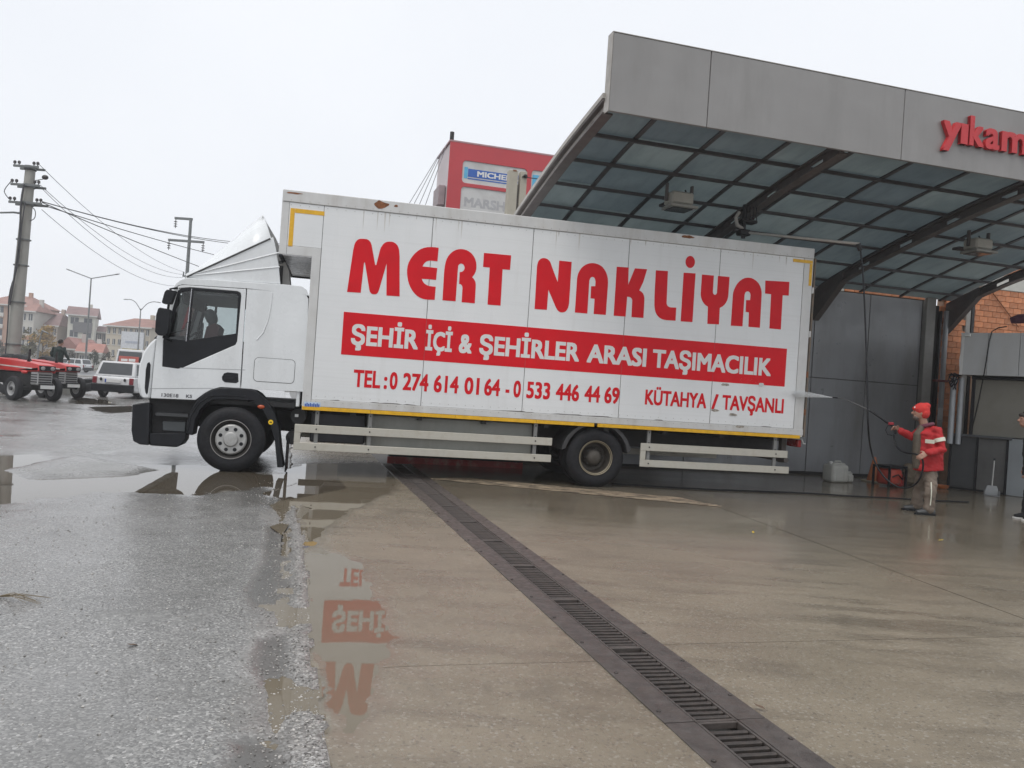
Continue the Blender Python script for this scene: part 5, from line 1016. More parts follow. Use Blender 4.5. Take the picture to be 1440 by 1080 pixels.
def person(name, label, root, J, fwd, cloth, skin_vox=.007, boots=True):
    """J: joints (world).  One continuous body; clothes, hair and shoes are its children"""
    r0 = Vector(root); P = {k: v - r0 for k, v in J.items() if isinstance(v, Vector)}; f = Vector(fwd).normalized()
    rt = thing(name, label, 'person', r0)
    b = B(); hd_ = P['head']; ff, ll, uu, M = face(b, hd_, J.get('look', fwd), (0, 0, 1))
    limb(b, [P['neck'] - Vector((0, 0, .06)), hd_ - uu * .06 - ff * .02], [.062, .055]); limb(b, [P['pelvis'], P['chest'], P['neck'] - Vector((0, 0, .04))], [(.10, .14), (.11, .15), (.07, .08)], 14, f)
    for s in 'LR':
        limb(b, [P['sh' + s], P['el' + s], P['wr' + s]], [.05, .04, .028]); limb(b, [P['hip' + s], P['kn' + s], P['an' + s]], [.075, .055, .04])
        hv = P['hd' + s]; hand(b, P['wr' + s], hv - P['wr' + s], J['palm' + s], J['thumb' + s], J.get('curl' + s, .6))
    body = link('body', remesh(b, 'body', skin_vox, 2), M_SKIN, rt)
    for sg in (-1, 1): e = B(); e.ell(hd_ + ff * .082 + ll * sg * .030 + uu * .008, (.009, .013, .008), 8, 6, M); e.obj('eye', M_EYE, body, smooth=60)
    # trousers
    b = B(); tr = cloth['trouser_r']
    limb(b, [P['pelvis'] + Vector((0, 0, .06)), P['pelvis'] - Vector((0, 0, .06))], [(.13, .165), (.135, .165)], 16, f)
    for s in 'LR': h, k, a = P['hip' + s], P['kn' + s], P['an' + s]; limb(b, [h, h.lerp(k, .5), k, k.lerp(a, .35) + f * .005, k.lerp(a, .75), a - Vector((0, 0, .01))], [tr * 1.18, tr * 1.08, tr * .95, tr * .92, tr * .9, tr * .92], 14)
    mt = remesh(b, 'trousers', .011, 3); wrinkle(mt, .020, 21); link('trousers', mt, cloth['trousers'], rt)
    # jacket
    b = B(); hem = P['hem']; ch = P['chest']; nk = P['neck']; jr = cloth['jr']
    b.tube([hem, hem.lerp(ch, .35), hem.lerp(ch, .75), ch, ch.lerp(nk, .55), nk - Vector((0, 0, .03)), nk + Vector((0, 0, .015))], jr, 20, True, f)
    for s in 'LR':
        a, e, w_ = P['sh' + s], P['el' + s], P['wr' + s]; sr = cloth['sleeve_r']; limb(b, [a.lerp(ch, .25), a, a.lerp(e, .5), e, e.lerp(w_, .55), w_ - (w_ - e).normalized() * .02], [sr * 1.15, sr * 1.12, sr, sr * .95, sr * .85, sr * .78])
    mj = remesh(b, 'jacket', .011, 3); wrinkle(mj, .018, 5); jk = link('jacket', mj, cloth['jacket'], rt)
    for s in 'LR':
        b = B(); a = P['an' + s]; t_ = P['toe' + s]; d = (t_ - a); d.z = 0; d.normalize(); z0 = .0
        g = Vector((a.x, a.y, 0)); zoff = J.get('foot_z', 0.)
        b.tube([g - d * .085 + Vector((0, 0, .045 + zoff)), g + Vector((0, 0, .055 + zoff)), g + d * .09 + Vector((0, 0, .045 + zoff)), g + d * .175 + Vector((0, 0, .035 + zoff))], [(.040, .038), (.052, .045), (.040, .05), (.028, .038)], 12, True, Vector((0, 0, 1))); limb(b, [g + Vector((0, 0, .06 + zoff)), a + Vector((0, 0, .05))], [.05, .05])
        sh_ = link('shoe', remesh(b, 'shoe', .008, 2), cloth['shoe'], rt)
        e = B(); e.plate([[((g + d * x + d.cross(Vector((0, 0, 1))) * y).x, (g + d * x + d.cross(Vector((0, 0, 1))) * y).y) for x, y in ((-.095, -.03), (-.08, -.042), (.05, -.045), (.13, -.05), (.19, -.035), (.205, 0), (.19, .035), (.13, .05), (.05, .045), (-.08, .042), (-.095, .03))]], lambda a_, c_, t: (a_, c_, t + zoff), .002, .022); e.obj('sole', cloth.get('sole', M_BLK), sh_)
    return rt, body, jk, P, (ff, ll, uu, M)
def wrinkle(me, amp, seed):
    n = len(me.vertices); co = np.empty(n * 3); me.vertices.foreach_get('co', co); co = co.reshape(-1, 3); no = np.empty(n * 3); me.vertices.foreach_get('normal', no); no = no.reshape(-1, 3)
    a = fbm(co[:, 0] * 1.2 + co[:, 1] * 1.2 + 9, co[:, 2] * 2.2 + co[:, 0] * .8 + 7, 7, 3, seed); b_ = fbm(co[:, 0] * 2 + 3, co[:, 2] * 1.4 + co[:, 1] + 5, 15, 2, seed + 3)
    co = co + no * ((a * 1.6 + b_ * .6) * amp)[:, None]; me.vertices.foreach_set('co', co.ravel()); me.update()
# ---- the washer
M_JR = mk('jacket_red', (.40, .014, .018), .75, 0, .12, 8, .3, 90); M_SWT = mk('sweater_brown', (.10, .082, .062), .85, 0, .15, 30, .4, 120); M_TRS = mk('trousers_brown', (.160, .127, .100), .8, 0, .15, 9, .3, 120); M_BOOT = mk('boot_grey', (.055, .058, .06), .5); M_REFL = mk('reflective_band', (.62, .62, .52), .4)
DN, DF, DM = 11.76, 12.16, 11.95
fw_ = Vector((-.86, .51, 0))
J = dict(head=at(1294.5, 580, DM), neck=at(1302, 598.5, DM), chest=at(1305, 612, DM), pelvis=at(1304, 655, DM), hem=at(1305.5, 661, DM),
 shL=at(1317, 605, DM - .17), elL=at(1325, 632, DM - .24), wrL=at(1304, 637, DM - .28), hdL=at(1295, 642, DM - .29),
 shR=at(1298, 605, DM + .17), elR=at(1282, 614, DM + .30), wrR=at(1265, 605, DM + .32), hdR=at(1254, 600.5, DM + .33),
 hipL=at(1308, 662, DM - .08), knL=at(1309, 690, DN - .01), anL=at(1306, 714.5, DN), toeL=at(1292, 722, DN), hipR=at(1299, 662, DM + .09), knR=at(1293, 688, DF), anR=at(1289, 708.5, DF), toeR=at(1271, 716, DF + .05),
 palmL=(.3, .9, -.2), thumbL=(0, 0, 1), curlL=.5, palmR=(.25, -.6, -.5), thumbR=(-.3, -.3, .9), curlR=.95, look=Vector((-.95, .28, .02)))
for s, dd in (('L', DN), ('R', DF)): J['an' + s].z = max(.09, J['an' + s].z)
worker, wbody, wjk, WP_, (wf_, wl_, wu_, wM) = person('person', 'person in red hooded work jacket and red beanie spraying the lorry with a pressure lance', gp(1298, 721), J, fw_, dict(trousers=M_TRS, jacket=M_JR, shoe=M_BOOT, trouser_r=.084, sleeve_r=.068, jr=[(.205, .215), (.20, .205), (.185, .205), (.175, .215), (.15, .21), (.085, .09), (.078, .08)]))
hd_ = WP_['head']
b = B(); b.ell(hd_ - wf_ * .012 + wu_ * .045, (.112, .093, .098), 18, 12, wM); b.ell(hd_ - wf_ * .045 - wu_ * .005, (.085, .094, .09), 16, 10, wM); b.ell(hd_ + wf_ * .01 + wu_ * .05, (.108, .088, .05), 16, 10, wM); b.ell(hd_ - wf_ * .07 + wu_ * .10, (.06, .06, .05), 12, 8, wM); mb = remesh(b, 'beanie', .008, 3); wrinkle(mb, .005, 9); link('beanie', mb, mk('beanie_red', (.55, .035, .030), .85, 0, .1, 30, .4, 150), worker)
b = B(); b.ell(hd_ + wf_ * .05 - wu_ * .085, (.055, .058, .040), 12, 8, wM); b.ell(hd_ + wf_ * .088 - wu_ * .045, (.014, .03, .010), 8, 6, wM); link('beard', remesh(b, 'beard', .007, 2), mk('beard', (.09, .07, .06), .8), worker)
# beanie emblem, sweater front, reflective bands, patches, scarf
b = B(); b.ell(hd_ + wf_ * .088 + wl_ * .035 + wu_ * .06, (.012, .022, .022), 8, 6, wM); b.obj('emblem', M_WHITE, worker, smooth=60)
sl = (-fw_.cross(Vector((0, 0, 1)))); left = Vector((0, 0, 1)).cross(fw_).normalized()
def torso(z, f_, l_): c = WP_['hem'].lerp(WP_['chest'], (z - WP_['hem'].z) / (WP_['chest'].z - WP_['hem'].z)); c = Vector((c.x, c.y, z)); return c + fw_ * f_ + left * l_
zc = WP_['chest'].z; zh_ = WP_['hem'].z
b = B(); b.tube([torso(zh_ + .02, .140, .085), torso(zh_ + .25, .135, .095), torso(zc, .12, .095), torso(zc + .12, .07, .06)], [(.068, .11), (.07, .115), (.068, .11), (.045, .07)], 14, True, fw_); ms = remesh(b, 'sweater', .010, 3); link('sweater', ms, M_SWT, worker)
b = B(); c_ = WP_['neck']; pts = [c_ + (fw_ * math.cos(a * .5236) * .088 + left * math.sin(a * .5236) * .092) + Vector((0, 0, .0 - .03 * math.cos(a * .5236))) for a in range(13)]; b.tube(pts, .028, 8); b.obj('scarf', mk('scarf_wine', (.12, .035, .055), .9), worker, smooth=60)
def band(a, e, t_, r, nm, ln=.055): p = a.lerp(e, t_); d = (e - a).normalized(); b = B(); b.tube([p - d * ln / 2, p + d * ln / 2], r, 18, True); return b.obj(nm, M_REFL, wjk, smooth=40)
band(WP_['shL'], WP_['elL'], .52, .0795, 'reflective_band')
b = B(); q = at(1307.5, 621, DM - .235) - Vector(worker.location); b.box(-.07, -.006, -.028, .07, .006, .028, .004); o = b.obj('reflective_band', M_REFL, wjk); o.location = q; o.rotation_euler = (0, 0, math.atan2(fw_.y, fw_.x) - .5)
for dz, mtt in ((.0, M_WHITE),): b = B(); b.box(-.022, -.005, -.022, .022, .005, .022); o = b.obj('patch', mtt, wjk); o.location = torso(zc - .03, .165, .11); o.rotation_euler = (0, 0, math.atan2(fw_.y, fw_.x) - .9)
b = B(); pts = [WP_['hipL'].lerp(WP_['knL'], t_) + left * .112 - fw_ * .015 for t_ in (.55, 1.0)] + [WP_['knL'].lerp(WP_['anL'], t_) + left * .094 - fw_ * .02 for t_ in (.4, .8)]; b.tube(pts, .008, 6); b.obj('trouser_piping', M_REFL, worker, smooth=60)
# lance in his right hand
hR = J['wrR'].lerp(J['hdR'], .95); ln = thing('pressure_lance', 'black pressure washer lance with red trigger gun held by the person in red', 'lance', hR)
lp = [at(1260, 601, DM + .33), at(1252, 597, DM + .34), at(1223, 577, DM + .55), at(1221, 576, DM + .56), at(1200, 566.5, DM + .70), at(1186, 560.5, DM + .80), at(1178, 559.5, DM + .86), at(1171, 559, DM + .91)]; lp = [p - hR for p in lp]
b = B(); b.tube(lp[:3], [.020, .018, .016], 10); b.obj('lance_grip', M_BLK, ln, smooth=50); b = B(); b.tube(lp[2:7], .008, 8); b.obj('lance_tube', mk('lance_steel', (.12, .12, .12), .4, .6), ln, smooth=50); b = B(); b.tube(lp[6:], [.012, .010], 8); b.obj('nozzle', M_BLK, ln, smooth=50)
g0 = lp[1]; b = B(); b.box(g0.x - .03, g0.y - .02, g0.z - .01, g0.x + .05, g0.y + .02, g0.z + .035, .01); b.obj('trigger_body', mk('gun_red', (.30, .02, .03), .5), ln); b = B(); gg = at(1258, 606, DM + .33) - hR; b.tube([lp[0], gg + Vector((.01, 0, -.05))], [.018, .016], 10); b.obj('handle', M_BLK, ln, smooth=50)
b = B(); b.tube([at(x, y, DM + .33) - hR for x, y in ((1254, 596), (1248, 599), (1245.5, 605), (1248, 611), (1255, 612.5))], .006, 6); b.obj('trigger_guard', M_BLK, ln, smooth=60)
# jet of water: fine streaks
tip = at(1171, 559, DM + .91); hit = Vector(Tv * 7.28 + Nv * (N0 - .02)); hit = onpl(1118, 553, Nv, N0 - .02); hit = tip + (hit - tip)
b = B(); ax = (hit - tip); a1 = ax.orthogonal().normalized(); a2 = ax.normalized().cross(a1)
for i in range(2600):
    q = random.random() ** .75; rr = (.004 + .065 * q) * math.sqrt(random.random()); an = random.random() * 6.283; p = tip + ax * q + (a1 * math.cos(an) + a2 * math.sin(an)) * rr; ln_ = ax.normalized() * random.uniform(.01, .04); w_ = random.uniform(.0007, .0016); n1 = a1 * w_; n2 = a2 * w_
    b.add([p - n1, p + n1, p + n2, p + ln_], [(0, 1, 3), (1, 2, 3), (2, 0, 3), (0, 2, 1)])
for i in range(2600):
    q = random.random() ** 1.6; p = hit + (-Tv) * (q * 1.0) + Vector((0, 0, .05 * q + random.gauss(0, .015 + .06 * q))) - Nv * abs(random.gauss(.01, .02 + .03 * q)); s_ = random.uniform(.0006, .0014); b.add([p + Vector((s_ * 2, 0, 0)), p + Vector((-s_, s_, 0)), p + Vector((-s_, -s_, 0)), p + Vector((0, 0, s_))], [(0, 1, 3), (1, 2, 3), (2, 0, 3), (0, 2, 1)])
for i in range(1500):
    d = Vector((random.gauss(0, 1), -abs(random.gauss(0, 1)), random.gauss(0, 1))).normalized() * (.03 + .35 * random.random() ** 2.5); p = hit + d * Vector((1.2, .5, .8)).length / 1.5; s_ = random.uniform(.0008, .0018); b.add([p + Vector((s_, 0, 0)), p + Vector((-s_, s_, 0)), p + Vector((-s_, -s_, 0)), p + Vector((0, 0, s_ * 1.4))], [(0, 1, 3), (1, 2, 3), (2, 0, 3), (0, 2, 1)])
t = NT('spray_water'); t.set(Base_Color=(.9, .92, .93), Roughness=.15); t.b.inputs['Transmission Weight'].default_value = .3; tag(b.obj('water_jet', t.m), 'white fan of water spraying from the lance onto the lorry corner', 'water', kind='stuff')
# hose from boom to his hand, then to the gun
def smoothp(P, it=2):
    P = [Vector(p) for p in P]
    for _ in range(it):
        q = [P[0]]
        for a, c in zip(P[:-1], P[1:]): q += [a.lerp(c, .25), a.lerp(c, .75)]
        P = q + [P[-1]]
    return P
D1 = HOSE_TOP.y; hp_ = [HOSE_TOP] + [at(x, y, d) for x, y, d in ((1213.5, 380, D1 - .05), (1216, 430, D1 - .15), (1218.5, 500, D1 - .3), (1220, 560, D1 - .4), (1220.5, 600, D1 - .45), (1224, 632, 12.4), (1232, 655, 12.3), (1246, 675, 12.2), (1264, 686.5, 12.05), (1281, 686, 11.9), (1293, 676, 11.75), (1299, 657, 11.68), (1297, 643, 11.66), (1288, 638, 11.72), (1275, 637.5, 11.95), (1263, 632, 12.15), (1257.5, 620, 12.27), (1257, 611, 12.28))]
b = B(); b.tube(smoothp(hp_), .013, 8); h = b.obj('wash_hose', M_BLK, None, smooth=60); tag(h, 'black wash hose hanging from the boom and looping to the person in red', 'hose')
b = B(); b.tube(smoothp([gp(x, y, .014) for x, y in ((860, 680), (960, 686.5), (1050, 690.5), (1130, 693), (1200, 698), (1250, 700), (1300, 703.5), (1362, 706))]), .013, 8); h = b.obj('ground_hose', M_BLK, None, smooth=60); tag(h, 'thin black hose lying straight along the wet floor under the canopy', 'hose')
# ---- onlooker at the right
M_BK = mk('cloth_black', (.014, .015, .018), .8, 0, .3, 8, .3, 90); M_BK2 = mk('cloth_black2', (.010, .011, .014), .85, 0, .3, 8, .3, 90)
D2 = 11.97; J2 = dict(head=at(1444, 590, D2), neck=at(1452, 608, D2), chest=at(1455, 626, D2), pelvis=at(1456, 663, D2), hem=at(1455, 669, D2), shL=at(1458, 616, D2 - .19), elL=at(1461, 643, D2 - .24), wrL=at(1451, 662, D2 - .2), hdL=at(1445, 669, D2 - .19), shR=at(1452, 616, D2 + .19), elR=at(1455, 643, D2 + .24), wrR=at(1445, 659, D2 + .2), hdR=at(1439, 664, D2 + .19),
 hipL=at(1459, 669, D2 - .1), knL=at(1458, 699, D2 - .1), anL=at(1457, 725, D2 - .1), toeL=at(1439, 732, D2 - .1), hipR=at(1453, 669, D2 + .1), knR=at(1448, 698, D2 + .1), anR=at(1444, 723, D2 + .12), toeR=at(1423, 729, D2 + .12), palmL=(0, 1, 0), thumbL=(-1, 0, 0), palmR=(0, -1, 0), thumbR=(-1, 0, 0), look=Vector((-.97, .2, -.03)))
for s in 'LR': J2['an' + s].z = .09
on, ob, oj, P2_, (f2, l2, u2, M2) = person('person', 'person in plain black clothes and white soled trainers watching from beside the booth', gp(1450, 729), J2, Vector((-.95, .3, 0)), dict(trousers=M_BK2, jacket=M_BK, shoe=M_BK2, sole=M_WHITE, trouser_r=.085, sleeve_r=.062, jr=[(.15, .19), (.145, .185), (.15, .195), (.15, .205), (.13, .2), (.075, .08), (.066, .07)]))
h2 = P2_['head']; b = B(); b.ell(h2 - f2 * .018 + u2 * .035, (.105, .088, .096), 16, 10, M2); b.ell(h2 + f2 * .07 + u2 * .065, (.04, .05, .028), 10, 8, M2); mh = remesh(b, 'hair', .008, 2); wrinkle(mh, .006, 4); link('hair', mh, M_HAIR, on)
# ---- jerrycans, cone, red machine, bag, broom and dustpan, orange pieces
def canister(px, py, w_, h_, d_, label, nm):
    p = gp(px, py); r = thing(nm, label, 'canister', p, YB + .1)
    mt = mk('plastic_translucent', (.40, .40, .37), .5, 0, .08, 6, .1, 30, dirt=(.28, .26, .22), dscale=4, damt=.5)
    b = B(); b.box(-w_ / 2, -d_ / 2, 0, w_ / 2, d_ / 2, h_ * .86, .035); b.obj('tank', mt, r, bevel=.012, smooth=45); b = B(); b.plate([[(-w_ * .42, h_ * .85), (w_ * .42, h_ * .85), (w_ * .36, h_ * .95), (-w_ * .2, h_ * .97)]], XZ(0), -d_ * .3, d_ * .3); b.obj('shoulder', mt, r, bevel=.02, smooth=45); b = B(); b.tube([(-w_ * .30, 0, h_ * .86), (-w_ * .30, 0, h_ * 1.0)], .03, 12); b.obj('cap', M_WHITE, r, smooth=40); b = B(); b.tube([(-w_ * .1, 0, h_ * .93), (-w_ * .05, 0, h_ * 1.02), (w_ * .25, 0, h_ * 1.02), (w_ * .3, 0, h_ * .93)], .014, 8); b.obj('handle', mt, r, smooth=50)
    for k in (-1, 1): b = B(); b.box(k * w_ * .22 - .02, -d_ / 2 - .006, h_ * .12, k * w_ * .22 + .02, -d_ / 2 + .01, h_ * .72, .005); b.obj('rib', mt, r)
canister(1174, 677.5, .42, .40, .30, 'large grubby white plastic canister standing by the grey bay wall', 'canister'); canister(1192.5, 678, .17, .20, .15, 'small white plastic can beside the large canister', 'canister')
p = gp(1228, 677.5); cn = thing('traffic_cone', 'orange traffic cone standing against the grey bay wall', 'cone', p, .4); M_CO = mk('cone_orange', (.42, .13, .045), .6, 0, .12, 6, dirt=(.2, .14, .1), dscale=5, damt=.5); b = B(); b.lathe([(.13, .03), (.125, .05), (.03, .50), (.018, .51)], 24); b.obj('body', M_CO, cn, smooth=35); b = B(); b.box(-.17, -.17, 0, .17, .17, .03, .01); b.obj('base', mk('cone_base', (.40, .34, .26), .7), cn)
p = gp(1252, 683.5); wm = thing('washer_machine', 'low red machine with dark frame on the floor behind the traffic cone', 'machine', p, YB + .2); b = B(); b.box(-.24, -.18, .04, .12, .18, .36, .05); b.obj('casing', mk('machine_red', (.42, .055, .035), .55, 0, .1, 4, dirt=(.15, .07, .05), dscale=3, damt=.6), wm, smooth=45); b = B(); b.box(-.30, -.2, .36, .22, .2, .41, .01); b.box(-.30, -.2, .0, -.26, -.16, .36, .004); b.box(-.30, .16, 0, -.26, .2, .36, .004); b.box(.18, -.2, 0, .22, -.16, .36, .004); b.box(.18, .16, 0, .22, .2, .36, .004); b.obj('frame', M_BLK, wm); b = B(); b.tube([(.15, -.05, .12), (.15, .1, .12)], .09, 14); b.box(.12, -.12, 0, .26, .14, .24, .03); b.obj('motor', mk('machine_red2', (.36, .03, .03), .5), wm, smooth=40); b = B(); b.tube([(-.2, -.19, .2), (-.1, -.24, .25), (.05, -.23, .15), (.1, -.2, .3)], .014, 6); b.obj('lead', M_BLK, wm, smooth=60)
p = gp(1277, 681); bg_ = B(); bg_.box(-.12, -.1, 0, .12, .1, .42, .06); ms = remesh(bg_, 'sack', .015, 6); wrinkle(ms, .03, 3); bag = link('sack', ms, mk('sack_brown', (.15, .12, .085), .9, 0, .2, 10), None, loc=p); tag(bag, 'brown sack slumped on the floor behind the person in red', 'sack')
p = gp(1323, 687); b = B(); b.lathe([(.10, 0), (.13, .02), (.15, .07), (.155, .07), (.14, .06), (.02, .03)], 16); ob_ = b.obj('orange_tray', M_CO, None, smooth=40, loc=p); tag(ob_, 'small orange plastic tray on the floor against the dark booth panel', 'tray')
p = gp(1394, 697); br_ = thing('dustpan', 'long handled grey dustpan leaning against the dark booth panels', 'dustpan', p, bo_yaw + .3); M_DP = mk('dustpan_grey', (.30, .31, .32), .5, 0, .1, 5); b = B(); b.plate([[(-.13, 0), (.13, 0), (.10, .13), (.08, .19), (-.08, .19), (-.10, .13)]], XZ(0), -.02, .02); b.obj('pan_back', M_DP, br_, bevel=.012); b = B(); b.box(-.13, -.16, .0, .13, -.021, .02, .004); b.box(-.13, -.15, .021, -.115, -.021, .10, .004); b.box(.115, -.15, .021, .13, -.021, .10, .004); b.obj('pan_tray', mk('dustpan_dark', (.16, .165, .17), .5), br_); b = B(); b.tube([(0, 0, .16), (.02, .10, .66)], .012, 8); b.obj('handle', mk('handle_pale', (.42, .42, .40), .4, .3), br_, smooth=40); b = B(); b.tube([(.02, .10, .66), (.022, .108, .70)], .017, 8); b.obj('grip', M_BLK, br_, smooth=40)
# dry weed stalks and litter on the asphalt
p = gp(-6, 842); wd = B()
for k in range(9):
    a = random.uniform(-.5, .7); L_ = random.uniform(.15, .38); wd.tube([(0, 0, .012), (L_ * .5 * math.cos(a), L_ * .5 * math.sin(a), .03 + .02 * random.random()), (L_ * math.cos(a + .1), L_ * math.sin(a + .1), .012)], [.0022, .0018, .001], 5)
o = wd.obj('dry_weed', mk('straw', (.16, .125, .075), .8), None, loc=p); tag(o, 'flattened dry weed stalks lying on the wet asphalt', 'weed')
M_LF = mk('leaf_yellow', (.42, .30, .02), .6); M_LF2 = mk('leaf_brown', (.11, .07, .045), .7); lf = B(); lf.add([(-.03, 0, .004), (-.01, .014, .008), (.015, .012, .005), (.032, 0, .01), (.015, -.013, .005), (-.01, -.013, .009)], [(0, 1, 2, 3), (0, 3, 4, 5)]); lfm = lf.mesh('leaf'); lfm2 = lfm.copy()
for i, (x, y, mt, me_, lab) in enumerate(((1323, 760, M_LF, lfm, 'small yellow leaf lying on the wet concrete near the person in red'), (1059, 749, M_LF, lfm, 'small yellow leaf lying on the wet concrete beside the floor joint'), (1068, 995, M_LF2, lfm2, 'curled brown leaf lying on the concrete next to the drain frame'), (186, 908, M_LF2, lfm2, 'brown leaf lying on the open asphalt'), (612, 721, M_WHITE, lfm, 'scrap of white paper lying on the drain grate'))):
    me_ = lfm.copy(); o = link('leaf' if i < 4 else 'paper_scrap', me_, mt, None, loc=gp(x, y, .012)); o.rotation_euler = (.1, -.2, i * 1.3); tag(o, lab, 'leaf' if i < 4 else 'paper')
# ================================================================== BACKGROUND ON THE LEFT
M_POLE = mk('pole_concrete', (.30, .295, .27), .8, 0, .08, 2, .15, 20, dirt=(.20, .19, .17), dscale=1.5, damt=.5, streak=True)
M_WIRE = mk('wire', (.05, .05, .055), .5); M_INS = mk('insulator', (.035, .03, .03), .25); M_LAMP = mk('lamp_steel', (.16, .17, .17), .5, .4)
# concrete utility pole behind the tractors
DP = 30.; pt = at(42.6, 240, DP); pb_ = at(19.4, 480, DP); base = Vector((pb_.x + (pb_.x - pt.x) * 0.0, DP, 0))
base = Vector((pt.x, DP, 0)); lean = 0
pole = thing('utility_pole', 'thick tapered concrete power pole with three insulator crossarms behind the tractors', 'pole', base); Hp = pt.z
slope = (pb_.x - pt.x) / (pt.z - pb_.z)
def pc_(z): return (Hp - z) * slope
b = B(); n = 14; b.tube([(pc_(z), 0, z) for z in np.linspace(0, Hp, n)], [(.27 - .095 * z / Hp, .24 - .085 * z / Hp) for z in np.linspace(0, Hp, n)], 4 if False else 16, True, (1, 0, 0)); b.obj('shaft', M_POLE, pole, smooth=40)
b = B(); b.lathe([(.20, Hp), (.20, Hp + .04), (.12, Hp + .07)], 12); b.obj('cap', M_DRK, pole)
zc_ = [at(42, y, DP).z for y in (236, 262, 287)]
ARM = []
for k, (z, xl, xr) in enumerate(((zc_[0], -.50, .42), (zc_[1], -.55, .50), (zc_[2], -.58, .62))):
    b = B(); b.box(xl, -.24, z - .04, xr, -.17, z + .04, .006); b.box(xl, .17, z - .04, xr, .24, z + .04, .006); ar_ = b.obj('crossarm', M_LAMP, pole)
    for x in (xl + .04, xl + .2, xr - .18, xr - .04): b = B(); b.lathe([(.02, z + .03), (.02, z + .08), (.055, z + .09), (.05, z + .14), (.06, z + .15), (.03, z + .19)], 10, lambda a, c, h, X=x: (X + a, -.2 + c, h)); b.obj('insulator', M_INS, ar_, smooth=40)
    b = B(); b.tube([(pc_(z), 0, z - .07), (pc_(z), 0, z + .06)], .31 - .1 * z / Hp, 16, False); b.obj('collar', M_LAMP, pole)
    ARM.append((xl, xr, z))
for z in (at(30, 337, DP).z, at(27, 373, DP).z, at(24, 425, DP).z, at(19, 484, DP).z): b = B(); b.lathe([(.325 - .1 * z / Hp, z - .02), (.325 - .1 * z / Hp, z + .02)], 16, lambda a, c, h: (a + pc_(z), c * .88, h)); b.obj('strap', M_LAMP, pole)
b = B(); b.tube(smoothp([(pc_(z) + x, -.29, z) for x, z in ((.0, zc_[1]), (-.06, zc_[2]), (.02, Hp - 2.2), (.0, Hp - 3.6), (-.08, Hp - 4.6), (-.10, Hp - 5.0))]), .035, 8); b.tube(smoothp([(pc_(z) + x, -.285, z) for x, z in ((.1, zc_[2]), (.05, Hp - 2.0), (.08, Hp - 3.6), (-.18, Hp - 4.5), (-.10, Hp - 5.6), (-.08, Hp - 7))]), .022, 8); b.obj('cable', M_WIRE, pole, smooth=60)
b = B(); b.tube(smoothp([(-.55, -.2, zc_[1] + .1), (-.8, -.2, zc_[1] - .25), (-.72, -.2, zc_[2] + .25), (-.58, -.2, zc_[2] + .1)]), .016, 6); b.tube(smoothp([(.24, -.2, zc_[2] - .12), (.42, -.2, zc_[2] - .25), (.42, -.2, zc_[2] - .55), (.24, -.2, zc_[2] - .65)]), .016, 6); b.obj('jumper_loop', M_WIRE, pole, smooth=60)
b = B(); za = at(28, 300, DP).z; b.tube([(-.2, 0, za), (-.5, 0, za + .02), (-1.4, 0, za - .06)], [.04, .035, .03], 8); b.obj('lamp_arm', M_LAMP, pole, smooth=60); b = B(); b.ell((-1.55, 0, za - .07), (.28, .1, .06)); b.obj('lamp_head', M_LAMP, pole, smooth=60)
b = B(); zt_ = Hp - .35; b.tube([(.2, 0, zt_), (.55, -.1, zt_ + .05)], .015, 6); b.ell((.62, -.1, zt_ + .12), (.12, .08, .09)); b.obj('spotlight', M_INS, pole, smooth=50)
# second steel pole with hanging insulators
D2_ = 58.; pt2 = at(268.5, 307, D2_); p2 = thing('utility_pole', 'slender grey steel power pole with hanging insulators above the cab roof', 'pole', (pt2.x, D2_, 0)); H2 = pt2.z
b = B(); b.tube([(.0, 0, 0), (0, 0, H2)], [.17, .10], 12); b.obj('shaft', M_LAMP, p2, smooth=40)
xa_ = at(246, 305, D2_).x - pt2.x; b = B(); b.box(xa_, -.08, H2 - .14, .12, .08, H2 + .02, .01); b.obj('crossarm', M_LAMP, p2); z2_ = at(262, 339, D2_).z; xl = at(237, 335, D2_).x - pt2.x; xr = at(287, 343, D2_).x - pt2.x; b = B(); b.box(xl, -.08, z2_ - .08, xr, .08, z2_ + .08, .01); b.obj('crossarm', M_LAMP, p2)
for x, z in ((xa_ + .08, H2 - .14), (xl + .06, z2_ - .08), (xr - .06, z2_ - .08)):
    b = B(); b.tube([(x, 0, z), (x, 0, z - .62)], .03, 6)
    for k in range(3): b.lathe([(.02, z - .12 - k * .16), (.12, z - .16 - k * .16), (.12, z - .19 - k * .16), (.02, z - .2 - k * .16)], 10, lambda a, c, h, X=x: (X + a, c, h))
    b.obj('insulator', M_INS, p2)
z3_ = at(255, 388, D2_).z; b = B(); b.box(-.3, -.06, z3_ - .05, .1, .06, z3_ + .05); b.tube([(-.25, 0, z3_), (-.25, 0, z3_ + .3)], .05, 6); b.obj('bracket', M_LAMP, p2)
# overhead wires
def wire(name, a, c, sag, r, label):
    a = Vector(a); c = Vector(c); n = 22; pts = [a.lerp(c, i / n) - Vector((0, 0, sag * 4 * (i / n) * (1 - i / n))) for i in range(n + 1)]; b = B(); b.tube(pts, r, 5); o = b.obj(name, M_WIRE, None); tag(o, label, 'wire', 'overhead wires'); return o
P3 = lambda k: base + Vector((ARM[k][1] + .02, -.2, ARM[k][2]))
WL = ['uppermost heavy wire from the concrete pole passing above the cab','second heavy wire from the concrete pole, just below the uppermost','third heavy wire from the concrete pole, crossing the steel pole lower down','lowest and steepest heavy wire running from the concrete pole to behind the cab']
for iw, ((px, py), k, sg) in enumerate( (((470, 342), 2, .85), ((470, 334), 2, .95), ((470, 388), 2, .45), ((470, 436), 2, .35))): wire('overhead_wire', P3(2) + Vector((0, 0, random.uniform(-.05, .1))), at(px, py, 66), sg, .018, WL[iw])
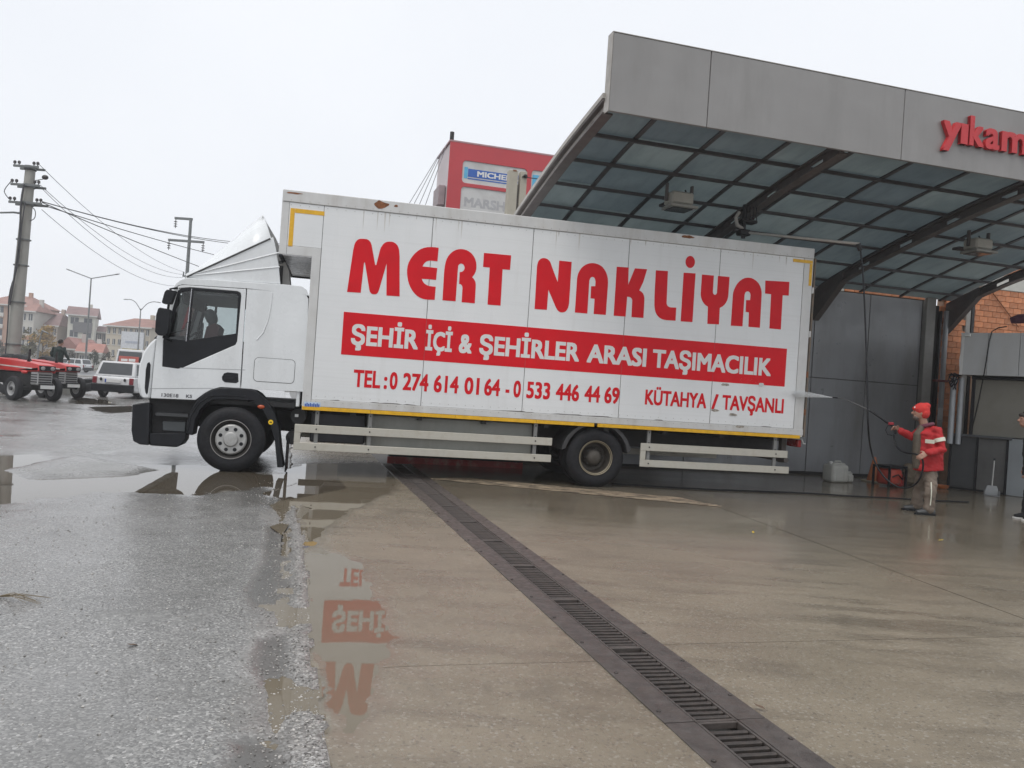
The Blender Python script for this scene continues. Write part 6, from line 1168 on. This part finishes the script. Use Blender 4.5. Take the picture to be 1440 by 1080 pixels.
WL2 = ['thin wire from the top spotlight of the concrete pole to the steel pole bracket','thin wire from the middle crossarm of the concrete pole, upper of two','thin wire from the middle crossarm of the concrete pole, lower of two','thin wire from the lowest crossarm of the concrete pole to the steel pole']
for iw, (dz, k, sg) in enumerate(((.3, 0, .6), (.1, 1, .7), (-.1, 1, .9), (-.7, 2, .8))): wire('overhead_wire', P3(k) + Vector((0, 0, dz * .3)), (pt2.x - .25, D2_, z3_ + dz), sg, .011, WL2[iw])
# street lamps
def lamp(px, pyt, pyb, D, arms, label, curved):
    p = at(px, pyt, D); dxl = (pyb - pyt) * 0; r = thing('street_lamp', label, 'street lamp', (p.x, D, 0)); b = B(); b.tube([(0, 0, 0), (0, 0, p.z)], [.13, .07], 10); b.obj('post', M_LAMP, r, smooth=40)
    for (ax, ay) in arms:
        q = at(ax, ay, D) - Vector((p.x, D, 0)); q.y = 0
        pts = [Vector((0, 0, p.z - .05)), q] if not curved else smoothp([Vector((0, 0, p.z - .3)), Vector((q.x * .35, 0, p.z + (q.z - p.z) * .75)), Vector((q.x * .7, 0, q.z + .05)), q]); b = B(); b.tube(pts, .055, 8); ar_ = b.obj('arm', M_LAMP, r, smooth=60)
        b = B(); d = (pts[-1] - pts[-2]).normalized(); b.ell(pts[-1] + d * .1, (.38, .14, .07), 10, 6, Matrix.Rotation(-math.atan2(d.z, d.x), 3, 'Y')); b.obj('lamp_head', M_LAMP, ar_, smooth=60)
lamp(128.3, 391, 520, 95, [(98, 380), (163, 386)], 'tall street lamp with two straight arms beside the far road', False)
lamp(198, 434, 510, 120, [(178, 421), (222, 425)], 'street lamp with two curved arms standing near the cab front', True)
lamp(54, 487, 520, 70, [(62, 466)], 'small pale street lamp with one crooked arm beyond the tractors', True)
# far road, verge
t_ = NT('far_road'); t_.set(Base_Color=(.085, .085, .088), Roughness=.35); b = B(); b.add([(-300, 66, -.02), (60, 66, -.02), (60, 108, -.02), (-300, 108, -.02)], [(0, 1, 2, 3)]); tag(b.obj('road', t_.m), kind='structure')
b = B(); b.box(-300, 65.4, -.05, 60, 65.98, .12, .02); b.box(-300, 108.02, -.05, 60, 108.5, .14, .02); tag(b.obj('kerb', mk('kerb', (.30, .29, .27), .7)), kind='structure')
t_ = NT('verge'); n = t_.noise(.6, 6); t_.set(Base_Color=t_.mix(n, (.045, .055, .018), (.11, .095, .04)), Roughness=.9); b = B(); b.add([(-300, 108.5, .10), (60, 108.5, .10), (60, 128, .16), (-300, 128, .16)], [(0, 1, 2, 3)]); tag(b.obj('verge', t_.m), kind='structure')
b = B()
for i in range(2600):
    x = random.uniform(-150, -40); y = random.uniform(108.7, 127); h_ = random.uniform(.1, .35); b.add([(x - .08, y, .1), (x + .08, y + .03, .1), (x + random.uniform(-.1, .1), y, .1 + h_)], [(0, 1, 2)])
tag(b.obj('grass', mk('grass', (.07, .075, .025), .9, 0, .3, 2)), 'rough dull grass on the verge across the far road', 'grass', kind='stuff')
# houses and blocks of flats
M_WIN = mk('window_far', (.055, .065, .08), .2, 0, .3, .5); M_FR = mk('frame_far', (.55, .55, .53), .6)
def house(name, label, x0, x1, ye, yt, D, wall, roof, rows, cols, yaw=.15, depth=10., rooft='hip', group=None, win=(.55, .5), cat='building', bands=None):
    pc0 = at((x0 + x1) / 2, ye, D); wd = (x1 - x0) / FPX * D / math.cos(yaw) * (1.0 if abs(yaw) < .3 else .8); He = pc0.z; Hr = at((x0 + x1) / 2, yt, D).z
    r = thing(name, label, cat, (pc0.x, D, 0), yaw, group); mw = mk('wall_%02d%02d%02d' % tuple(int(c * 99) for c in wall), wall, .85, 0, .08, .3, 0, 0, .05, dirt=tuple(c * .7 for c in wall), dscale=.25, damt=.5, streak=True); mr_ = mk('roof_%02d%02d%02d' % tuple(int(c * 99) for c in roof), roof, .8, 0, .2, .9, .4, 6)
    h = wd / 2; b = B(); b.box(-h, 0, 0, h, depth, He); b.obj('wall', mw, r)
    o = .45
    if rooft == 'hip': vs = [(-h - o, -o, He + .003), (h + o, -o, He + .003), (h + o, depth + o, He + .003), (-h - o, depth + o, He + .003), (-h * .45, depth * .45, Hr), (h * .45, depth * .45, Hr)]; fs = [(0, 1, 5, 4), (1, 2, 5), (2, 3, 4, 5), (3, 0, 4), (3, 2, 1, 0)]
    elif rooft == 'gable': vs = [(-h - o, -o, He + .003), (h + o, -o, He + .003), (h + o, depth + o, He + .003), (-h - o, depth + o, He + .003), (0, -o, Hr), (0, depth + o, Hr)]; fs = [(0, 1, 4), (1, 2, 5, 4), (2, 3, 5), (3, 0, 4, 5), (3, 2, 1, 0)]
    else: vs = [(-h - o, -o, He + .003), (h + o, -o, He + .003), (h + o, depth + o, He + .003), (-h - o, depth + o, He + .003), (-h - o, depth * .35, Hr), (h + o, depth * .35, Hr)]; fs = [(0, 1, 5, 4), (1, 2, 5), (2, 3, 4, 5), (3, 0, 4), (3, 2, 1, 0)]
    b = B(); b.add(vs, fs); rf = b.obj('roof', mr_, r); b = B(); b.box(h * .35, depth * .4, (He + Hr) / 2, h * .35 + .6, depth * .4 + .6, Hr + .7); b.obj('chimney', mw, rf)
    b = B(); b.box(-h - o, -o - .05, He - .22, h + o, -o, He); b.obj('eaves', M_FR, rf)
    fh = He / rows
    for i in range(rows):
        for j in range(cols):
            cx = -h + wd * (j + .5) / cols; ww = wd / cols * win[0] / 2; z0 = i * fh + fh * (1 - win[1]) * .55; z1 = z0 + fh * win[1]; b = B(); b.box(cx - ww, -.05, z0, cx + ww, .05, z1); wn = b.obj('window', M_WIN, r)
            b = B(); b.box(cx - ww - .06, -.09, z0 - .12, cx + ww + .06, .02, z0 - .002); b.obj('sill', M_FR, wn); b = B(); b.box(cx - .04, -.07, z0 + .01, cx + .04, .02, z1 - .01); b.obj('frame', M_FR, wn)
    if yaw > .05:
        for i in range(rows):
            for j in range(2): cy = depth * (j + .6) / 2.6; z0 = i * fh + fh * .3; b = B(); b.box(-h - .05, cy - .5, z0, -h + .03, cy + .5, z0 + fh * .45); b.obj('window', M_WIN, r)
    if bands:
        for (a0, a1, zf0, zf1, colr) in bands: b = B(); b.box(-h + wd * a0, -.22, He * zf0, -h + wd * a1, -.002, He * zf1); bd = b.obj('balcony', mk('band_%02d%02d%02d' % tuple(int(c * 99) for c in colr), colr, .7), r)
    return r, wd, He
RD = (.27, .145, .12); RB = (.20, .125, .12)
house('apartment_block', 'terracotta and cream apartment block with wide red roof behind the concrete pole', -22, 42, 428, 412, 150, (.42, .26, .19), RD, 5, 4, .12, 12, 'hip', win=(.5, .55), bands=[(.0, .45, .18, .24, (.55, .53, .5)), (0, .45, .38, .44, (.55, .53, .5)), (0, .45, .58, .64, (.55, .53, .5)), (0, .45, .78, .84, (.55, .53, .5))])
house('apartment_block', 'narrow white block with steep red roof right beside the concrete pole', 30, 48, 437, 424, 146, (.52, .50, .46), RD, 4, 2, .1, 8, 'hip', bands=[(.25, .95, .45, .52, (.38, .2, .12)), (.25, .95, .2, .27, (.38, .2, .12))])
house('apartment_block', 'cream house with broad red roof and small attic windows above the yellow tree', 49, 80, 457, 437, 150, (.50, .42, .36), RB, 3, 4, .12, 11, 'hip', bands=[(.1, .9, .62, .68, (.48, .36, .3))])
house('apartment_block', 'small dark roofed house tucked between the cream house and the tall pale block', 79, 93, 461, 449, 156, (.30, .27, .27), RB, 3, 2, .1, 9, 'hip')
hr_, hw_, hh_ = house('apartment_block', 'tall pale gabled block with blue lower front behind the straight armed lamp', 96, 134, 443, 430, 150, (.54, .53, .47), RB, 4, 2, .42, 13, 'ridge', win=(.6, .5))
b = B(); b.box(-hw_ / 2, -.16, hh_ * .08, hw_ / 2 * .98, -.07, hh_ * .45); b.obj('blue_front', mk('blue_front', (.14, .22, .27), .6), hr_); b = B(); b.box(-hw_ * .3, -.16, hh_ * .66, hw_ * .42, -.07, hh_ * .86); b.obj('loggia', mk('loggia', (.13, .13, .14), .5), hr_)
house('apartment_block', 'low house with long brown red roof between the pale block and the cream terrace', 133, 160, 467, 458, 158, (.40, .37, .35), RB, 3, 5, .08, 9, 'ridge', win=(.6, .6))
hr_, hw_, hh_ = house('apartment_block', 'long cream terrace with red roof and a painted advert on its side', 148, 214, 459, 445, 140, (.47, .42, .34), RD, 4, 8, -.12, 10, 'hip', win=(.45, .5))
b = B(); b.box(hw_ * -.12, -.4, .3, hw_ * .38, -.12, hh_ * .88); ad = b.obj('advert_board', mk('advert_white', (.55, .57, .6), .6), hr_); b = B(); b.box(hw_ * -.08, -.43, hh_ * .32, hw_ * .34, -.41, hh_ * .5); b.obj('advert_picture', mk('advert_pic', (.42, .36, .20), .6, 0, .5, .8), ad); b = B(); b.box(hw_ * -.10, -.43, hh_ * .18, hw_ * .1, -.41, hh_ * .24); b.obj('advert_stripe', mk('advert_blue', (.16, .26, .42), .6), ad); b = B(); b.box(hw_ * -.02, -.43, hh_ * .62, hw_ * .3, -.41, hh_ * .67); b.obj('advert_stripe', mk('advert_grey', (.35, .38, .45), .6), ad)
house('small_house', 'small house with faded red pitched roof beside the standing man', 85, 108, 490, 474, 118, (.44, .40, .38), (.30, .15, .13), 1, 3, .1, 8, 'gable', cat='house'); house('small_house', 'small white gabled house with bright red roof beneath the straight armed lamp', 110, 141, 495, 482, 116, (.56, .55, .53), (.33, .15, .12), 1, 3, .35, 8, 'ridge', cat='house')
# trees: trunk, limbs, crowns of many leaf faces
def tree(name, label, px, pyt, D, wpx, leaf, dens, seed, conifer=False, bare=False):
    rnd = random.Random(seed); p = at(px, pyt, D); H_ = p.z; W_ = wpx / FPX * D / 2; r = thing(name, label, 'tree' if H_ > 2.2 else 'shrub', (p.x, D, .1))
    b = B(); b.tube([(0, 0, 0), (.05, 0, H_ * .45), (0, .05, H_ * .92)], [.14 * H_ / 5, .09 * H_ / 5, .02], 7)
    for k in range(9):
        a = rnd.random() * 6.28; z0 = H_ * rnd.uniform(.25, .7); b.tube([(0, 0, z0), (W_ * .5 * math.cos(a), W_ * .5 * math.sin(a), z0 + H_ * .12), (W_ * .85 * math.cos(a), W_ * .85 * math.sin(a), z0 + H_ * .2)], [.05 * H_ / 5, .03 * H_ / 5, .01], 5)
    b.obj('trunk', mk('bark', (.075, .06, .05), .9), r)
    b = B(); cl = [(rnd.uniform(-1, 1), rnd.uniform(-1, 1), rnd.uniform(.22, .97)) for _ in range(34)]; cl = [(x, y, z) for x, y, z in cl if (x * x + y * y) ** .5 < ((1 - z) * 1.15 + .05 if conifer else math.sqrt(max(0.02, 1 - ((z - .58) / .45) ** 2)))]
    for (x, y, z) in cl:
        for i in range(dens):
            c = Vector((x * W_ + rnd.gauss(0, .16 * W_), y * W_ + rnd.gauss(0, .16 * W_), z * H_ + rnd.gauss(0, .05 * H_))); s_ = rnd.uniform(.06, .16) * (H_ / 6 + .4); a = Vector((rnd.gauss(0, 1), rnd.gauss(0, 1), rnd.gauss(0, 1))).normalized(); q = a.orthogonal().normalized() * s_; w_ = a.cross(q).normalized() * s_ * .6
            b.add([c - q, c + w_, c + q, c - w_], [(0, 1, 2, 3)])
    b.obj('crown', leaf, r)
LY = mk('leaves_yellow', (.30, .185, .045), .8, 0, .35, .6); LG = mk('leaves_green', (.045, .06, .038), .8, 0, .35, .6); LO = mk('leaves_olive', (.11, .10, .035), .8, 0, .35, .6); LD = mk('leaves_dull', (.075, .068, .05), .85, 0, .35, .6)
for a in (('autumn_tree', 'yellow autumn tree in front of the cream house, behind the tractors', 62, 459, 112, 34, LY, 70, 3), ('autumn_tree', 'olive tree starting to turn, close to the concrete pole', 42, 466, 112, 24, LO, 60, 4), ('shrub', 'dark olive shrub left of the concrete pole foot', 4, 478, 112, 22, LD, 60, 5), ('conifer_tree', 'dark bluish conifer between the white gabled house and cream terrace', 145, 474, 122, 16, LG, 60, 6, True), ('shrub', 'dark bush in front of the white gabled house', 133, 495, 110, 14, LG, 40, 7), ('shrub', 'low bush to the right of the conifer', 152, 496, 110, 16, LD, 40, 8), ('shrub', 'brownish bush beside the standing man', 100, 494, 112, 12, LD, 40, 9), ('shrub', 'low dull hedge bush near the small pale lamp', 66, 497, 112, 20, LD, 40, 10), ('shrub', 'bush at the left end of the verge', 30, 494, 112, 18, LO, 40, 11)): tree(*a)
# tractors
def tractor(px, py, label):
    p = gp(px, py); a = -R(30); r = thing('tractor', label, 'tractor', p, a, 'tractors parked side by side')
    MRD = mk('tractor_red', (.50, .030, .028), .35, 0, .08, 3); MSV = mk('tractor_silver', (.36, .36, .36), .45, .3, .1, 4); MSL = mk('tractor_stripe', (.55, .50, .47), .4)
    yc = .62   # centre line is to the far side of the near wheel
    b = B(); b.plate([[(-1.75, .90), (-1.75, 1.30), (.30, 1.20), (.62, 1.15), (.66, .98), (.62, .95), (-.3, .90)]], XZ(yc), -.27, .27); hd = b.obj('bonnet', MRD, r, bevel=.04, seg=3, smooth=40)
    for y in (-.272, .272): b = B(); b.plate([[(-1.7, 1.05), (.30, 1.01), (.30, 1.045), (-1.7, 1.09)]], XZ(yc + y), -.003, .003); b.obj('stripe', MSL, hd)
    b = B(); b.box(.60, yc - .25, .97, .675, yc + .25, 1.13, .01); b.obj('headlamp_panel', M_BLK, hd)
    for y in (-.15, .15): b = B(); b.ell((.678, yc + y, 1.05), (.012, .07, .06)); b.obj('headlamp', MSV, hd, smooth=60)
    b = B(); b.box(.18, yc - .24, .52, .56, yc + .24, .945, .03); g = b.obj('grille', MSV, r)
    for k in range(4):
        z = .60 + k * .075; b = B(); b.box(.2, yc - .246, z, .54, yc - .235, z + .034); b.obj('slot', M_DRK, g); b = B(); b.box(.555, yc - .2, z, .566, yc + .2, z + .034); b.obj('slot', M_DRK, g)
    b = B(); b.box(-1.7, yc - .2, .50, .2, yc + .2, .895, .03); b.obj('engine', M_DRK, r); b = B(); b.tube([(0, .05, .40), (0, yc * 2 - .05, .40)], .055, 8); b.box(-.12, yc - .2, .36, .2, yc + .2, .58); b.obj('front_axle', M_DRK, r); b = B(); b.box(.56, yc - .2, .40, .72, yc + .2, .58, .02); b.obj('front_weight', M_DRK, r)
    b = B(); b.box(.725, yc - .22, .42, .735, yc + .22, .53); b.obj('number_plate', M_WHITE, r)
    def wh(x, y, R_, w_, rr):
        w = bpy.data.objects.new('wheel', None); COL.objects.link(w); w.parent = r; w.location = (x, y, R_); mp = lambda a_, c, h: (a_, h, c)
        b = B(); b.lathe([(rr, -w_ * .42), (R_ * .8, -w_ / 2), (R_ * .95, -w_ * .42), (R_, -w_ * .25), (R_, w_ * .25), (R_ * .95, w_ * .42), (R_ * .8, w_ / 2), (rr, w_ * .42)], 28, mp, closed=True); b.obj('tyre', M_TYRE, w, smooth=35); b = B(); b.lathe([(rr + .01, -w_ * .43), (rr - .02, -w_ * .35), (rr * .9, -w_ * .15), (rr * .5, -w_ * .12), (rr * .45, -w_ * .3), (.05, -w_ * .3)], 24, mp, cap0=False); b.obj('rim', MSV, w, smooth=35); b = B(); b.lathe([(.06, -w_ * .5), (.06, -w_ * .3)], 10, mp); b.obj('hub', M_DRK, w)
    wh(0, 0, .38, .2, .22); wh(0, yc * 2, .38, .2, .22); wh(-2.1, -.05, .72, .4, .38); wh(-2.1, yc * 2 + .05, .72, .4, .38)
    b = B(); b.tube([(-.55, yc + .1, 1.3), (-.55, yc + .1, 1.62)], .035, 10); b.obj('exhaust', M_DRK, r, smooth=40); b = B(); b.box(-2.3, yc - .5, 1.0, -1.8, yc + .5, 1.3, .05); b.obj('fender_seat', MRD, r); b = B(); b.tube([(-.25, yc - .08, 1.18), (-.25, yc - .08, 1.32)], .05, 8); b.obj('fuel_cap', M_BLK, r)
    for sg in (0.,): b = B(); b.ell((-.05, yc - .3, .90), (.16, .06, .06)); b.obj('radiator_cap', MRD, r, smooth=60)
    return r
tractor(18, 563.5, 'red tractor parked with its near front wheel turned side on, front one of the pair'); tractor(60, 559.5, 'red tractor with pale number plate on its nose, behind the front tractor')
# man standing behind the tractors
DB = 31.5; zb_ = .42; f3 = Vector((.3, .95, 0)); cx = 82
blk = thing('concrete_block', 'low concrete block on which the man behind the tractors stands', 'block', Vector((at(82, 505, DB).x, DB, 0))); b = B(); b.box(-.45, -.35, 0, .45, .35, zb_, .02); b.obj('block', M_POLE, blk); b = B(); b.tube([(-.2, 0, zb_), (-.2, 0, zb_ + .03), (-.12, 0, zb_ + .03)], .012, 6); b.obj('lifting_eye', M_LAMP, blk)
def z3(x, z, dy=0): q = at(cx, 505, DB); return Vector((q.x + x, DB + dy, z + zb_))
J3 = dict(head=z3(.06, 1.58), neck=z3(.03, 1.42), chest=z3(0, 1.24), pelvis=z3(-.02, .90), hem=z3(-.02, .82), shL=z3(-.19, 1.36), elL=z3(-.27, 1.12), wrL=z3(-.25, .90, .12), hdL=z3(-.24, .82, .14), shR=z3(.19, 1.36), elR=z3(.27, 1.14), wrR=z3(.33, .94, .14), hdR=z3(.35, .86, .16), hipL=z3(-.09, .88), knL=z3(-.1, .48), anL=z3(-.1, .09), toeL=z3(-.08, .02, .2), hipR=z3(.09, .88), knR=z3(.1, .48), anR=z3(.1, .09), toeR=z3(.14, .02, .2), palmL=(1, 0, 0), thumbL=(0, 1, 0), palmR=(-1, 0, 0), thumbR=(0, 1, 0), look=Vector((.5, .85, -.1)), foot_z=zb_)
mn, mb_, mj_, P3_, (f4, l4, u4, M4) = person('person', 'person in dark green jacket with dark hair standing behind the red tractors, back turned', z3(0, -zb_), J3, f3, dict(trousers=M_BK2, jacket=mk('cloth_green_black', (.016, .03, .028), .8, 0, .3, 8), shoe=M_BK2, trouser_r=.085, sleeve_r=.066, jr=[(.16, .20), (.155, .195), (.15, .205), (.15, .215), (.13, .21), (.08, .09), (.066, .07)]))
h4 = P3_['head']; b = B(); b.ell(h4 - f4 * .02 + u4 * .025, (.106, .09, .105), 14, 10, M4); link('hair', remesh(b, 'hair', .009, 2), M_HAIR, mn)
# tyre and scrap beam lying between tractor and estate car
p = gp(118, 553); ty = thing('loose_tyre', 'large worn tyre lying between the tractors and the white estate car', 'tyre', p, 0); b = B(); b.lathe([(.42, .02), (.62, .0), (.66, .06), (.66, .26), (.62, .32), (.42, .30), (.40, .16)], 30, closed=True); b.obj('casing', M_TYRE, ty, smooth=35); ty.rotation_euler = (R(14), R(-6), 0); ty.location.z = .17
bm_o = B(); p = gp(112, 548); bm_o.box(-.9, -.08, 0, .9, .08, .2, .01); bm_o.box(-.9, -.16, .2, .9, .16, .23, .005); q = bm_o.obj('scrap_beam', mk('beam_rust', (.16, .09, .06), .8, 0, .3, 4), None, loc=p + Vector((.4, 1.2, 0))); q.rotation_euler = (0, 0, .12); q.location.z = .0; tag(q, 'rusty steel beam lying behind the loose tyre', 'beam')
# estate car and other vehicles
def car(loc, rz, paint, label, W_=1.64, Ln=4.25, Hh=1.42, cat='car', plate=True, van=False):
    r = thing('parked_car' if not van else 'parked_van', label, cat, loc, rz); h = W_ / 2; zb = .84 if not van else 1.15
    b = B(); b.plate([[(0, .34), (.03, zb - .06), (.10, zb), (Ln - 1.2, zb), (Ln - .1, zb - .1), (Ln, zb - .22), (Ln, .34), (Ln - .3, .24), (.25, .24)]], lambda a, c, t: (t, a, c), -h, h); b.obj('body', paint, r, bevel=.06, seg=3, smooth=40)
    yr0, yr1, yf0, yf1 = (.10, .34, Ln - 1.25, Ln - 1.75) if not van else (.05, .14, Ln - .6, Ln - 1.0); i = .15
    vs = []
    for (y0, y1, z, ww) in ((yr0, yf0, zb - .01, h - .03), (yr1, yf1, Hh, h - i)): vs += [(-ww, y0, z), (ww, y0, z), (ww, y1, z), (-ww, y1, z)]
    b = B(); b.add(vs, [(0, 1, 5, 4), (1, 2, 6, 5), (2, 3, 7, 6), (3, 0, 4, 7), (4, 5, 6, 7), (3, 2, 1, 0)]); b.obj('cabin', paint, r, bevel=.05, seg=3, smooth=40)
    V = [Vector(v) for v in vs]
    def pane(a, b_, c, d, m0, m1, n0, n1, name, mat, off):
        f_ = lambda s, t: (a.lerp(b_, s)).lerp(d.lerp(c, s), t); q = [f_(m0, n0), f_(m1, n0), f_(m1, n1), f_(m0, n1)]; nn = (q[1] - q[0]).cross(q[3] - q[0]).normalized(); bb = B(); bb.add([x + nn * off for x in q] + [x - nn * .01 for x in q], [(0, 1, 2, 3), (7, 6, 5, 4), (0, 4, 5, 1), (1, 5, 6, 2), (2, 6, 7, 3), (3, 7, 4, 0)]); return bb.obj(name, mat, r)
    pane(V[0], V[1], V[5], V[4], .08, .92, .14, .88, 'rear_window', mk('car_glass', (.06, .066, .072), .15), .012)
    for sgn, (a, b_, c, d) in ((1, (V[1], V[2], V[6], V[5])), (-1, (V[3], V[0], V[4], V[7]))):
        for m0, m1 in ((.05, .32), (.36, .64), (.68, .94)): pane(a, b_, c, d, m0, m1, .14, .85, 'side_window', mk('car_glass_dark', (.05, .055, .06), .1), .012)
    pane(V[2], V[3], V[7], V[6], .06, .94, .1, .9, 'windscreen', mk('car_glass', (.06, .066, .072), .15), .012)
    for x in (-1, 1): b = B(); b.box(x * (h - .19), -.015, .55, x * (h - .03), .06, .80, .01); b.obj('tail_lamp', mk('lamp_red', (.22, .03, .04), .3), r)
    for x in (-1, 1): b = B(); b.ell((x * (h - .36), -.01, .72), (.05, .02, .06)); b.obj('badge', M_DRK, r)
    b = B(); b.box(-h - .01, -.09, .24, h + .01, .05, .54, .03); b.obj('bumper', M_BLK, r); b = B(); b.box(-h, Ln - .05, .30, h, Ln + .08, .52, .03); b.obj('bumper', M_BLK, r)
    if plate: b = B(); b.box(-.30, -.022, .60, .30, -.005, .73, .003); pl = b.obj('number_plate', M_WHITE, r); b = B(); b.box(-.30, -.026, .60, -.25, -.0225, .73); b.obj('plate_band', mk('plate_blue', (.02, .07, .35), .4), pl)
    for y in (.75, Ln - .8):
        for x in (-1, 1):
            w = bpy.data.objects.new('wheel', None); COL.objects.link(w); w.parent = r; w.location = (x * (h - .09), y, .30); mp = (lambda a_, c, hh: (hh, a_, c)); b = B(); b.lathe([(.17, -.08), (.27, -.09), (.30, -.06), (.30, .06), (.27, .09), (.17, .08)], 24, mp, closed=True); b.obj('tyre', M_TYRE, w, smooth=35); b = B(); b.lathe([(.175, -.07), (.16, -.03), (.16, .03), (.175, .07)], 20, mp); b.obj('rim', M_RIM, w, smooth=35)
    b = B(); b.tube([(h - .5, -.12, .22), (h - .5, .3, .24)], .025, 8); b.obj('tailpipe', M_DRK, r)
    return r
MWH = mk('car_white', (.62, .63, .64), .3, 0, .04, 2, dirt=(.45, .44, .42), dscale=2, damt=.3)
pcar = gp(157, 560); car(pcar, -.02, MWH, 'old white estate car with black bumper seen from behind, left of the cab')
q = at(180, 525, 47); vr_ = car(Vector((q.x, 47, 0)), -.1, MWH, 'white van with red rear panel parked beyond the white estate car', 1.9, 4.8, 2.15, 'van', True, True); b = B(); b.box(-.6, -.05, 1.32, .6, .02, 1.75, .01); b.obj('red_panel', mk('van_red', (.42, .09, .07), .5), vr_); b = B(); b.box(-.45, -.056, 1.46, -.05, -.051, 1.60); b.box(.02, -.056, 1.46, .42, -.051, 1.62); b.obj('panel_marks', M_WHITE, vr_)
q = at(124, 515, 88); car(Vector((q.x, 88, 0)), 1.4, MWH, 'small white car on the far road below the white gabled house', plate=False)
q = at(199, 520, 40); car(Vector((q.x, 40, 0)), -.2, mk('car_dark', (.06, .065, .07), .3), 'dark car almost hidden behind the front of the lorry cab')

# damp air that pales the far houses
b = B(); b.box(-260, -6, -1.2, 60, 200, 24); hz = b.mesh('haze'); mh_ = bpy.data.materials.new('haze'); mh_.use_nodes = True; nt_ = mh_.node_tree; nt_.nodes.clear(); ou = nt_.nodes.new('ShaderNodeOutputMaterial'); pv_ = nt_.nodes.new('ShaderNodeVolumePrincipled'); pv_.inputs['Density'].default_value = .0012; pv_.inputs['Color'].default_value = (.97, .98, 1, 1); pv_.inputs['Anisotropy'].default_value = .2; nt_.links.new(pv_.outputs[0], ou.inputs['Volume'])
tag(link('haze', hz, mh_), 'thin damp haze lying over the whole yard', 'haze', kind='stuff')
